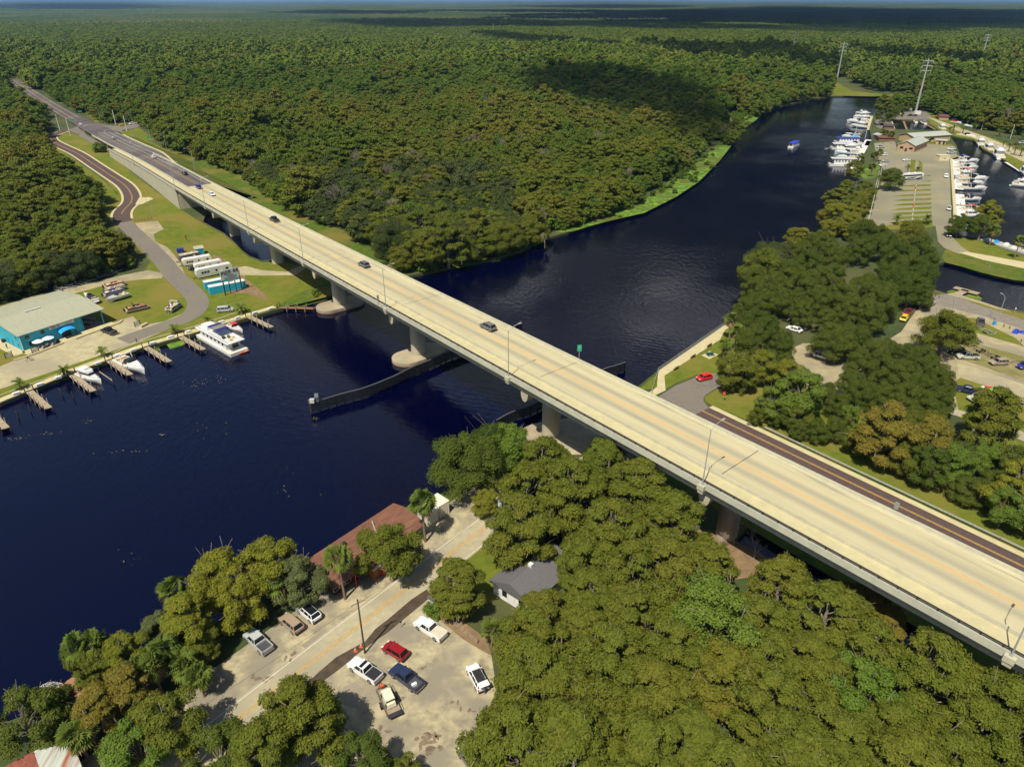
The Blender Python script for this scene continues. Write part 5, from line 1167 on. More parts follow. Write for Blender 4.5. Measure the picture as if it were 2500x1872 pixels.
car('suv', P_WHITE, 'white crossover with black roof and raised tailgate by the trees', gl, f6(1745, 740), f6(1830, 905), roofm=M_bedcover, open_hatch=True)
car('sedan', P_GREY, 'grey sedan half hidden under trees at the bottom edge', gl, f6(1690, 1390), f6(1790, 1530))
gr = 'vehicles on the roadside apron'
car('suv', P_WHITE, 'white suv on the roadside apron, nearest the restaurant', gr, f6(425, 265), f6(555, 375), roofm=M_glass)
car('suv', P_TAN, 'tan suv between white suv and silver pickup on the apron', gr, f6(290, 350), f6(420, 460))
car('pickup', P_SILVER, 'silver pickup dappled by tree shade on the apron', gr, f6(20, 470), f6(180, 620))
gb_ = 'vehicles on the bridge'
for m_, k_, at_px, aw, lb in ((P_GREY, 'suv', (1181, 797), True, 'dark grey suv on the bridge, nearest the camera'), (P_GBLUE, 'suv', (885, 646), True, 'blue grey suv on the bridge above the first footing'), (P_BLACK, 'pickup', (671, 538), True, 'black pickup on the bridge with no car near'),
                              (P_WHITE, 'sedan', (516, 473), False, 'white car on the bridge just past the asphalt joint'), (P_BLUE, 'suv', (487, 457), False, 'vivid blue car on the asphalt joint of the bridge'), (P_BLACK, 'suv', (452, 422), True, 'black suv on the approach beside the striped median'),
                              (P_WHITE, 'suv', (377, 375), True, 'white suv on the approach before the striped median'), (P_SILVER, 'suv', (281, 321), True, 'silver car stopping at the junction'), (P_WHITE, 'sedan', (172, 296), False, 'white car arriving at the junction from the far road')):
    car(k_, m_, lb, gb_, bridge_at=at_px, away=aw)
car('hatch', P_YELLOW, 'yellow car waiting on the side arm of the junction', gb_, (288, 309), (306, 307)); car('pickup', P_WHITE, 'white pickup behind the yellow car on the side arm', gb_, (315, 305), (334, 303))
gs = 'vehicles on the left bank'
f5 = lambda x, y: (x / 2.76, 450 + y / 2.76)
car('pickup', P_BLACK, 'black pickup carrying people things outside the turquoise building', gs, f5(690, 985), f5(785, 1020)); car('van', P_SILVER, 'silver minivan on the lawn by the seawall', gs, f5(1560, 852), f5(1480, 860)); car('sedan', P_BLACK, 'black car parked between the travel trailers', gs, f5(1280, 578), f5(1345, 560))
car('hatch', P_BRED, 'bright red car turning on the side road', 'single vehicles', (1702, 930), (1735, 922))
gp_ = 'vehicles in the sandy lots'
f8 = lambda x, y: (1800 + x / 2.76, 450 + y / 2.76)
car('suv', P_WHITE, 'white suv in the sandy lot beside the middle oak', gp_, f8(620, 1185), f8(525, 1160)); car('sedan', P_GREY, 'grey sedan at the left end of the sandy lot', gp_, f8(385, 955), f8(465, 985)); car('sedan', P_WHITE, 'white car beside the grey sedan, partly under leaves', gp_, f8(345, 975), f8(420, 1000)); car('sedan', P_BLACK, 'black car deepest under the trees left of the sandy lot', gp_, f8(360, 930), f8(420, 945))
car('hatch', P_YELLOW, 'yellow car beside the maroon pickup', gp_, f8(1100, 940), f8(1140, 890)); car('pickup', P_MAROON, 'maroon pickup between yellow car and black pickup', gp_, f8(1120, 895), f8(1180, 850)); car('pickup', P_BLACK, 'black pickup between maroon and silver pickups', gp_, f8(1195, 825), f8(1250, 785)); car('pickup', P_SILVER, 'silver pickup at the canal end of the parked row', gp_, f8(1258, 838), f8(1322, 800))
car('pickup', P_GREY, 'grey pickup with a boat trailer on the triangular lawn', gp_, f8(1632, 912), f8(1640, 968), cover=M_bedcover); car('suv', P_BLACK, 'black suv parked under the round oak', gp_, f8(1450, 1075), f8(1540, 1062)); car('suv', P_BLACK, 'large black suv behind the pale pickup', gp_, f8(1405, 1150), f8(1535, 1125)); car('pickup', P_SAGE, 'pale pickup with dark bed cover beside trailers', gp_, f8(1478, 1170), f8(1620, 1175), cover=M_bedcover)
car('suv', P_TAN, 'tan suv alone on the weedy strip', gp_, f8(1695, 1215), f8(1822, 1210)); car('suv', P_BLUE, 'dark blue suv cut by the right edge', gp_, f8(1885, 1245), f8(1985, 1225)); car('pickup', P_NAVY, 'navy pickup half under trees beside the jet ski', gp_, f8(1500, 1390), f8(1605, 1415), cover=M_bedcover); car('pickup', P_SAGE, 'pale green grey pickup below the jet ski', gp_, f8(1562, 1460), f8(1690, 1445))
gm = 'vehicles at the marina'
f4 = lambda x, y: (1800 + x / 3.16, y / 3.16)
for m_, k_, a, b, lb in ((P_SILVER, 'pickup', (1070, 1145), (1137, 1140), 'silver blue pickup beside the marina shop door'), (P_BLACK, 'sedan', (1388, 1130), (1445, 1130), 'black car right of the marina shop'), (P_WHITE, 'suv', (1618, 1155), (1678, 1155), 'white suv against the marina basin, farther one'), (P_SILVER, 'pickup', (1615, 1185), (1685, 1183), 'silver pickup against the marina basin, nearer one'),
                         (P_WHITE, 'sedan', (1270, 1245), (1335, 1240), 'white car alone in the middle of the marina lot'), (P_WHITE, 'suv', (1092, 1205), (1160, 1200), 'white suv first in the row by the palms'), (P_SILVER, 'sedan', (1112, 1252), (1175, 1248), 'silver car second in the row by the palms'), (P_WHITE, 'sedan', (1092, 1285), (1150, 1280), 'white car last in the row by the dark oak'),
                         (P_WHITE, 'van', (1612, 1385), (1607, 1350), 'white van driving beside the long white dock'), (P_SILVER, 'suv', (1628, 1635), (1632, 1602), 'silver car driving the dock lane nearer the camera'), (P_BLACK, 'hatch', (1140, 1405), (1152, 1385), 'small black car beside the dark oak of the marina'), (P_SILVER, 'suv', (1085, 922), (1140, 912), 'silver suv parked at the upper boats, farthest'), (P_GREY, 'sedan', (1085, 945), (1130, 940), 'grey car in the middle of three by the upper boats'), (P_BLACK, 'sedan', (1080, 970), (1130, 963), 'black car nearest of three by the upper boats')):
    car(k_, m_, lb, gm, f4(*a), f4(*b))
car('sedan', P_BLACK, 'black car below the transmission tower', gm, f4(1310, 897), f4(1350, 895)); car('sedan', P_NAVY, 'navy car beside the transmission tower foot', gm, f4(1355, 898), f4(1385, 895))
car('pickup', P_BLACK, 'black pickup parked on the marina lane by dark trees', gm, (2313, 588), (2322, 565), cover=M_bedcover)
car('sedan', P_MAROON, 'maroon car under palms at the right edge', gm, f4(2125, 1115), f4(2170, 1120)); car('suv', P_SILVER, 'silver suv under palms at the right edge', gm, f4(2175, 1110), f4(2215, 1108))

# cooler in the blue pickup, load in the black one, stuff that rests on things
a, b = G(*f6(1300, 860), 0.9), 0
o = MB().box((0, 0, .2), (.8, .45, .4), top=(.95, .9)).build('cooler', P_WHITE, loc=tuple(a), rz=.6); tag(o, 'white cooler lying in the bed of the blue pickup', 'cooler', None, 'thing')

# utility trailer with a small white vehicle shell
a, b = G(*f6(1065, 915)), G(*f6(1145, 1090)); d = (b - a).normalized(); rz = math.atan2(-d.y, -d.x); c = (a + b) / 2
tr = thing('utility_trailer', 'black mesh utility trailer hitched to the white pickup', 'trailer', tuple(c), rz); M_plank = mat('trailer_plank', (0.30, 0.24, 0.16), 0.9, scale=3)
MB().box((0, 0, .55), (4.6, 2.1, .12)).build('bed', M_plank, tr)
b_ = MB(); 
for s in (-1, 1): b_.path([(-2.3, s * 1.05, 1.0), (2.3, s * 1.05, 1.0)], .04); [b_.tube((x, s * 1.05, .5), (x, s * 1.05, 1.0), .03) for x in (-2.2, -.8, .7, 2.2)]
b_.path([(2.3, -1.05, 1.0), (2.3, 1.05, 1.0)], .04); b_.build('side_rail', M_dark, tr)
MB().path([(2.3, -.8, .5), (3.6, 0, .5), (2.3, .8, .5)], .06).build('drawbar', M_dark, tr); MB().box((-2.6, 0, .75), (.7, 2.05, .06)).build('ramp', M_dark, tr)
for s in (-1, 1):
    w = MB().tube((-.3, s * 1.1, .36), (-.3, s * 1.34, .36), .36, n=12).build('wheel', M_black, tr); MB().box((-.3, s * 1.22, .8), (1.0, .3, .05)).build('fender', M_dark, tr)
MB().box((2.75, 0, .7), (.5, .6, .35)).build('tool_box', mat('red_orange_box', (0.6, 0.09, 0.02), 0.6), tr)
ut = thing('utility_vehicle', 'small cream utility vehicle strapped on the black trailer', 'utility vehicle', tuple(c + Vector((0, 0, .62))), rz)
M_cream = paint('cream_paint', (0.70, 0.66, 0.48)); MB().box((0, 0, .55), (2.9, 1.35, .7), top=(.95, .9)).build('body', M_cream, ut); MB().box((-.2, 0, 1.5), (1.9, 1.35, .12), top=(.95, .92)).build('roof', M_cream, ut)
b_ = MB(); [b_.tube((x, s * .6, .85), (x * .9, s * .6, 1.5), .04) for x in (-1.0, .75) for s in (-1, 1)]; b_.build('roll_cage', M_dark, ut); MB().box((-.95, 0, 1.15), (.12, 1.2, .6), sh=(.15, 0)).build('rear_window', M_glass, ut)
for x in (-.95, .95):
    for s in (-1, 1): MB().tube((x, s * .55, .3), (x, s * .75, .3), .3, n=10).build('wheel', M_black, ut)

# people: one continuous skinned body each
def person_mesh(name, shirt, pants, arm_up=0.0, sit=False, skin=(0.45, 0.27, 0.18), hair=(0.06, 0.04, 0.03)):
    hz_ = .95 if not sit else .55
    J = {'pel': (0, 0, hz_), 'chest': (0.02, 0, hz_ + .38), 'neck': (0.02, 0, hz_ + .55), 'head': (0.05, 0, hz_ + .72)}
    E_ = [('pel', 'chest'), ('chest', 'neck'), ('neck', 'head')]; Rd = {'pel': .15, 'chest': .155, 'neck': .065, 'head': .11}
    for s, n in ((-1, 'r'), (1, 'l')):
        J['sh' + n] = (0.02, s * .19, hz_ + .47); J['el' + n] = (.05 + .16 * arm_up, s * .25, hz_ + .22 + .18 * arm_up); J['ha' + n] = (.18 + .28 * arm_up, s * .22, hz_ + .02 + .5 * arm_up)
        J['hp' + n] = (0, s * .09, hz_ - .06); J['kn' + n] = (.06 if not sit else .42, s * .11, hz_ - .45 if not sit else hz_ - .08); J['an' + n] = (-.02 if not sit else .40, s * .11, .09 if not sit else .09); J['fo' + n] = (J['an' + n][0] + .16, s * .12, .05)
        E_ += [('chest', 'sh' + n), ('sh' + n, 'el' + n), ('el' + n, 'ha' + n), ('pel', 'hp' + n), ('hp' + n, 'kn' + n), ('kn' + n, 'an' + n), ('an' + n, 'fo' + n)]
        Rd.update({'sh' + n: .075, 'el' + n: .05, 'ha' + n: .045, 'hp' + n: .1, 'kn' + n: .068, 'an' + n: .05, 'fo' + n: .045})
    ks = list(J); me = bpy.data.meshes.new(name); me.from_pydata([J[k] for k in ks], [(ks.index(a), ks.index(b)) for a, b in E_], [])
    o = bpy.data.objects.new(name, me); COL.objects.link(o); md = o.modifiers.new('skin', 'SKIN')
    for k, sv in zip(ks, me.skin_vertices[0].data): sv.radius = (Rd[k], Rd[k]); sv.use_root = (k == 'pel')
    sb2 = o.modifiers.new('sub', 'SUBSURF'); sb2.levels = 1; sb2.render_levels = 1
    dg = bpy.context.evaluated_depsgraph_get(); m2 = bpy.data.meshes.new_from_object(o.evaluated_get(dg)); bpy.data.objects.remove(o)
    for mm_ in (mat('skin_tone_%d' % int(skin[0] * 100), skin, 0.6), mat('shirt_%s' % name, shirt, 0.9), mat('trousers_%s' % name, pants, 0.9), mat('hair_%s' % name, hair, 0.9)): m2.materials.append(mm_)
    for p in m2.polygons:
        c = p.center; r = math.hypot(c.x, c.y)
        p.material_index = 3 if c.z > hz_ + .74 or (c.z > hz_ + .66 and c.x < 0.02) else 0 if c.z > hz_ + .56 else 2 if c.z < hz_ + .02 and abs(c.y) < .19 else 0 if (abs(c.y) > .2 and c.z < hz_ + .25) else 1
    m2.polygons.foreach_set('use_smooth', [True] * len(m2.polygons)); return m2
def person(u, v, rz, label, shirt, pants, arm=0.0, z=0.05, sit=False, loc=None):
    m2 = person_mesh('person', shirt, pants, arm, sit); o = bpy.data.objects.new('person', m2); COL.objects.link(o); o.location = loc or G(u, v, z); o.rotation_euler = (0, 0, rz); tag(o, label, 'person', None, 'thing'); return o
person(*f6(1850, 925), 2.1, 'person in dark clothes leaning into the open white crossover', (.05, .05, .07), (.06, .07, .10), 1.0)
person(18, 851, 0, 'person in red walking beside the turquoise building wall', (.35, .04, .04), (.10, .05, .04)); person(188, 815, 1, 'person in red at the corner of the open boat shed', (.45, .06, .05), (.08, .08, .12)); person(93, 852, 1, 'person by the patio umbrellas in dark clothes', (.05, .04, .05), (.05, .05, .06))
person(2174, 353, 0, 'person crossing the marina parking towards the shop', (.05, .05, .06), (.06, .06, .08)); person(2155, 352, 0, 'person in white by the silver pickup at the marina', (.7, .7, .7), (.1, .1, .14))
def cycle(u, v, rz, label, plabel, shirt, motor=True):
    p = G(u, v, .08) if not motor else G(u, v, .1); t = thing('motorcycle' if motor else 'bicycle', label, 'motorcycle' if motor else 'bicycle', tuple(p), rz); r = .34
    for x in (-.7, .7): b = MB(); ring = [(x + r * math.cos(a), 0, r + r * math.sin(a)) for a in np.linspace(0, 2 * math.pi, 15)]; b.path(ring, .07 if motor else .025, 5); [b.tube((x, 0, r), q, .012, n=3) for q in ring[::2]]; b.build('wheel', M_black, t)
    b = MB(); k = .09 if motor else .03
    b.path([(-.7, 0, r), (-.1, 0, .4), (.45, 0, .85), (-.35, 0, .85), (-.1, 0, .4)], k); b.path([(.7, 0, r), (.45, 0, 1.05)], .035); b.path([(.42, -.32, 1.08), (.42, .32, 1.08)], .025); b.build('frame', M_dark if motor else M_steel, t); MB().box((-.3, 0, .9), (.45, .2, .09)).build('seat', M_black, t)
    if motor: MB().box((.15, 0, .8), (.5, .3, .28), top=(.8, .6)).build('fuel_tank', P_BLACK, t); MB().box((.0, 0, .4), (.5, .36, .36)).build('engine', M_rim, t)
    person(0, 0, rz, plabel, shirt, (.05, .05, .07), .75, sit=True, loc=tuple(p + Vector((-.28 * math.cos(rz), -.28 * math.sin(rz), .38))))
for k_, (u, v, lb) in enumerate(((193, 292, 'farthest'), (219, 304, 'middle'), (229, 306, 'nearest'))): cycle(u, v, -.9, f'black motorcycle at the road junction, {lb} of three', f'rider in black on the {lb} motorcycle at the junction', (.03, .03, .035))
cycle(73, 881, .6, 'bicycle on the pale gravel in front of the patio', 'cyclist in white on the pale gravel yard', (.65, .65, .65), False)
def letters(body, size, m, loc, parent, name='lettering'):
    cu = bpy.data.curves.new(name, 'FONT'); cu.body = body; cu.size = size; cu.align_x = cu.align_y = 'CENTER'; cu.extrude = .015
    o = bpy.data.objects.new(name, cu); COL.objects.link(o); me = bpy.data.meshes.new_from_object(o.evaluated_get(bpy.context.evaluated_depsgraph_get())); bpy.data.objects.remove(o)
    me.materials.clear(); me.materials.append(m); o = bpy.data.objects.new(name, me); COL.objects.link(o); o.location = loc; o.rotation_euler = (math.pi / 2, 0, 0); set_parent(o, parent); return o
# ------------------------------------------------------------------ boats
M_gel = paint('white_gelcoat', (0.70, 0.70, 0.66)); M_gel2 = paint('cream_gelcoat', (0.70, 0.66, 0.52)); M_tanf = mat('tan_deck', (0.50, 0.42, 0.27), 0.8); M_blueC = mat('blue_canvas', (0.02, 0.05, 0.42), 0.8); M_cyanC = mat('light_blue_canvas', (0.03, 0.28, 0.62), 0.8); M_navyC = mat('navy_canvas', (0.022, 0.02, 0.13), 0.8)
M_redC = mat('crimson_canvas', (0.50, 0.02, 0.06), 0.8); M_blackC = mat('black_canvas', (0.02, 0.02, 0.028), 0.8); M_alu = mat('aluminium', (0.50, 0.50, 0.48), 0.35, metal=0.5); M_seat = mat('cream_seat', (0.62, 0.50, 0.32), 0.8); M_bluegl = glass('blue_glass', (0.05, 0.10, 0.13)); M_redH = paint('red_hull', (0.42, 0.02, 0.02)); M_orangeH = paint('orange_hull', (0.75, 0.14, 0.05)); M_greenC = mat('green_canvas', (0.06, 0.30, 0.25), 0.8)
def hull_mb(L, Wd, H, fine=1.6, d=.35):
    b = MB(); secs = []
    for t in np.linspace(0, 1, 12):
        x = -L / 2 + L * t; w = Wd / 2 * max(.03, (1 - max(0, (t - .35) / .65) ** fine)) * (.92 + .08 * min(1, t * 4)); z = H * (1 + .28 * t ** 2); k = .72 if t < .6 else .72 - .45 * (t - .6) / .4
        secs.append([(x, -w, z), (x - L * .02 * t, -w * .96, z * .55), (x - L * .05 * t, -w * k, 0.0), (x - L * .06 * t, 0, -d), (x - L * .05 * t, w * k, 0.0), (x - L * .02 * t, w * .96, z * .55), (x, w, z)])
    return b.loft(secs)
def outline(L, Wd, t0, t1, fine=1.6, inset=.25):
    A, B = [], []
    for t in np.linspace(t0, t1, 9):
        w = max(.02, Wd / 2 * max(.03, (1 - max(0, (t - .35) / .65) ** fine)) - inset); x = -L / 2 + L * t; A.append((x, -w)); B.append((x, w))
    return A + B[::-1]
def place(t, stern, bow, z=ZW):
    a, b = G(*stern, z), G(*bow, z); t.location = (a + b) / 2; t.rotation_euler = (0, 0, math.atan2(b.y - a.y, b.x - a.x)); return t
def blen(stern, bow, lo=6, hi=20): return min(hi, max(lo, (G(*bow, ZW) - G(*stern, ZW)).length))
def cruiser(label, group, stern, bow, canvas=None, L=None, tall=False, hullm=None, arch=True, z=ZW, cover=None):
    L = L or blen(stern, bow); Wd = L * .3; H = .11 * L * .8 + .25; t = thing('motor_cruiser', label, 'boat', group=group); hm = hullm or M_gel
    hull_mb(L, Wd, H).build('hull', hm, t, smooth=False)
    zd = H * 1.05
    MB().prism(outline(L, Wd, .5, .93), zd, zd + .06 * L, .8).build('fore_cabin', M_gel, t)
    MB().prism(outline(L, Wd, .06, .48, inset=.35), zd - .1, zd + .07).build('cockpit_floor', M_tanf, t)
    MB().prism(outline(L, Wd, .40, .60, inset=.4), zd + .03 * L, zd + .105 * L, .72).build('windshield', M_glass, t)
    MB().box((-L * .53, 0, .25), (L * .07, Wd * .75, .12)).build('swim_platform', hm, t)
    MB().box((-L * .36, 0, zd + .25), (L * .07, Wd * .6, .45)).build('seat', M_seat, t); MB().box((-L * .1, Wd * .22, zd + .25), (L * .14, Wd * .25, .45)).build('seat', M_seat, t)
    b = MB(); b.path([(x, y, zd * 1.06 + .55) for x, y in outline(L, Wd, .55, .99, inset=.1)], .025, 4); [b.tube((x, y, zd), (x, y, zd * 1.06 + .55), .02, n=3) for x, y in outline(L, Wd, .55, .99, inset=.1)[::2]]; b.build('bow_rail', M_alu, t)
    if tall:
        MB().prism(outline(L, Wd, .2, .62, inset=.35), zd, zd + .15 * L, .9).build('deckhouse', M_gel, t); MB().prism(outline(L, Wd, .22, .63, inset=.3), zd + .075 * L, zd + .115 * L, .97).build('window_band', M_glass, t)
        MB().prism(outline(L, Wd, .14, .55, inset=.3), zd + .15 * L, zd + .17 * L).build('upper_deck', M_gel, t); MB().box((-L * .12, 0, zd + .2 * L), (L * .2, Wd * .55, .06 * L), top=(.8, .8)).build('flybridge', M_gel, t)
    if arch:
        b = MB(); za = zd + (.27 if tall else .17) * L; w = Wd * .42; b.path([(-L * .12, -w, zd), (-L * .16, -w * .85, za), (-L * .16, w * .85, za), (-L * .12, w, zd)], .12 if L > 9 else .07, 6); b.build('radar_arch', M_gel, t)
    if canvas is not None: za = zd + (.29 if tall else .155) * L; MB().box((-L * .06, 0, za), (L * .24, Wd * .74, .12), top=(.85, .8)).build('canopy', canvas, t)
    if cover is not None: MB().prism(outline(L, Wd, .08, .6, inset=.1), zd, zd + .07 * L, .7).build('cover', cover, t)
    return place(t, stern, bow, z)
def houseboat(label, group, stern, bow, roofm, L=None, h=2.5, two=False, wall=None, flat=None):
    L = L or blen(stern, bow, 8, 22); Wd = L * .27 if flat is None else flat; t = thing('houseboat', label, 'houseboat', group=group); wl = wall or M_gel
    b = MB(); b.box((0, 0, .35), (L, Wd, 1.0), top=(1.0, 1.0)); b.build('hull', M_gel, t); MB().box((0, 0, .9), (L * 1.0, Wd * 1.04, .1)).build('deck', M_gel2, t)
    MB().box((-L * .02, 0, .95 + h / 2), (L * .74, Wd * .82, h)).build('cabin', wl, t)
    for s in (-1, 1):
        n = 6
        for k in range(n):
            x = -L * .34 + L * .66 * (k + .5) / n; MB().box((x, s * Wd * .413, .95 + h * .6), (L * .045, .05, h * .33)).build('window', M_glass if k % 3 else M_bluegl, t)
    for s in (-1, 1): MB().box((s * L * .37 - L * .02, Wd * .12, .95 + h * .45), (.05, Wd * .35, h * .8)).build('door', M_glass, t)
    MB().box((-L * .01, 0, .95 + h + .08), (L * .94, Wd * 1.02, .16)).build('roof', roofm, t)
    zr = .95 + h + .16; b = MB()
    for zz in ((zr + .5, zr + .95) if two else (1.4, 1.9)):
        x0, x1, w = (-L * .45, L * .45, Wd * .48) if two else (L * .38, L * .49, Wd * .49); b.path([(x0, -w, zz), (x1, -w, zz), (x1, w, zz), (x0, w, zz)], .03, 4)
    b.build('railing', M_alu, t)
    if two:
        MB().box((-L * .30, 0, zr + .6), (L * .18, Wd * .6, 1.2), top=(.9, .85)).build('flybridge', M_gel, t); b = MB(); [b.tube((x, s * Wd * .32, zr), (x, s * Wd * .32, zr + 1.9), .04) for x in (-L * .13, L * .13) for s in (-1, 1)]; b.build('canopy_post', M_alu, t)
        MB().box((0, 0, zr + 1.95), (L * .29, Wd * .74, .12), top=(.97, .9)).build('canopy', M_navyC, t); MB().box((0, 0, zr + 2.03), (L * .12, Wd * .72, .03)).build('solar_panel', mat('solar_panel', (0.22, 0.21, 0.17), 0.3), t)
        for k, (x, y) in enumerate(((.22, -.2), (.3, .15), (-.13, .2), (.36, -.1))): MB().box((L * x, Wd * y, zr + .3), (1.0, .8, .6), top=(.9, .9)).build('deck_chair', M_seat if k else M_trim, t)
        MB().sphere((L * .26, 0, zr + .6), .5, 7, 5).build('pot_plant', F_MAPLE, t)
    return place(t, stern, bow)
def pontoon(label, group, stern, bow, panel, seat=M_seat, bimini=None, arch=False, L=7.2, z=ZW, dz=0.0):
    t = thing('pontoon_boat', label, 'pontoon boat', group=group); Wd = 2.6
    for s in (-1, 1): MB().tube((-L / 2, s * .85, .25), (L / 2 - .6, s * .85, .25), .33, n=10).tube((L / 2 - .6, s * .85, .25), (L / 2, s * .85, .42), .33, .08, n=10).build('float', M_alu, t)
    MB().box((-.1, 0, .64), (L - .5, Wd, .12)).build('deck', mat('pontoon_carpet', (0.40, 0.33, 0.22), 0.9), t); b = MB()
    for s in (-1, 1): b.box((-.05, s * 1.22, 1.0), (L - 1.4, .06, .6))
    b.box((L / 2 - .8, 0, 1.0), (.06, 2.4, .6)); b.box((-L / 2 + .7, .4, 1.0), (.06, 1.6, .6)); b.build('side_panel', panel, t)
    for x, y, sx_, sy_ in ((L * .28, .9, 1.7, .55), (L * .28, -.9, 1.7, .55), (-L * .24, .85, 1.6, .6), (-L * .3, -.2, .7, 1.6)): MB().box((x, y, .95), (sx_, sy_, .5), top=(.95, .8)).build('seat', seat, t)
    MB().box((-.3, -.75, 1.1), (.5, .6, .8), top=(.6, .8)).build('console', M_gel, t); MB().box((-L / 2 - .05, 0, .75), (.5, .45, 1.1), top=(.8, .8), sh=(-.15, 0)).build('outboard_motor', M_trim, t)
    if arch: MB().path([(-.5, -1.25, .7), (-1.0, -1.2, 2.4), (-1.0, 1.2, 2.4), (-.5, 1.25, .7)], .09).build('arch', M_gel if arch == 1 else M_trim, t)
    if bimini is not None: MB().box((-.6, 0, 2.5), (2.4, 2.3, .1), top=(.9, .85)).build('bimini', bimini, t); b = MB(); [b.tube((x, s * 1.2, .7), (x * .9 - .1, s * 1.1, 2.5), .025, n=4) for x in (-1.6, .4) for s in (-1, 1)]; b.build('bimini_frame', M_alu, t)
    place(t, stern, bow, z); t.location.z += dz; return t
def trailer_under(label, stern, bow, L=6.5, z=0.03, m=M_steel):
    t = thing('boat_trailer', label, 'boat trailer', group='boat trailers')
    b = MB(); b.path([(-L / 2, -.8, .5), (L * .3, -.8, .5), (L * .62, 0, .5), (L * .3, .8, .5), (-L / 2, .8, .5)], .07, 5); [b.tube((x, -.8, .5), (x, .8, .5), .06, n=5) for x in (-L / 2, -L * .2, L * .15)]; b.build('frame', m, t)
    for x in (-L * .22, -L * .08):
        for s in (-1, 1): MB().tube((x, s * .92, .3), (x, s * 1.12, .3), .3, n=10).build('wheel', M_black, t)
    for s in (-1, 1): MB().box((-L * .15, s * 1.02, .66), (1.5, .26, .05)).build('mudguard', m, t); MB().tube((-L / 2, s * .7, .5), (-L / 2, s * .7, 1.5), .035).build('guide_post', M_gel, t)
    return place(t, stern, bow, z)

gL = 'boats on the left bank'
hb_ = houseboat('big white two deck houseboat with blue canopy at the seawall', gL, f5(1375, 1010), f5(1625, 1150), M_gel, L=20, two=True)
t = thing('kayak', 'orange kayak floating at the tip of the big houseboat', 'kayak', group=gL); hull_mb(3.4, 1.0, .35, 2.0, .1).build('hull', M_orangeH, t); MB().box((-.2, 0, .4), (.8, .5, .06)).build('cockpit', M_trim, t); place(t, f5(1612, 1142), f5(1672, 1128))
cruiser('white sport cruiser moored bow out beside a finger dock', gL, f5(815, 1200), f5(975, 1278), L=13.5); cruiser('small white pilot boat with hard top by a finger dock', gL, f5(545, 1290), f5(685, 1345), L=10, tall=True, arch=False)
cruiser('small white boat moored on the far side of the big houseboat', gL, f5(1540, 960), f5(1640, 1005), L=8, canvas=M_redC)
trailer_under('trailer under the white sport boat on the lawn', f5(735, 800), f5(868, 752)); cruiser('white open sport boat on a trailer on the lawn', gL, f5(868, 745), f5(712, 795), L=7.6, arch=False, z=.75)
trailer_under('trailer under the blue sided pontoon boat', f5(680, 778), f5(865, 722)); pontoon('blue sided pontoon boat on a trailer behind the white sport boat', gL, f5(665, 775), f5(875, 718), mat('blue_panel', (.05, .07, .28), .4), dz=.5, z=.05)
trailer_under('trailer under the second pontoon boat', f5(690, 752), f5(860, 702)); pontoon('cream pontoon boat in the middle of three on the lawn', gL, f5(700, 742), f5(865, 698), M_alu, dz=.5, z=.05); pontoon('pontoon boat with orange trim, farthest of three on the lawn', gL, f5(700, 712), f5(855, 676), mat('rust_panel', (.30, .10, .05), .5), dz=.5, z=.05)
pontoon('dark red pontoon boat with raised arch alone on the lawn', gL, f5(848, 868), f5(1005, 832), mat('dark_red_panel', (.09, .03, .03), .4), mat('brown_seat', (.42, .24, .11), .8), dz=.35, z=.05, arch=2)
pontoon('cream pontoon boat with white tow arch by the road bend', gL, f5(1215, 818), f5(1125, 878), mat('slate_panel', (.12, .12, .14), .4), arch=1, L=6.2, dz=.5, z=.05); trailer_under('small trailer under the tow arch pontoon boat', f5(1205, 828), f5(1135, 880), 5.0)
cruiser('white boat under a black cover behind the turquoise building', gL, f5(660, 800), f5(560, 748), L=8.5, arch=False, cover=M_blackC, z=.7)
for k, (a, b) in enumerate((((360, 700), (520, 695)), ((440, 685), (590, 672)), ((510, 670), (640, 650)), ((640, 640), (790, 602)), ((700, 620), (830, 580)), ((380, 715), (500, 712)))): trailer_under(f'empty boat trailer at the forest edge, {nth(k + 1)} from left', f5(*a), f5(*b), 6.0, m=M_alu)

gD = 'boats at the long white marina dock'
for k, (s, b, kw, lb) in enumerate((((2332, 397), (2389, 397), {}, 'farthest full sized white cruiser'), ((2333, 405), (2381, 406), {'tall': True}, 'tall white cruiser'), ((2332, 413), (2387, 413), {'hullm': M_gel2}, 'cream cruiser'), ((2333, 422), (2380, 421), {'canvas': M_gel2}, 'cream cruiser with pale canopy'),
        ((2336, 434), (2388, 433), {'canvas': M_redC, 'tall': True}, 'cruiser with dark red stern canvas'), ((2335, 441), (2411, 442), {}, 'longest white cruiser'), ((2336, 450), (2402, 452), {}, 'low white cruiser'), ((2339, 463), (2408, 465), {'canvas': M_blackC}, 'white cruiser with black tops'), ((2343, 489), (2395, 490), {'canvas': M_navyC}, 'white cruiser with navy canvas'),
        ((2344, 516), (2402, 516), {'canvas': M_redC}, 'white cruiser with crimson canopy'), ((2346, 530), (2400, 529), {'tall': True}, 'white cruiser showing between tree crowns'), ((2342, 560), (2385, 562), {'tall': True}, 'white cruiser behind the dark trees'))):
    cruiser(f'{lb} at the long white dock, {nth(k + 2)} boat from far end', gD, s, b, **kw)
pontoon('white pontoon boat with blue top at the far end of the long dock', gD, (2338, 388), (2366, 387), M_gel, bimini=M_blueC, L=8)
gC = 'boats at the river pier'
cruiser('dark blue boat at the far end of the river pier', gC, (2102, 333), (2060, 331), hullm=P_GREY, tall=False); cruiser('boat under a light blue cover at the river pier', gC, (2099, 338), (2054, 336), cover=M_cyanC); houseboat('houseboat with deep blue roof at the river pier', gC, (2100, 349), (2037, 348), M_blueC, h=2.4)
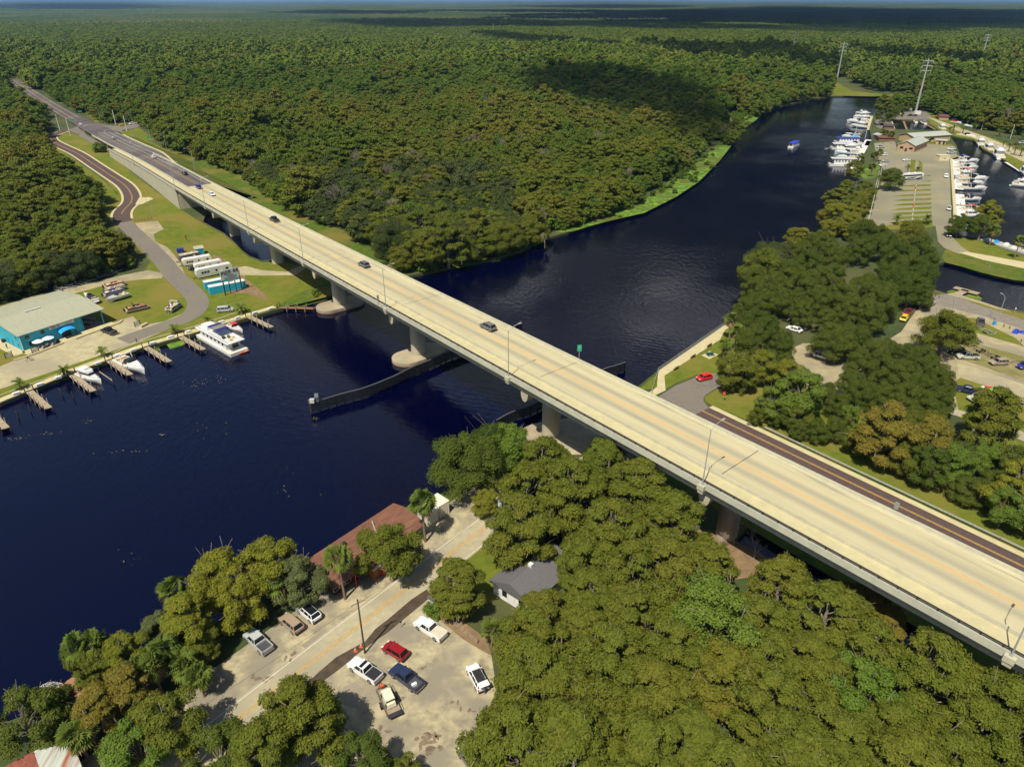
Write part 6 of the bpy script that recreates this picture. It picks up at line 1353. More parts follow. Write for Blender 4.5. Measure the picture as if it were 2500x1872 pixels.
cruiser('white cruiser in front of the blue roofed houseboat', gC, (2108, 355), (2063, 356)); houseboat('white houseboat with orange stern cover at the river pier', gC, (2105, 364), (2028, 362), M_gel, h=2.2); cruiser('white cruiser with dark windows at the river pier', gC, (2098, 371), (2036, 370), tall=True); cruiser('pale blue trimmed cruiser at the river pier', gC, (2098, 379), (2036, 376), hullm=paint('pale_blue_gel', (.55, .66, .72)))
cruiser('small white cruiser next to the floating white cabin', gC, (2090, 387), (2041, 387)); houseboat('long white floating cabin with flat roof at the pier end', gC, (2086, 405), (2027, 403), M_gel, h=3.2, L=16, flat=5.0)
t = thing('dinghy', 'small grey dinghy off the white houseboats', 'dinghy', group=gC); hull_mb(4, 1.7, .5).build('hull', M_gel, t); MB().box((0, 0, .55), (2.2, 1.1, .08)).build('floor', M_trim, t); MB().box((-2, 0, .6), (.4, .4, .8)).build('outboard_motor', M_trim, t); place(t, (2015, 364), (2027, 363))
gU = 'boats at the upper pier'
cruiser('tall white boat farthest at the upper pier', gU, (2112, 279), (2088, 277), tall=True, canvas=M_gel2); cruiser('long white trawler second at the upper pier', gU, (2125, 288), (2082, 289), tall=True); cruiser('white boat with dark windows at the upper pier', gU, (2124, 296), (2081, 294), tall=True); cruiser('slim white boat with long bow at the upper pier', gU, (2123, 303), (2066, 299), canvas=M_blueC); cruiser('big white trawler nearest at the upper pier', gU, (2119, 314), (2075, 309), tall=True)
gE = 'yachts along the right basin bank'
cruiser('white sport yacht farthest along the right basin bank', gE, (2398, 362), (2384, 347), tall=True, L=15); cruiser('cream cabin yacht second along the right basin bank', gE, (2424, 374), (2396, 360), tall=True, L=15, hullm=M_gel2); cruiser('large white yacht with tall bridge on the right basin bank', gE, (2450, 396), (2417, 372), tall=True, L=19); cruiser('white yacht cut by the right edge at the basin bank', gE, (2515, 436), (2483, 414), tall=True, L=16); cruiser('white boat pair moored mid basin at the right edge', gE, (2482, 455), (2530, 460), tall=True, L=14); cruiser('small white boat behind the mid basin boat', gE, (2480, 447), (2525, 449), L=11)
cruiser('white sport fisher behind the long tan marina building', gE, (2307, 321), (2286, 312), tall=True, L=13); cruiser('white boat with blue canopy in the small pool', gE, (2262, 306), (2243, 300), canvas=M_blueC, L=10); cruiser('white boat with open bow beside the blue canopied one', gE, (2240, 303), (2226, 296), L=9)
cruiser('old tan cabin boat lying along the sandy basin bank', gE, (2342, 333), (2378, 339), hullm=M_gel2, L=15, arch=False)
cruiser('white motor boat parked ashore near the marina tip', 'boats stored ashore', (2200, 281), (2185, 274), z=.4, L=9, tall=True); cruiser('slim white hull stored ashore below dark trees', 'boats stored ashore', (2205, 266), (2228, 270), z=.4, L=10, arch=False); cruiser('boat under red cover on the grass near the shed', 'boats stored ashore', (2326, 300), (2343, 302), z=.4, L=8, cover=M_redC, arch=False); cruiser('boat under white cover on the grass beside the red one', 'boats stored ashore', (2354, 308), (2376, 313), z=.4, L=9, cover=M_gel, arch=False)
tb_ = houseboat('white tour boat with blue canopy cruising up the river', 'single boats', (1931, 361), (1944, 355), M_blueC, L=14, h=2.0)
bg = thing('work_barge', 'grey work barge loaded with bags and gear at the basin corner', 'barge'); MB().box((0, 0, .5), (26, 5.5, 1.2)).build('hull', mat('barge_steel', (.38, .38, .34), .7), bg)
for k, (x, y, m_) in enumerate(((-7, 0, M_cyanC), (-3, .5, M_gel), (1, -.8, M_gel2), (4, .6, M_seat))): MB().box((x, y, 1.6), (1.8, 1.6, 1.0), top=(.5, .5)).build('cargo_bag', m_, bg)
MB().box((6, .8, 3.2), (4.5, 3.2, .15)).build('canopy', M_greenC, bg); b = MB(); [b.tube((6 + x, .8 + y, 1.1), (6 + x, .8 + y, 3.2), .06) for x in (-2, 2) for y in (-1.4, 1.4)]; b.build('canopy_post', M_alu, bg); place(bg, (2432, 599), (2510, 622))
for k, (a, b, lb) in enumerate((((2400, 862), (2375, 850), 'black boat trailer with frame bars on the weedy strip, upper one'), ((2436, 878), (2408, 866), 'black boat trailer on the weedy strip, lower one'), ((2392, 839), (2376, 833), 'small rusty trailer on the sandy strip'), ((2412, 814), (2397, 806), 'silver boat trailer behind the grey pickup'), ((2530, 890), (2474, 887), 'trailer hitched to the tan suv'), ((2500, 985), (2455, 978), 'black and white boat trailer below the sandy lane'), ((2440, 964), (2390, 962), 'trailer behind the navy pickup, under the jet ski'))):
    trailer_under(lb, a, b, 6.0 if k != 2 else 3.5, m=M_dark if k in (0, 1, 4) else M_alu)
t = thing('jet_ski', 'lime green jet ski with white and red trim on a trailer', 'jet ski'); hull_mb(3.3, 1.2, .7, 2.0, .2).build('hull', paint('lime_paint', (.22, .75, .10)), t); MB().box((-.5, 0, .95), (1.5, .45, .3), top=(.9, .7)).build('seat', P_BRED, t); MB().box((.7, 0, .95), (.9, .7, .35), top=(.4, .5)).build('cowl', M_gel, t); place(t, (2420, 954), (2390, 951), .75)

# ------------------------------------------------------------------ street furniture
def lamp_meshes(h, arm):
    a = MB().tube((0, 0, 0), (0, 0, h), .12, .07, n=8); a.box((0, 0, .1), (.4, .4, .2))
    b = MB(); pts_ = [(0, 0, h - .35), (arm * .25, 0, h + .15), (arm * .6, 0, h + .55), (arm, 0, h + .72)]; b.path(pts_, .045, 6)
    c = MB().box((arm + .3, 0, h + .72), (.85, .32, .14), top=(.8, .7)); return a, b, c
def lamp(p, rz, label, h=11.2, arm=2.9):
    t = thing('street_lamp', label, 'street lamp', tuple(p), rz, 'street lamps')
    for nm, b in zip(('pole', 'arm', 'lamp_head'), lamp_meshes(h, arm)): b.build(nm, M_steel, t)
    return t
LP = [(2458, 1602, 'at the lower right corner'), (1694, 1177, 'beside the big bridge cypress'), (1241, 925, 'above the near pier cap'), (935.5, 751, 'with a small sign box at its foot'), (741, 639.5, 'above the gravel path'), (603, 562, 'above the slough'), (502, 504, 'just right of the abutment'), (427, 462, 'at the abutment'), (323, 396, 'on the middle of the retaining wall'), (269, 361, 'at the upper end of the retaining wall')]
M_ped = M_par
for u, v, w in LP:
    i = near_idx(u, v, 10.7, .5); p = bp_(i, 10.75, .45); n, t_ = NR[i]
    b = MB(); b.T = Matrix.Translation(bp_(i, 10.9, -.1)) @ Matrix.Rotation(math.atan2(t_.y, t_.x), 4, 'Z'); b.box((0, 0, .1), (1.3, .9, .9)); b.box((0, .1, -.7), (1.0, .7, .8), top=(1.25, 1.2)); b.build('lamp_pedestal', M_par, bridge)
    lamp(p, math.atan2(-n.y, -n.x), f'grey street lamp on the bridge pavement {w}', 10.8)
for u, v, w, a in ((213.6, 350, 'on the grass between frontage road and approach', 1), (476, 416, 'on the upstream side nearest the bridge', -1), (408, 369, 'on the upstream side at the lane end', -1), (370, 350, 'on the upstream side before the lane end', -1), (324, 332, 'on the upstream side just past the junction', -1), (248, 305, 'right of the junction under trees', -1), (215, 289.5, 'farthest on the upstream verge', -1)):
    p = G(u, v, zprof(G(u, v, 2).x) * (.9 if a < 0 else 0)); i = min(range(len(CL)), key=lambda j: (CL[j].xy - p.xy).length); n = NR[i][0] * (1 if a < 0 else -1); lamp(p, math.atan2(n.y, n.x), f'grey street lamp {w}', 11)
def pole(p, h, label, r=.17, m=M_bark2, top=0, cat='utility pole', group='utility poles', lean=(0, 0)):
    t = thing('utility_pole', label, cat, tuple(p), 0, group); q = (lean[0], lean[1], h); MB().tube((0, 0, -.2), q, r, r * .65, n=8).build('pole', m, t)
    if top >= 1: b = MB().box((0, 0, h - .7), (2.2, .12, .14), .6); b.build('crossarm', M_wood, t); b = MB(); [b.tube((.85 * k * math.cos(.6), .85 * k * math.sin(.6), h - .6), (.85 * k * math.cos(.6), .85 * k * math.sin(.6), h - .35), .06, n=6) for k in (-1, 0, 1)]; b.build('insulator', M_gel, t)
    if top >= 2:
        for k in range(3): a = k * 2.1 + .4; MB().tube((.42 * math.cos(a), .42 * math.sin(a), h - 2.8), (.42 * math.cos(a), .42 * math.sin(a), h - 1.8), .24, n=10).build('transformer', mat('transformer_grey', (.52, .54, .53), .5), t)
    return t
pole(G(1224, 1325), 11.2, 'dark utility pole with three transformers beside the riverside road', top=2); pole(G(891, 1594), 11.2, 'dark utility pole standing between parking lot and riverside road', top=1)
for k, (u, v, h) in enumerate(((367, 530, 9), (413, 562, 9), (476, 605, 9), (545, 648, 9))): pole(G(u, v), h, f'thin dark pole on the left bank lawn, {nth(k + 1)} from the far end', .1, M_wood)
pole(G(561, 787), 11, 'thin steel mast behind the big houseboat', .07, M_steel); pole(G(372, 514), 6, 'short lamp post at the road bend', .06, M_steel)
M_cpole = mat('concrete_pole', (0.62, 0.60, 0.50), 0.8)
for u, v, w, h in ((147, 320, 'left of the junction, leftmost', 11.5), (172, 331, 'left of the junction, beside the green sign', 11.5), (283, 305, 'at the far side of the junction by the green sign', 11), (310, 320, 'right of the junction beside the yellow car', 11)): pole(G(u, v, .2), h, f'thick pale signal pole {w}', .34, M_cpole, cat='signal pole', group='signal poles')
def wires(label, pts, r=.05, n=12, sag=1.5):
    b = MB()
    for a, c in zip(pts, pts[1:]): b.path([Vector(a).lerp(Vector(c), k / n) - Vector((0, 0, sag * 4 * (k / n) * (1 - k / n))) for k in range(n + 1)], r, 3)
    tag(b.build('power_line', M_dark), label, 'power line', 'power lines', 'thing')
ptop = lambda u, v, z: Vector((*G(u, v).xy, z))
wires('thin service wire over the riverside road between the two dark poles', [ptop(1224, 1325, 10.6), ptop(891, 1594, 10.6), Vector((-60, 40, 10.6))], .018)
wires('span wire across the road junction between signal poles', [ptop(172, 331, 9), ptop(283, 305, 9)], .05); wires('span wire along the far side of the junction', [ptop(147, 320, 9), ptop(310, 320, 9)], .05)
TW = []
def tower(u, v, h, label):
    p = G(u, v); t = thing('transmission_tower', label, 'transmission tower', tuple(p), 0, 'transmission towers'); MB().tube((0, 0, 0), (0, 0, h), .95, .45, n=10).build('mast', mat('tower_steel', (.34, .34, .33), .6), t)
    for z in (h - 1.5, h - 5.5, h - 9.5): MB().box((0, 0, z), (8.5, .5, .5), -.5, top=(1, 1)).build('cross_arm', M_steel, t)
    b = MB(); [b.tube((s * 3.8 * math.cos(-.5), s * 3.8 * math.sin(-.5), z), (s * 3.8 * math.cos(-.5), s * 3.8 * math.sin(-.5), z - 1.8), .12, n=5) for z in (h - 1.5, h - 5.5, h - 9.5) for s in (-1, 1)]; b.build('insulator', M_gel, t); TW.append((p, h))
tower(2235, 275, 43.5, 'tallest grey steel transmission tower at the marina tip'); tower(2043.7, 193, 42, 'pale transmission tower on the grassy river point'); tower(1932, 146, 42, 'small transmission tower deep in the forest'); tower(2395, 150, 40, 'faint transmission tower at the right in the forest')
for s in (-1, 1):
    for dz in (3.3, 11.3): wires('transmission wires strung between the steel towers', [TW[3][0] + Vector((3.8 * s, -2 * s, TW[3][1] - dz)), TW[0][0] + Vector((3.3 * s, -1.8 * s, TW[0][1] - dz)), TW[1][0] + Vector((3.3 * s, -1.8 * s, TW[1][1] - dz)), TW[2][0] + Vector((3.3 * s, -1.8 * s, TW[2][1] - dz))], .035, 16, 5)
for k, (u, v, h) in enumerate(((1085, 115, 17), (1126, 104, 19), (1183, 86, 21), (1204, 77, 24), (1222, 68, 22), (1237, 62, 22), (1251, 54, 20), (1440, 146, 20), (1712, 142, 16), (1158, 98, 17))): pole(G(u, v), h, f'pale wooden power pole over the far forest, {nth(k + 1)} in the line', .3, M_cpole, top=1, group='far power poles')
for u, v, h, w in ((2112, 338, 11, 'near the marina cars'), (2090, 318, 12, 'between upper pier and marina'), (2120, 540, 12, 'along the marina lot, nearest'), (2137, 460, 9, 'along the marina lot, middle'), (2142, 458, 12, 'along the marina lot, farthest'), (2395, 318, 9, 'on the far sandy lane, left'), (2466, 340, 10, 'on the far sandy lane, right')): pole(G(u, v), h, f'pale utility pole {w}', .18, M_cpole)
p = G(2431, 793); lamp(p, 1.9, 'lone street lamp on the triangular lawn with blue base', 9, 1.2); MB().box((p.x - .6, p.y, .6), (.8, .5, 1.2)).build('meter_box', M_cyanC); bpy.data.objects['meter_box'].location = (0, 0, 0); tag(bpy.data.objects['meter_box'], 'pale blue meter cabinet at the foot of the lone lamp', 'cabinet', None, 'thing')

def board(name, label, cat, p, rz, w, h, z0, m, lines=(), mtext=None, posts=2, post_m=None, tilt=0.0, group=None):
    t = thing(name, label, cat, tuple(p), rz, group); MB().box((0, 0, z0 + h / 2), (w, .1, h)).build('board', m, t); pm = post_m or M_steel
    for k in range(posts): x = (-.4 + .8 * k / max(1, posts - 1)) * w if posts > 1 else 0; MB().tube((x, .1, -.1), (x, .1, z0 + h), .06, n=6).build('post', pm, t)
    for s_, x, z, sz in lines:
        letters(s_, sz, mtext or M_trim, (x, -.07, z), t)
    return t
M_green = mat('sign_green', (0.01, 0.30, 0.17), 0.5)
i = near_idx(1399, 869, -6.6, 1.0); p = bp_(i, -6.6, .8); ta = NR[i][1]; board('road_sign', 'green and white road sign on the upstream parapet of the bridge', 'road sign', p, math.atan2(ta.y, ta.x) + .9, 1.0, 1.6, 1.7, M_green, (('St Johns', 0, 2.85, .21), ('River', 0, 2.4, .21)), M_gel, 1)
for u, v, w in ((178, 302, 'left of the junction on the grass'), (271, 290, 'by the far signal pole'), (197, 280, 'at the forest edge before the junction'), (366, 345, 'beside the upstream lamp')): board('road_sign', f'green road sign {w}', 'road sign', G(u, v), .4, 3.0, 1.2, 2.0, M_green)
i = near_idx(925, 745, 10.7, .5); board('road_sign', 'small grey sign beside the pedestal lamp on the bridge walkway', 'road sign', bp_(i, 10.8, .3), 1.2, .9, 1.4, 1.2, M_steel, posts=1)
i = near_idx(2490, 1110, 0); board('road_sign', 'sign post seen from behind on the side road verge', 'road sign', bofs(50, 31), -.8, .8, 1.6, 1.6, M_steel, posts=1)
p = G(1765, 980); board('stop_sign', 'red stop sign near the guardrail end', 'stop sign', p, -.5, .8, .8, 1.9, M_tail, (('STOP', 0, 2.3, .24),), M_gel, 1)
board('park_sign', 'white park notice beside the short palm', 'sign', G(1776, 893), 0, .9, .7, 1.5, M_gel, posts=1); board('canal_sign', 'grey board standing in the canal bank reeds', 'sign', G(2411, 668, -.5), .9, 2.2, 1.5, 1.5, M_steel); board('round_sign', 'white marker on a post by the canal jetty', 'sign', G(2343, 732, 0), .3, .5, .5, 1.8, M_gel, posts=1); board('round_sign', 'white marker on a post at the right end of the canal', 'sign', G(2475, 768, 0), .3, .5, .5, 1.8, M_gel, posts=1)
# guardrail along the side road
gr_ = thing('guardrail', 'long steel guardrail along the side road', 'guardrail'); line = smooth_line([bofs(28.5, 39), bofs(40, 39), bofs(60, 39), bofs(90, 39), bofs(120, 39)], 8); b = MB()
A, B = offset_line(line, .06), offset_line(line, -.06); b.loft([[(a.x, a.y, .5), (a.x, a.y, .85), (c.x, c.y, .85), (c.x, c.y, .5)] for a, c in zip(A, B)]); b.build('rail', M_steel, gr_); b = MB(); [b.box((q.x, q.y, .35), (.15, .15, .8)) for q in line]; b.build('post', M_bark2, gr_)
# park: fence on the seawall, benches, picnic table
fe = thing('railing_fence', 'low metal railing between river walk and water', 'railing'); L_ = [G(*q, 0) for q in ((1590, 963), (1607, 906), (1778, 788), (1800, 772))]; b = MB(); [b.path([q + Vector((0, 0, z)) for q in L_], .03, 4) for z in (.5, .8, 1.1)]
for a, c in zip(L_, L_[1:]): n_ = max(1, int((c - a).length / 2.2)); [b.tube(a.lerp(c, k / n_), a.lerp(c, k / n_) + Vector((0, 0, 1.1)), .035, n=5) for k in range(n_ + 1)]
b.build('railing', M_steel, fe)
for u, v, w in ((1650, 902, 'nearest the bridge'), (1691, 873, 'in the middle'), (1731, 846, 'farthest')):
    t = thing('park_bench', f'wooden bench facing the river walk, {w}', 'bench', tuple(G(u, v, .04)), .75, 'park benches'); MB().box((0, 0, .45), (1.9, .5, .07)).build('seat', M_skirt, t); MB().box((0, -.25, .8), (1.9, .06, .5)).build('backrest', M_skirt, t); [MB().box((x, -.05, .22), (.08, .5, .44)).build('leg', M_dark, t) for x in (-.8, .8)]
t = thing('picnic_table', 'dark green picnic table on a concrete pad', 'picnic table', tuple(G(1733, 867, .05)), .3); MB().box((0, 0, .75), (2.2, .9, .08)).build('table_top', mat('green_table', (.02, .10, .08), .6), t); [MB().box((0, s * .8, .45), (2.2, .3, .06)).build('seat', mat('green_table', (.02, .10, .08), .6), t) for s in (-1, 1)]; [MB().box((x, 0, .38), (.1, 1.5, .7), top=(1, .4)).build('leg', M_dark, t) for x in (-.7, .7)]
# traffic cones
for u, v, w in ((868, 1588, 'nearer the ditch'), (882, 1578, 'against the pole')):
    t = thing('traffic_cone', f'orange traffic cone by the lot utility pole, {w}', 'traffic cone', tuple(G(u, v, .06)), 0, 'traffic cones'); MB().tube((0, 0, .04), (0, 0, .75), .2, .04, n=10).build('cone', M_orangeH, t); MB().tube((0, 0, .4), (0, 0, .55), .125, .09, n=10).build('reflective_band', M_gel, t); MB().box((0, 0, .03), (.5, .5, .06)).build('base', M_orangeH, t)

# ------------------------------------------------------------------ seawall, docks, pilings (left bank)
sw = [G(u, v, 0) for u, v in ((-120, 1020), (0, 983), (174, 911), (355, 846), (507, 803), (674, 752))]
t = thing('seawall', 'concrete capped seawall along the left bank moorings', 'seawall'); A = offset_line(sw, .4); B = offset_line(sw, -1.5 if sw[0].x < sw[1].x else 1.5)
mb = MB(); mb.loft([[(a.x, a.y, .25), (c.x, c.y, .25), (c.x, c.y, -.1), (a.x, a.y, -.1)] for a, c in zip(offset_line(sw, 1.9), offset_line(sw, -.25))]); mb.build('cap', M_walk, t)
mb = MB(); mb.loft([[(a.x, a.y, -.1), (c.x, c.y, -.1), (c.x, c.y, -2.5), (a.x, a.y, -2.5)] for a, c in zip(offset_line(sw, .2), offset_line(sw, -.12))]); mb.build('sheet_pile', mat('rusty_piling', (.14, .10, .075), .85, scale=1.0), t)
swd = (sw[4] - sw[2]).normalized(); swn = Vector((swd.y, -swd.x, 0))
def dock(label, u, v, L, wd=1.7, m=M_wood, dirv=None, pp=(0, .25, .5, .75, 1.0), group='finger docks'):
    p = G(u, v, 0); d = dirv or swn; t = thing('finger_dock', label, 'dock', (p.x, p.y, -.15), math.atan2(d.y, d.x), group); MB().box((L / 2, 0, .1), (L, wd, .14)).build('deck', m, t)
    for k in pp:
        for s in (-1, 1): MB().tube((L * k, s * (wd / 2 + .12), -2.5), (L * k, s * (wd / 2 + .12), 1.3 if k else 1.8), .13, n=7).build('piling', M_darkwood if k in (0, 1.0) else M_wood, t)
    return t
for k, (u, v, L, w) in enumerate(((-30, 1000, 13, 'cut by the left edge'), (72, 955, 13, 'second from left, empty on both sides'), (175, 914, 14, 'beside the small pilot boat'), (267, 880, 13, 'beside the white sport cruiser'), (357, 848, 14, 'between sport cruiser and water weed'), (443, 823, 13, 'beside the water weed and houseboat'), (607, 772, 13, 'right of the big houseboat'))): dock(f'weathered wooden finger dock {w}', u, v, L)
dock('reddish brown wooden dock at the bridge end of the seawall', 680, 750, 12, 1.5, mat('reddish_wood', (.22, .11, .06), .85, scale=2), (swn * .8 + swd * .6).normalized())
for k, (u, v) in enumerate(((45, 1020), (75, 1005), (152, 965), (180, 972), (362, 902), (612, 815), (245, 915), (278, 938), (333, 880), (336, 842), (386, 852))):
    p = G(u, v, ZW); o = MB().tube((0, 0, -1.5), (0, 0, 2.0), .15, .13, n=8).build('mooring_pile', M_darkwood, loc=tuple(p)); tag(o, f'lone dark mooring pile off the seawall, {nth(k + 1)} from left', 'mooring pile', 'mooring piles', 'thing')
t = thing('mooring_rail', 'low timber rail on two piles right of the pilot boat', 'mooring rail'); b = MB(); a, c = G(245, 915, ZW), G(278, 938, ZW); b.tube(a + Vector((0, 0, 1)), c + Vector((0, 0, 1)), .14, n=6); b.build('rail', M_wood, t)
for k, (u, v) in enumerate(((40, 963), (97, 941), (143, 924), (195, 905), (240, 889), (288, 870), (326, 857), (373, 840), (416, 825), (460, 812), (541, 788), (580, 778), (622, 766), (660, 756))):
    t = thing('dock_box', f'white dock box on the seawall, {nth(k + 1)} from left', 'dock box', tuple(G(u, v, .25)), math.atan2(swd.y, swd.x), 'dock boxes'); MB().box((0, 0, .28), (1.5, .7, .56)).build('box', M_gel, t); MB().box((0, 0, .6), (1.6, .8, .1), top=(.95, .85)).build('lid', M_gel, t)
# kerb of pale stones along the lawn
b = MB(); L_ = smooth_line(px([(-20, 972), (0, 966), (120, 922), (255, 872), (330, 840), (450, 805), (575, 765)]), 6); A, B = offset_line(L_, .15), offset_line(L_, -.15); b.loft([[(a.x, a.y, 0), (a.x, a.y, .2), (c.x, c.y, .2), (c.x, c.y, 0)] for a, c in zip(A, B)]); tag(b.build('kerb', M_walk), kind='structure')

# ------------------------------------------------------------------ buildings
M_teal = mat('turquoise_metal', (0.021, 0.357, 0.476), 0.5, col2=(0.017, 0.306, 0.416), scale=1.5, stretch=(8, 8, .3)); M_teal_d = mat('turquoise_metal_dark', (0.02, 0.27, 0.40), 0.5, scale=1.5); M_zinc = mat('pale_metal_roof', (0.365, 0.365, 0.246), 0.45, col2=(0.306, 0.310, 0.221), scale=.6, stretch=(6, .4, 1), spec=.4); M_wroof = mat('white_roof', (0.637, 0.637, 0.612), 0.5)  # second turquoise is the darker tone of the doors
A0 = G(58, 857); B0 = G(256, 790.6); Lb = (B0 - A0).length; ub = (B0 - A0).normalized(); hr_ = math.atan2(ub.y, ub.x); Db, Hw, Hr = 26.0, 4.9, 6.2
bl = thing('boat_shop', 'turquoise metal boat shop with pale low gable roof and open bay', 'building', tuple(A0), hr_); Lc = Lb * .735
def gable_wall(x0, x1): return MB().extr([(0, 0), (Db, 0), (Db, Hw), (Db / 2, Hr), (0, Hw)], x0, x1, 'x')
gable_wall(0, .25).build('wall', M_teal, bl, fix=True); gable_wall(Lc, Lc + .2).build('wall', M_teal, bl, fix=True)
MB().box((Lc / 2, .12, Hw / 2), (Lc - .3, .24, Hw)).build('wall', M_teal, bl); MB().box((Lb / 2, Db - .12, Hw / 2), (Lb - .6, .24, Hw)).build('wall', M_teal, bl)
rfm = MB().extr([(-.7, Hw - .12), (Db / 2, Hr + .02), (Db + .7, Hw - .12), (Db + .7, Hw + .06), (Db / 2, Hr + .2), (-.7, Hw + .06)], -.6, Lb + .8, 'x')
for k in range(1, 20): x = -.6 + (Lb + 1.4) * k / 20; rfm.extr([(-.7, Hw + .06), (Db / 2, Hr + .2), (Db / 2, Hr + .26), (-.7, Hw + .12)], x - .04, x + .04, 'x')
rf_ = rfm.build('roof', M_zinc, bl, fix=True)
for x in (Lb * .42,): MB().tube((x - 2.2, Db * .47, Hr + .35), (x + 2.2, Db * .47, Hr + .35), .2, n=8).build('ridge_vent', M_wroof, rf_)
for x in (2.5, 8.0, 13.0): MB().box((x, Db * .68, Hw + .9), (1.4, 1.0, .1)).build('skylight', mat('rusty_skylight', (.12, .09, .07), .6), rf_)
for x in (Lb - .15,): MB().box((x, .2, Hw / 2), (.3, .3, Hw)).build('corner_post', M_teal, bl); MB().box((x, Db * .5, Hw / 2), (.3, .3, Hw)).build('corner_post', M_teal, bl)
MB().box(((Lc + Lb) / 2, .2, Hw - .25), (Lb - Lc, .25, .5)).build('lintel', M_teal, bl)
MB().box((.02, -.12, Hw / 2), (.14, .14, Hw)).build('downpipe', M_gel, bl); MB().box((Lb / 2, -.75, Hw - .04), (Lb + 1.2, .12, .12)).build('gutter', M_zinc, bl)
for x, z, w, h_ in ((2.0, 3.6, .9, .9), (6.2, 3.6, .9, .9), (2.9, 1.35, 1.9, 1.2), (6.4, 1.5, 1.9, 1.2)): f = MB().box((x, -.03, z), (w, .1, h_)).build('window', M_glass, bl); MB().box((x, -.02, z), (w + .16, .06, h_ + .16)).build('frame', M_dark, f)
MB().box((12.2, -.04, 1.1), (2.6, .1, 2.2)).build('doorway', M_trim, bl); secs = []
for a in np.linspace(0, math.pi, 9): secs.append([(12.2 - 2.3 * math.cos(a), -.05, 2.4 + 1.1 * math.sin(a)), (12.2 - 2.3 * math.cos(a), -2.2, 2.05 + .75 * math.sin(a)), (12.2 - 2.2 * math.cos(a), -2.15, 2.0 + .7 * math.sin(a)), (12.2 - 2.2 * math.cos(a), -.05, 2.32 + 1.05 * math.sin(a))])
MB().loft(secs).build('awning', mat('blue_awning', (.02, .33, .70), .6), bl, fix=True)
for y, z in ((2.5, 3.4), (2.2, 1.2)): MB().box((-.03, y, z), (.1, .5, .9)).build('window', M_glass, bl)
for y in (6, 8.5): MB().box((-.03, y, 1.0), (.08, .9, 2.0)).build('door', M_teal_d, bl)
MB().box((-.5, 11, .5), (.8, 1.0, 1.0)).build('air_conditioner', M_trim, bl)
sg = thing('shop_sign', 'white PIER 44 banner on the turquoise shop front', 'sign', tuple(A0 + ub * 11.6 + Vector((0, 0, 0)) + Vector((ub.y, -ub.x, 0)) * .12), hr_); MB().box((0, 0, 4.05), (7.2, .08, .85)).build('board', M_gel, sg)
for s_, x, sz in (('PIER 44', -1.9, .8), ('MARINA', 1.9, .5)):
    letters(s_, sz, M_trim if x < 0 else M_steel, (x, -.08, 4.05), sg)
loc_ = lambda x, y, z=0: A0 + ub * x + Vector((-ub.y, ub.x, 0)) * y + Vector((0, 0, z))
t = MB().box((0, 0, .05), (Lb + 2.5, 3.4, .1)).build('patio', M_walk, loc=tuple(loc_(Lb / 2 + .6, -1.8)), rz=hr_); tag(t, kind='structure'); t = MB().box((0, 0, .05), (3.0, Db, .1)).build('patio', M_walk, loc=tuple(loc_(-1.6, Db / 2 - 1.6)), rz=hr_); tag(t, kind='structure')
t = MB().box((0, 0, .06), (Lb - Lc, Db - .5, .1)).build('shed_floor', mat('shed_floor', (.24, .17, .15), .85), loc=tuple(loc_((Lc + Lb) / 2, Db / 2)), rz=hr_); tag(t, kind='structure')
for x, m_, w in ((3.6, M_gel, 'white'), (6.3, mat('pale_blue_canvas', (.55, .72, .74), .8), 'pale blue')):
    t = thing('patio_umbrella', f'{w} patio umbrella in front of the turquoise shop', 'umbrella', tuple(loc_(x, -2.0, .1)), hr_, 'patio umbrellas'); MB().tube((0, 0, 0), (0, 0, 2.5), .04).build('pole', M_steel, t); MB().tube((0, 0, 2.1), (0, 0, 2.75), 1.65, .05, n=8).build('canopy', m_, t)
    t = thing('patio_table', f'wooden patio table under the {w} umbrella', 'table', tuple(loc_(x, -2.1, .1)), hr_, 'patio tables'); MB().tube((0, 0, .7), (0, 0, .76), .6, n=10).build('table_top', M_wood, t); MB().box((0, 0, .35), (.5, .1, .7)).box((0, 0, .35), (.1, .5, .7)).build('leg', M_wood, t)
    for k, (dx, dy) in enumerate(((-1.1, -.3), (1.1, -.4), (.1, -1.1))): t = thing('patio_chair', f'white patio chair around the {w} umbrella, {nth(k + 1)} from left' if k < 2 else f'white patio chair in front of the {w} umbrella', 'chair', tuple(loc_(x + dx, -2.1 + dy, .1)), hr_ + k, 'patio chairs'); MB().box((0, 0, .42), (.5, .5, .06)).build('seat', M_gel, t); MB().box((0, -.24, .7), (.5, .05, .55)).build('backrest', M_gel, t); [MB().box((a, c, .2), (.05, .05, .4)).build('leg', M_gel, t) for a in (-.22, .22) for c in (-.22, .22)]
tag(MB().box((0, 0, .45), (.9, .5, .9), top=(.8, .8)).build('barbecue_grill', M_trim, loc=tuple(loc_(8.5, -2.3, .1)), rz=hr_), 'black barbecue grill right of the pale umbrella', 'grill', None, 'thing')
for k, (x, y, L) in enumerate(((19.6, 4.5, 5.0), (21.5, 6.5, 5.0), (19.0, 9.0, 4.5))):
    t = thing('skiff', f'dark skiff stored inside the open bay, {nth(k + 1)} from the front', 'boat', tuple(loc_(x, y, .4)), hr_ + 2.2, 'skiffs in the open bay'); hull_mb(L, 1.8, .55).build('hull', mat('grey_skiff', (.16, .17, .18), .6), t); [MB().box((xx, 0, .5), (.4, 1.5, .08)).build('seat', M_alu, t) for xx in (-1, .6)]
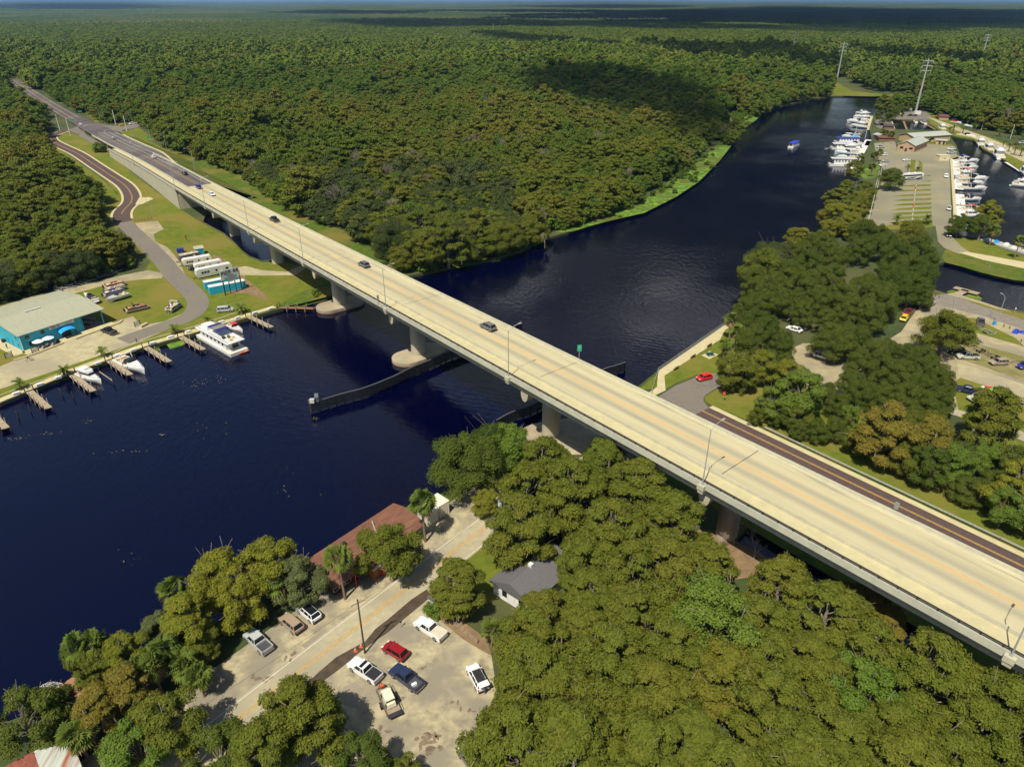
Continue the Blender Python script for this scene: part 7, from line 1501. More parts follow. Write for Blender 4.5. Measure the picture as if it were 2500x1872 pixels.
def planter(label, pts, h=.45, w=.5, m=M_walk):
    b = MB(); L_ = [loc_(*q) if len(q) == 2 else G(*q[:2]) for q in pts]; A, B = offset_line(L_, w / 2), offset_line(L_, -w / 2); b.loft([[(a.x, a.y, 0), (a.x, a.y, h), (c.x, c.y, h), (c.x, c.y, 0)] for a, c in zip(A, B)]); tag(b.build('low_wall', m), label, 'low wall', 'low walls', 'thing')
planter('low pale wall along the shop forecourt, left part', [(-4.5, -4.5), (-1, -5.2), (3, -4.9), (9, -4.2)]); planter('low pale wall along the shop forecourt, right part', [(12.5, -4.2), (18, -3.9), (Lb + 2.5, -3.6), (Lb + 4.5, -2.2)])
def frame_sign(label, u, v, rz): t = thing('timber_gate_sign', label, 'sign frame', tuple(G(u, v)), rz, 'timber sign frames'); [MB().box((x, 0, .8), (.16, .16, 1.6)).build('post', M_darkwood, t) for x in (-.9, .9)]; MB().box((0, 0, 1.62), (2.1, .18, .12)).build('crossbar', M_darkwood, t); MB().box((0, 0, .75), (1.5, .08, 1.1)).build('panel', M_gel2, t)
frame_sign('timber framed pale panel beside the shop corner, leftmost', 23, 873, hr_); frame_sign('timber framed pale panel in front of the patio umbrellas', 88, 861, hr_); frame_sign('timber framed pale panel on the lawn tip by the gravel yard', 337, 797, hr_)
tag(MB().box((0, 0, .4), (2.6, .9, .8)).build('concrete_block', M_walk, loc=tuple(G(352, 797)), rz=1.2), 'pale concrete block beside the lawn tip panel', 'concrete block', None, 'thing')
# containers and large sign
c3 = lambda x, y: (400 + x / 8.28, 580 + y / 8.28)
def container(label, a, b, h=2.6, w=2.5, m=M_teal):
    p, q = G(*a), G(*b); L = (q - p).length; t = thing('shipping_container', label, 'shipping container', tuple(p), math.atan2(q.y - p.y, q.x - p.x), 'shipping containers'); bm_ = MB(); bm_.box((L / 2, w / 2, h / 2), (L, w, h)); n = int(L / .45)
    for k in range(n): bm_.box((L * (k + .5) / n, -.02, h / 2), (.2, .06, h * .9))
    bm_.build('body', m, t); MB().box((L / 2, w / 2, h + .04), (L + .1, w + .1, .08)).build('roof', M_wroof if m is M_teal else M_gel2, t); MB().box((-.03, w / 2, h / 2), (.08, w * .9, h * .9)).build('door', m, t); return t
container('turquoise shipping container nearest the road bend, white roof', c3(945, 1160), c3(1670, 1020)); container('turquoise shipping container behind the first, under the big sign', c3(850, 1062), c3(1520, 930))
pS = G(*c3(1250, 1170)); qS = G(*c3(1585, 1060)); dS = (qS - pS); ang = math.atan2(dS.y, dS.x)
t = thing('billboard', 'large PIER 44 marina billboard on tall dark posts over containers', 'billboard', tuple(pS), ang); wS = dS.length
for k, x in enumerate((0, wS)): MB().box((x, 0, 3.6), (.3, .3, 7.2)).build('post', M_darkwood, t)
for x in (wS * .33, wS * .68): MB().box((x, .1, 2.5), (.22, .22, 5.0)).build('post', M_darkwood, t)
MB().box((wS * .45, -.1, 6.9), (wS * 1.08, .14, 3.2)).build('board', M_gel, t); MB().box((wS * .5, -.05, 4.7), (wS * .42, .12, 1.1)).build('lower_board', mat('pale_board', (.62, .6, .56), .7), t)
for s_, z, sz in (('PIER 44', 7.55, 2.1), ('MARINA', 6.5, .7), ('352-589-8370', 5.75, .85)):
    letters(s_, sz, M_trim if sz > 1.5 else mat('slate_letter', (.16, .18, .2), .7), (wS * .45, -.2, z), t)
def camper(label, a, b, h=2.7, w=2.5, fifth=False, m=M_gel2, roofm=M_wroof):
    p, q = G(*a), G(*b); L = (q - p).length; t = thing('travel_trailer', label, 'travel trailer', tuple(p), math.atan2(q.y - p.y, q.x - p.x), 'travel trailers')
    prof = [(0.3, .5), (0, 1.4), (.1, h - .3), (.6, h), (L - .3, h), (L, h - .4), (L, .7), (L - .3, .5)]; MB().extr(prof, 0, w).build('body', m, t, fix=True); MB().box((L / 2 + .1, w / 2, h + .03), (L - .9, w * .96, .08)).build('roof', roofm, t)
    for k, (x, ww) in enumerate(((.16, .06), (.24, .06), (.32, .06), (.55, .05), (.85, .08))): MB().box((L * x, -.02, h * .62), (L * ww, .06, h * .2)).build('window', M_glass, t)
    MB().box((L * .7, -.02, 1.35), (.75, .05, 1.7)).build('door', M_gel, t); MB().box((L / 2, -.015, 1.15), (L * .95, .03, .12)).build('stripe', M_tanf, t)
    for x in (.58, .66): MB().tube((L * x, -.02, .35), (L * x, .25, .35), .35, n=10).build('wheel', M_black, t)
    MB().box((-.6, w / 2, .45), (1.3, .5, .14), top=(1, .6)).build('hitch', M_dark, t)
    for x in (.35, .65): MB().box((L * x, w * .5, h + .2), (.8, .7, .25), top=(.8, .8)).build('roof_vent', M_gel, t)
camper('cream travel trailer with dark windows, upper one on the lawn', c3(400, 600), c3(985, 500)); camper('white roofed travel trailer behind the large fifth wheel', c3(650, 700), c3(1200, 590)); camper('large white fifth wheel trailer beside the turquoise containers', c3(690, 850), c3(1400, 700), h=3.4, m=mat('pale_green_grey', (.58, .60, .50), .5))
camper('brownish travel trailer behind the cream one', c3(340, 520), c3(760, 430), m=mat('brown_trailer', (.12, .10, .08), .7), roofm=mat('tan_trailer_roof', (.42, .36, .26), .8))
p = G(*c3(650, 360)); t = thing('garden_shed', 'small turquoise shed with pale hipped roof', 'shed', tuple(p), .55); MB().box((1.6, 1.3, 1.2), (3.2, 2.6, 2.4)).build('wall', M_teal, t); MB().extr([(-.2, 2.4), (2.8, 2.4), (1.3, 3.3)], -.2, 3.4, 'x').build('roof', M_zinc, t, fix=True); MB().box((1.6, -.03, 1.0), (1.1, .06, 1.9)).build('door', M_teal_d, t)
t = thing('dumpster', 'dark blue dumpster on the left bank lawn', 'dumpster', tuple(G(*c3(345, 300))), .3); MB().box((0, 0, .8), (2.4, 1.6, 1.5), top=(1.05, 1.08)).build('bin', paint('deep_blue', (.02, .025, .2)), t); MB().box((0, 0, 1.6), (2.5, 1.7, .1)).build('lid', paint('deep_blue', (.02, .025, .2)), t)
t = thing('timber_fence', 'short brown timber fence at the road bend', 'fence'); a, c = G(328, 541), G(371, 536); b = MB(); [b.tube(a.lerp(c, k / 5), a.lerp(c, k / 5) + Vector((0, 0, 1.1)), .12) for k in range(6)]; b.build('post', M_skirt, t); b = MB(); [b.tube(a + Vector((0, 0, z)), c + Vector((0, 0, z)), .08) for z in (.45, .9)]; b.build('rail', M_skirt, t)
board('notice_post', 'tall red brown notice post on the left bank lawn', 'sign', G(456, 590), .3, .5, 2.0, .8, mat('red_brown_board', (.2, .05, .03), .8), posts=1)

# restaurant by the river
M_rroof = mat('rusty_brown_roof', (0.215, 0.092, 0.05), 0.7, col2=(0.12, 0.055, 0.034), scale=.7, detail=8, stretch=(.4, 2.5, 1)); M_rwall = mat('maroon_wall', (.09, .03, .025), .8)
rn = nd; rl = Vector((-nd.y, nd.x, 0)); O = nr[1] + nd * 0
def nrl(s, o): return nr[1] + nd * s + rl * o
ra = math.atan2(nd.y, nd.x); s0, o0 = 7.6, 6.2                                     # restaurant origin: road frame
gs_ = lambda u, v, z: ((G(u, v, z) - nr[1]).dot(nd), (G(u, v, z) - nr[1]).dot(rl))
print('restaurant frame', [tuple(round(c, 1) for c in gs_(u, v, 4)) for u, v in ((981, 1247), (772, 1348), (925, 1395), (1032, 1302))])
rs = thing('restaurant', 'low riverside restaurant with wide rusty brown roof', 'building', tuple(nrl(18.2, 7.4)), ra); Lr, Dr = 20.6, 7.6
MB().box((Lr / 2, Dr / 2, 1.5), (Lr - 1.2, Dr - 1.5, 3.0)).build('wall', M_rwall, rs)
secs = [[(-.4, -.6, 3.0), (-.4, Dr * .55, 4.3), (-.4, Dr + .5, 3.5), (-.4, Dr + .5, 3.3), (-.4, Dr * .55, 4.1), (-.4, -.6, 2.8)], [(Lr + .4, -.6, 3.0), (Lr + .4, Dr * .55, 4.3), (Lr + .4, Dr + .5, 3.5), (Lr + .4, Dr + .5, 3.3), (Lr + .4, Dr * .55, 4.1), (Lr + .4, -.6, 2.8)]]
rr_ = MB().loft(secs).build('roof', M_rroof, rs, fix=True); b = MB(); [b.box((Lr * k / 14, Dr * .25, 3.66), (.06, Dr * .55, .06)) for k in range(1, 14)]
MB().sphere((Lr * .33, Dr * .72, 4.1), .75, 10, 6, (1, .7, 1.1)).build('roof_ventilator', M_dark, rr_); MB().box((Lr * .62, Dr * .5, 4.36), (.25, 6, .1), -.5).build('roof_pipe', M_wood, rr_)
for k in range(3): f = MB().box((1.0 + 1.25 * k, -.02 + .72, 1.5), (1.05, .1, 1.2)).build('window', M_glass, rs); MB().box((1.0 + 1.25 * k, .7, 1.5), (1.2, .06, 1.36)).build('frame', M_gel, f)
MB().box((6.8, -.6, 2.5), (5, 1.6, .1), top=(1, .9)).build('awning', mat('maroon_canvas', (.10, .012, .03), .8), rs); MB().box((7, .66, 1.1), (4.5, .1, 2.0)).build('doorway', M_trim, rs); MB().box((16, .68, 1.2), (3.0, .1, 1.6)).build('window', M_glass, rs)
b = MB(); [b.tube((x, -.5, 0), (x, -.5, 2.9), .08) for x in (4.2, 9.4)]; b.build('red_post', P_BRED, rs)
t = thing('storage_hut', 'orange wooden storage hut with pale lid at the restaurant front', 'hut', tuple(nrl(25.4, 5.7)), ra); MB().box((1.3, .9, 1.1), (2.6, 1.8, 2.2)).build('wall', mat('orange_wood', (.36, .13, .04), .8, stretch=(6, 6, .5), scale=2), t); MB().box((1.3, .9, 2.28), (2.8, 2.0, .14)).build('roof', M_gel2, t); MB().box((1.3, -.02, 1.0), (.9, .06, 1.9)).build('door', mat('orange_wood_dark', (.26, .09, .03), .8), t)
tag(MB().box((0, 0, .6), (.35, .35, 1.2)).build('gas_pump', P_BRED, loc=tuple(G(938, 1404)), rz=ra), 'slim red post between the round tree and restaurant', 'post', None, 'thing')
container('pale storage container against the restaurant roof end', (1044, 1286), (1071, 1270), 2.7, 3.0, M_gel2); container('pale flat topped container nearest the big bank oak', (1074, 1267), (1098, 1252), 3.0, 3.4, M_gel2)
t = thing('river_dock', 'brown timber dock behind the pale containers', 'dock', tuple(nrl(39.5, 12)), ra); MB().box((4, 0, -.2), (9, 1.6, .15)).build('deck', M_skirt, t); [MB().tube((x, -.9, -2.5), (x, -.9, .9), .12).build('piling', M_darkwood, t) for x in (0, 3, 6, 8.4)]
tag(MB().box((0, 0, .03), (1.0, .6, .03)).build('drain_grate', mat('rust_grate', (.2, .06, .03), .8), loc=tuple(G(957, 1413, .05)), rz=ra), 'rusty drain grate in the apron by the restaurant', 'drain grate', None, 'thing')
# white house under trees
hA = G(1270, 1475); t = thing('white_house', 'small white house with dark grey shingle roof under cypresses', 'house', tuple(hA), .88); M_shing = mat('grey_shingles', (.135, .13, .13), .9, col2=(.095, .09, .092), scale=6)
Lh, Dh = 11.5, 8.0; MB().box((Lh / 2 - 1, -Dh / 2 + 5, 1.5), (Lh, Dh, 3.0)).build('wall', mat('white_siding', (.74, .73, .70), .7), t)
y0, y1 = 5 - Dh - .5, 5.5; MB().loft([[(-1.5, y0, 3.0), (-1.5, (y0 + y1) / 2, 5.0), (-1.5, y1, 3.0), (-1.5, y1, 2.85), (-1.5, y0, 2.85)], [(Lh - .5, y0, 3.0), (Lh - .5, (y0 + y1) / 2, 5.0), (Lh - .5, y1, 3.0), (Lh - .5, y1, 2.85), (Lh - .5, y0, 2.85)]]).build('roof', M_shing, t, fix=True)
for x in (1.5, 5, 8.5): f = MB().box((x, 5 - Dh - .02 + Dh, 1.6), (1.0, .1, 1.2)).build('window', M_glass, t)
for y in (-1, 2.5): f = MB().box((-1.03, y, 1.6), (.1, 1.0, 1.2)).build('window', M_glass, t); MB().box((-1.02, y, 1.6), (.06, 1.16, 1.36)).build('frame', M_gel, f)
MB().box((4, 1, 5.0), (.7, .7, 1.0)).build('chimney', M_gel, t)
sh_ = G(1075, 1480); t = thing('small_white_shed', 'small white shed behind the lone cypress beside the lot', 'shed', tuple(sh_), .9); MB().box((0, 0, 1.2), (3, 2.4, 2.4)).build('wall', M_gel, t); MB().extr([(-1.4, 2.4), (1.4, 2.4), (0, 3.2)], -1.7, 1.7, 'x').build('roof', M_shing, t, fix=True)
# wooden lot fence and signs
t = thing('wire_fence', 'low timber and wire fence on the right side of the parking lot', 'fence'); a, c = G(1095, 1515), G(1165, 1572); b = MB(); [b.tube(a.lerp(c, k / 6), a.lerp(c, k / 6) + Vector((0, 0, 1.2)), .06) for k in range(7)]; b.build('post', M_wood, t); b = MB(); [b.tube(a + Vector((0, 0, z)), c + Vector((0, 0, z)), .04) for z in (.3, .7, 1.15)]; b.build('rail', M_wood, t)
board('lot_sign', 'dark thin sign post between ditch and white pickup', 'sign', G(980, 1532), .5, .3, .4, 1.2, M_dark, posts=1)
# curved dark canopy by the bridge underpass
p = G(1505, 1112); t = thing('curved_canopy', 'dark curved shingle canopy beside the bridge underpass', 'canopy', (p.x, p.y, 0), -.2); secs = []
for a in np.linspace(.15, math.pi - .15, 11): secs.append([(-5 * math.cos(a), -3.2, 1.2 + 2.4 * math.sin(a)), (-5 * math.cos(a), 3.2, 1.2 + 2.4 * math.sin(a)), (-4.9 * math.cos(a), 3.2, 1.05 + 2.35 * math.sin(a)), (-4.9 * math.cos(a), -3.2, 1.05 + 2.35 * math.sin(a))])
MB().loft(secs).build('roof', mat('purple_shingles', (.085, .075, .10), .8, col2=(.05, .045, .065), scale=3, stretch=(1, 4, 1)), t, fix=True); [MB().tube((x, y, 0), (x, y, 1.7), .12).build('post', M_dark, t) for x in (-4.6, 4.6) for y in (-2.8, 2.8)]
# corrugated shed and deck at the lower left
M_corr = mat('patched_tin', (0.442, 0.468, 0.399), .55, col2=(0.340, 0.365, 0.323), scale=.5, stretch=(6, .5, 1), col3=(0.255, 0.085, 0.043), scale3=.16); M_rusttin = mat('rusted_tin', (.26, .075, .045), .75, col2=(.15, .045, .03), scale=1.5)
g_ = lambda u, v: G(u, v, 3.2); a, c, d_ = g_(60, 1872 - 20), g_(170, 1792), g_(200, 1850)
t = thing('tin_shed', 'corrugated tin roofed shed with rust patch at the lower left corner', 'shed', (0, 0, 0)); e1 = (c - a).normalized(); e2 = Vector((e1.y, -e1.x, 0)); mk = lambda s, o, z: tuple(Vector((a.x, a.y, 0)) + e1 * s + e2 * o + Vector((0, 0, z))); Ls = (c - a).length
MB().loft([[mk(s, -.2, 3.5), mk(s, 7, 2.9), mk(s, 7, 2.8), mk(s, -.2, 3.4)] for s in (Ls * .22, Ls)]).build('roof', M_corr, t, fix=True); MB().loft([[mk(s, -.2, 3.5), mk(s, 7, 2.9), mk(s, 7, 2.8), mk(s, -.2, 3.4)] for s in (-6, Ls * .22 - .02)]).build('rusty_roof_sheet', M_rusttin, t, fix=True)
MB().loft([[mk(s, .3, 0), mk(s, .3, 3.35), mk(s, 6.6, 2.8), mk(s, 6.6, 0)] for s in (-5.5, Ls - .3)]).build('wall', mat('ochre_wall', (.30, .15, .03), .8), t, fix=True)
p = G(170, 1690, .4); t = thing('timber_deck', 'reddish timber deck reaching to the water, lower left', 'deck', (p.x, p.y, .0), .9); MB().box((0, 0, .3), (9, 5, .15)).build('planking', mat('deck_boards', (.30, .16, .08), .85, scale=2, stretch=(.5, 6, 1)), t); [MB().tube((x, y, -2), (x, y, 1.2), .12).build('post', M_darkwood, t) for x in (-4.2, 0, 4.2) for y in (2.4,)]
for k, (dx, dy) in enumerate(((-.8, .5), (.6, -.4), (1.8, .9))): q = p + Vector((dx, dy, 0)); t = thing('red_chair', f'bright red chair on the timber deck, {nth(k + 1)} from left', 'chair', (q.x, q.y, .38), k * 1.3, 'red deck chairs'); MB().box((0, 0, .42), (.6, .6, .08)).build('seat', P_BRED, t); MB().box((0, -.28, .75), (.6, .07, .7)).build('backrest', P_BRED, t); [MB().box((xx, yy, .2), (.07, .07, .4)).build('leg', P_BRED, t) for xx in (-.25, .25) for yy in (-.25, .25)]
p = G(122, 1705, .5); t = thing('wire_dome', 'white wire dome with planting beside the deck', 'dome frame', (p.x, p.y, 0)); b = MB()
for k in range(8): a = k * math.pi / 8; b.path([(2.4 * math.cos(f) * math.cos(a), 2.4 * math.cos(f) * math.sin(a), 2.6 * math.sin(f) + .2) for f in np.linspace(0, math.pi, 13)], .045, 4)
for z in (.3, 1.2, 2.1): rr0 = 2.4 * math.sqrt(max(.05, 1 - (z / 2.7) ** 2)); b.path([(rr0 * math.cos(f), rr0 * math.sin(f), z) for f in np.linspace(0, 2 * math.pi, 17)], .045, 4)
b.build('frame', M_gel, t)
# floating debris: yellow leaves
b = MB(); rl_ = random.Random(4)
for u, v, n, sx_, sy_ in ((35, 1070, 14, 30, 4), (110, 1058, 16, 40, 6), (210, 1028, 10, 20, 4), (395, 1062, 8, 12, 5), (320, 1100, 10, 40, 4), (490, 935, 26, 40, 12), (545, 925, 12, 20, 8), (250, 1105, 6, 30, 3), (520, 1050, 8, 60, 20), (700, 1200, 10, 80, 60), (320, 1360, 8, 60, 20), (770, 1020, 10, 10, 4)):
    for _ in range(n):
        p = G(u + rl_.gauss(0, sx_ / 2), v + rl_.gauss(0, sy_ / 2), ZW + .03); r = rl_.uniform(.04, .15); a = rl_.uniform(0, 3); b.add([(p.x + r * math.cos(a + k * 1.57), p.y + r * math.sin(a + k * 1.57), p.z) for k in range(4)], [(0, 1, 2, 3)])
tag(b.build('floating_leaves', mat('leaf_debris', (.25, .24, .06), .8)), 'scattered yellow leaves floating on the dark river', 'floating leaves', None, 'stuff')

# ------------------------------------------------------------------ marina structures
M_tanw = mat('tan_stucco', (0.493, 0.357, 0.170), .85); M_buff = mat('buff_brick', (0.425, 0.281, 0.170), .85); M_gmet = mat('pale_green_metal_roof', (0.399, 0.425, 0.357), .4, stretch=(6, .4, 1), scale=.6)
def house(label, a, b, D, Hw_, Hr_, wallm, roofm, name='marina_building', wins=(), doors=(), ridge='x', ov=.6):
    p, q = G(*a), G(*b); L = (q - p).length; t = thing(name, label, 'building', tuple(p), math.atan2(q.y - p.y, q.x - p.x))
    if ridge == 'x':
        MB().extr([(0, 0), (D, 0), (D, Hw_), (D / 2, Hr_), (0, Hw_)], 0, L, 'x').build('wall', wallm, t, fix=True); MB().extr([(-ov, Hw_ - .05), (D / 2, Hr_ + .1), (D + ov, Hw_ - .05), (D + ov, Hw_ + .15), (D / 2, Hr_ + .3), (-ov, Hw_ + .15)], -ov, L + ov, 'x').build('roof', roofm, t, fix=True)
    else:
        MB().extr([(0, 0), (L, 0), (L, Hw_), (L / 2, Hr_), (0, Hw_)], 0, D).build('wall', wallm, t, fix=True); MB().extr([(-ov, Hw_ - .05), (L / 2, Hr_ + .1), (L + ov, Hw_ - .05), (L + ov, Hw_ + .15), (L / 2, Hr_ + .3), (-ov, Hw_ + .15)], -ov, D + ov).build('roof', roofm, t, fix=True)
    for x in wins: MB().box((L * x, -.03, Hw_ * .55), (L * .2 if len(wins) < 3 else L * .1, .1, Hw_ * .3)).build('window', M_glass, t)
    for x in doors: MB().box((L * x, -.03, 1.1), (1.2, .1, 2.2)).build('door', M_trim, t)
    return t
house('marina shop with pale gable roof and tan brick front', (2189, 368), (2230, 373), 27, 4.2, 6.6, M_buff, M_gmet, wins=(.25, .8), doors=(.52,), ridge='y')
house('long tan marina building with pale metal roof behind the shop', (2228, 350), (2318, 344), 13, 4.0, 5.6, M_tanw, M_gmet, wins=(.1, .3, .5), doors=(.42, .46))
house('tan annex with small openings in front of the long building', (2283, 352), (2308, 354), 6, 2.6, 2.9, M_tanw, M_gmet, wins=(), doors=(.4, .8))
house('dark open shack with pale roof by the marina palms', (2131, 338), (2145, 340), 9, 2.6, 3.2, mat('blue_shack', (.05, .07, .13), .8), M_gmet, name='marina_shack'); house('brown roofed boat shed between pool and palms', (2158, 316), (2180, 317), 7, 2.4, 3.4, mat('brown_shed', (.2, .12, .08), .8), mat('brown_roof', (.075, .05, .05), .8), name='boat_shed'); house('long brown deck building beside the marina palms', (2145, 345), (2184, 346), 9, 2.4, 2.9, mat('brown_shed', (.2, .12, .08), .8), mat('rust_brown_roof', (.16, .075, .05), .8), name='deck_building')
house('small tan shed with maroon roof on the grass', (2292, 293), (2315, 294), 8, 2.6, 3.8, M_buff, mat('maroon_roof', (.13, .05, .055), .8), name='grass_shed')
t = thing('fuel_kiosk', 'pale tan boxy kiosk with flat roof at the basin corner', 'kiosk', tuple(G(2292, 393)), .02); MB().box((3.2, 2.5, 1.5), (6.4, 5, 3.0)).build('wall', mat('pale_kiosk', (.66, .55, .32), .8), t); MB().box((3.2, 2.5, 3.08), (6.8, 5.4, .16)).build('roof', M_gel2, t); MB().box((3.4, -.03, 1.6), (.5, .1, .7)).build('window', M_glass, t)
def deckpath(label, pts, w, z, m, name='pier', posts=True, group='piers'):
    L_ = [G(*q, z) for q in pts]; t = thing(name, label, 'pier', group=group); A, B = offset_line(L_, w / 2), offset_line(L_, -w / 2); b = MB(); b.loft([[(a.x, a.y, z), (a.x, a.y, z + .2), (c.x, c.y, z + .2), (c.x, c.y, z)] for a, c in zip(A, B)]); b.build('deck', m, t)
    if posts:
        b = MB()
        for a, c in zip(L_, L_[1:]): n_ = max(2, int((c - a).length / 7)); [b.tube(a.lerp(c, k / n_) + Vector((w / 2 + .1, 0, -2)), a.lerp(c, k / n_) + Vector((w / 2 + .1, 0, 1.2)), .14, n=6) for k in range(n_ + 1)]
        b.build('piling', M_darkwood, t)
    return t
M_wdock = mat('white_dock', (0.680, 0.654, 0.629), .7)
deckpath('white river pier in front of the houseboats', [(2121, 342), (2105, 370), (2083, 419)], 4.5, -.4, M_wdock); deckpath('short white pier spur next to the river pier', [(2124, 345), (2119, 357)], 4.5, -.4, M_wdock); deckpath('pale upper pier behind the white trawlers', [(2132, 284), (2125, 305), (2123, 318)], 4, -.4, M_walk); deckpath('narrow walkway from river pier to the bank', [(2100, 387), (2128, 386)], 1.6, -.3, M_walk)
for a, c, w in (((2323, 390), (2326, 428), 'far part'), ((2326, 440), (2331, 462), 'middle part'), ((2332, 474), (2334, 500), 'near part'), ((2334, 503), (2335, 530), 'nearest part')): deckpath(f'long white floating dock of the yacht row, {w}', [a, c], 8, -.5, M_wdock, posts=False)
deckpath('tan pier across the yacht row beside the crimson canopy boat', [(2338, 501), (2412, 507)], 2.2, -.4, M_gravel); deckpath('white quay below the right basin bank', [(2458, 397), (2483, 412), (2515, 434)], 3, -.4, M_wdock); deckpath('dark walkway dividing the small pool', [(2206, 297), (2214, 318)], 1.5, -.5, M_skirt, posts=False); deckpath('pale walkway on the left side of the small pool', [(2175, 293), (2183, 316)], 1.5, -.2, M_walk, posts=False); deckpath('walkway beside the white sport fisher', [(2262, 305), (2283, 317)], 1.6, -.4, M_skirt)
b = MB(); L_ = [G(*q) for q in ((2320, 388), (2324, 450), (2328, 515), (2328, 545))]; A, B = offset_line(L_, 1.2), offset_line(L_, -.2); b.loft([[(a.x, a.y, -.8), (a.x, a.y, .25), (c.x, c.y, .25), (c.x, c.y, -.8)] for a, c in zip(A, B)]); tag(b.build('seawall', M_walk), 'tan capped seawall between marina lot and long dock', 'seawall', None, 'thing')
t = deckpath('grey timber canal jetty with cross head and ladders', [(2314, 731), (2358, 709)], 2.4, -.3, M_wood, name='canal_jetty', posts=False); t2 = deckpath('cross head of the canal jetty', [(2330, 702), (2389, 718)], 2.6, -.3, M_wood, name='jetty_head', posts=True)
for k, (u, v) in enumerate(((2274, 722), (2283, 725), (2292, 728))): tag(MB().tube((0, 0, -.2), (0, 0, .9), .13).build('bollard', M_bark2, loc=tuple(G(u, v))), f'short dark bollard at the canal lot edge, {nth(k + 1)} from left', 'bollard', 'bollards', 'thing')
for k, (u, v) in enumerate(((2450, 798), (2464, 803), (2478, 810), (2492, 835))): tag(MB().tube((0, 0, -.2), (0, 0, .9), .13).build('bollard', M_bark2, loc=tuple(G(u, v))), f'short dark bollard on the triangular lawn, {nth(k + 1)} from left', 'bollard', 'bollards', 'thing')
tag(MB().box((0, 0, .5), (2.6, 1.6, 1.0), .5, top=(.6, .6)).box((1.8, -.6, .35), (1.8, 1.4, .7), .9, top=(.5, .5)).build('tarp_pile', M_blueC, loc=tuple(G(2479, 812)), rz=.2), 'bright blue tarp covered pile at the tip of the lawn', 'tarp pile', None, 'thing')
# motorhome in the parking bays
a, c = G(2196, 440), G(2248, 437); L = (c - a).length; t = thing('motorhome', 'black white and silver motorhome across the grass bays', 'motorhome', tuple(a), math.atan2(c.y - a.y, c.x - a.x)); MB().extr([(0, .5), (L, .5), (L, 3.4), (L - .3, 3.6), (.8, 3.6), (.1, 2.6)], -1.3, 1.3).build('body', M_gel, t, fix=True); MB().box((.12, 0, 2.2), (.3, 2.3, 1.2), sh=(.3, 0)).build('windshield', M_glass, t)
for s in (-1,): MB().box((L * .5, s * 1.31, 2.5), (L * .86, .05, .8)).build('window_band', M_glass, t); MB().add([(L * .1, -1.33, .7), (L * .55, -1.33, .7), (L * .75, -1.33, 1.9), (L * .3, -1.33, 1.5)], [(0, 1, 2, 3)]).add([(L * .6, -1.33, .6), (L * .98, -1.33, .6), (L * .98, -1.33, 2.0), (L * .8, -1.33, 1.3)], [(0, 1, 2, 3)]).build('graphic', P_GREY, t)
for x in (.18, .74, .82): [MB().tube((L * x, s * 1.1, .5), (L * x, s * 1.34, .5), .5, n=10).build('wheel', M_black, t) for s in (-1, 1)]
for k in range(2): MB().box((L * (.35 + .3 * k), 0, 3.72), (1.2, .9, .3), top=(.8, .8)).build('roof_unit', M_gel, t)
for k, (u, v) in enumerate(((2229, 505), (2234, 461))): tag(MB().box((0, 0, .6), (.4, .3, 1.2)).build('power_post', P_BRED, loc=tuple(G(u, v))), f'small red post in the grass bays, {"nearer" if k == 0 else "farther"} one', 'post', 'red posts', 'thing')
for k in range(9): tag(MB().box((0, 0, .5), (.25, .25, 1.0)).build('marker_post', M_gel, loc=tuple(G(2225 + k * 1.3, 548 - k * 11.5))), f'white marker post between the grass bays, {nth(k + 1)} from the near end', 'post', 'white marker posts', 'thing')
tag(MB().extr([(0, 0), (5, 0), (5, 3), (0, 3)], -1.2, 1.2).build('box_trailer', M_gel, loc=tuple(G(2232, 280)), rz=.1), 'white box trailer parked below the transmission tower', 'trailer', None, 'thing')
# ------------------------------------------------------------------ clouds (overhead, some shade the forest, some are added to brighten the river) and haze
M_cloud = mat('cloud_vapour', (0.85, 0.86, 0.88), 1.0, scale=0.004, world=True, spec=0.0)
N, L = M_cloud.node_tree.nodes, M_cloud.node_tree.links
tc_ = N.new('ShaderNodeBsdfTransparent'); mc_ = N.new('ShaderNodeMixShader'); mc_.inputs[0].default_value = 0.62; L.new(N['Principled BSDF'].outputs[0], mc_.inputs[1]); L.new(tc_.outputs[0], mc_.inputs[2]); L.new(mc_.outputs[0], N['Material Output'].inputs[0])
CZ = 1000.0; csh = Vector((sun_dir.x, sun_dir.y)) * (CZ / -sun_dir.z)
def cloud(poly, seed, ztop=14):
    """flat lumpy cloud whose shadow falls on the surveyed patch of canopy"""
    Q = [G(u, v, ztop) for u, v in poly]; q2 = [(p.x - csh.x, p.y - csh.y) for p in Q]
    x0, x1 = min(p[0] for p in q2), max(p[0] for p in q2); y0, y1 = min(p[1] for p in q2), max(p[1] for p in q2)
    rng = random.Random(seed); b = MB(); cell = max(24.0, math.sqrt((x1 - x0) * (y1 - y0) / 260)); y = y0
    while y <= y1:
        x = x0
        while x <= x1:
            p = (x + rng.uniform(-.3, .3) * cell, y + rng.uniform(-.3, .3) * cell)
            if inside(p, q2):
                r = cell * rng.uniform(.75, 1.15); b.sphere((p[0], p[1], CZ + r * .25 + rng.uniform(0, 10)), r, 9, 6, (1, 1, .6))
            x += cell
        y += cell
    o = b.build('cloud', M_cloud, smooth=True); o['kind'] = 'structure'
cloud([(1285, 185), (1330, 168), (1480, 168), (1560, 182), (1700, 205), (1772, 250), (1790, 290), (1760, 310), (1690, 300), (1590, 270), (1450, 240), (1340, 225)], 1)
cloud([(1560, 100), (1700, 95), (1830, 98), (1990, 110), (1960, 135), (2060, 150), (2000, 165), (1900, 152), (1760, 140), (1640, 128), (1570, 120)], 2)
cloud([(1150, 66), (1300, 78), (1480, 92), (1560, 95), (1540, 112), (1420, 105), (1300, 95), (1180, 80)], 3)
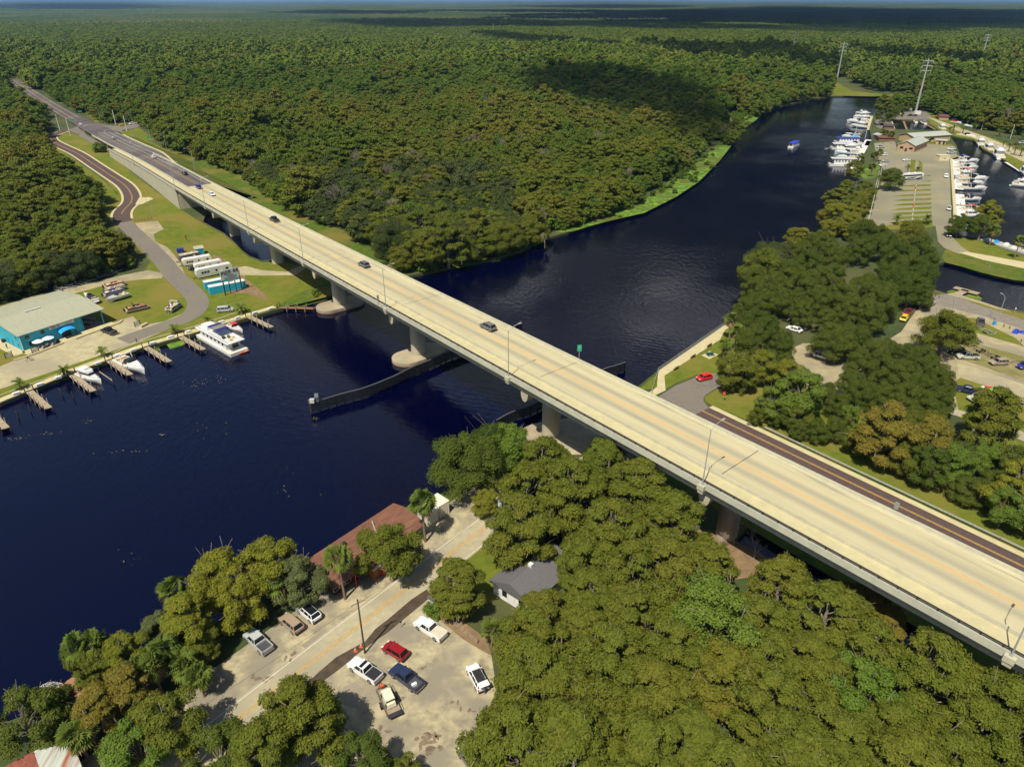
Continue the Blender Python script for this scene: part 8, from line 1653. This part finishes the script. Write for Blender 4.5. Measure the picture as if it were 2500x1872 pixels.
cloud([(780, 45), (950, 40), (1300, 46), (1700, 52), (1900, 58), (1850, 66), (1500, 62), (1250, 58), (1000, 62), (860, 56)], 4)
cloud([(1650, 22), (1900, 15), (2200, 20), (2560, 25), (2560, 62), (2350, 72), (2150, 70), (2000, 62), (1850, 50), (1980, 36), (1800, 30)], 5)
cloud([(640, 28), (800, 22), (1050, 28), (1000, 32), (800, 33)], 6)
cloud([(0, 10), (200, 8), (420, 14), (300, 20), (100, 22), (0, 20)], 7)
cloud([(1250, 14), (1500, 10), (1700, 14), (1600, 18), (1400, 19)], 8)
cloud([(2100, 120), (2300, 130), (2420, 140), (2400, 155), (2250, 150), (2120, 140)], 9)
def mirror_cloud(x, y, r, h, seed, z0=950):
    """tall unseen cloud, added so its mirror image brightens the water"""
    rng = random.Random(seed); b = MB()
    for _ in range(70):
        a = rng.uniform(0, 6.28); q = math.sqrt(rng.uniform(0, 1)); k = rng.uniform(0, 1) ** 1.3 * (1 - .75 * q * q); s = r * rng.uniform(.16, .3) * (1.1 - .5 * k)
        b.sphere((x + r * q * math.cos(a), y + .7 * r * q * math.sin(a), z0 + h * k), s, 9, 6, (1, 1, .8))
    o = b.build('cloud', mat('mirror_cloud_white', (0.9, 0.9, 0.9), 1.0, scale=0.004, world=True, spec=0.0), smooth=True); o['kind'] = 'structure'
for k, (az, d, r, h) in enumerate(((4, 4300, 620, 700), (12, 5200, 800, 1300), (19, 4600, 750, 900), (25, 5600, 900, 1500), (32, 4700, 800, 1000), (15, 3300, 380, 350), (28, 3500, 420, 420), (38, 5400, 900, 1400), (-3, 6200, 800, 900), (8, 2900, 330, 300), (22, 2900, 380, 320), (17, 4000, 520, 500), (23.5, 3900, 480, 600), (9, 3700, 450, 420), (29, 4300, 520, 700), (14, 6200, 900, 900), (20.5, 6600, 900, 1300), (26, 7200, 1000, 1300), (5, 5600, 700, 900), (1, 3600, 420, 380), (33, 3300, 420, 380))):
    mirror_cloud(d * math.sin(R(az)), d * math.cos(R(az)), r, h, 40 + k)  # clouds above the frame, added to lighten the upstream reflection
# haze
hb = MB(); hb.box((0, 24000, 47.0), (110000, 50400, 97.0)); hz = hb.build('haze', [])
m = bpy.data.materials.new('haze_air'); m.use_nodes = True; N = m.node_tree.nodes; L = m.node_tree.links
N.remove(N['Principled BSDF']); pv = N.new('ShaderNodeVolumePrincipled'); pv.inputs['Color'].default_value = (0.34, 0.62, 1.0, 1); pv.inputs['Density'].default_value = 4e-5; pv.inputs['Anisotropy'].default_value = 0.2
L.new(pv.outputs[0], N['Material Output'].inputs['Volume']); hz.data.materials.append(m); hz['kind'] = 'stuff'
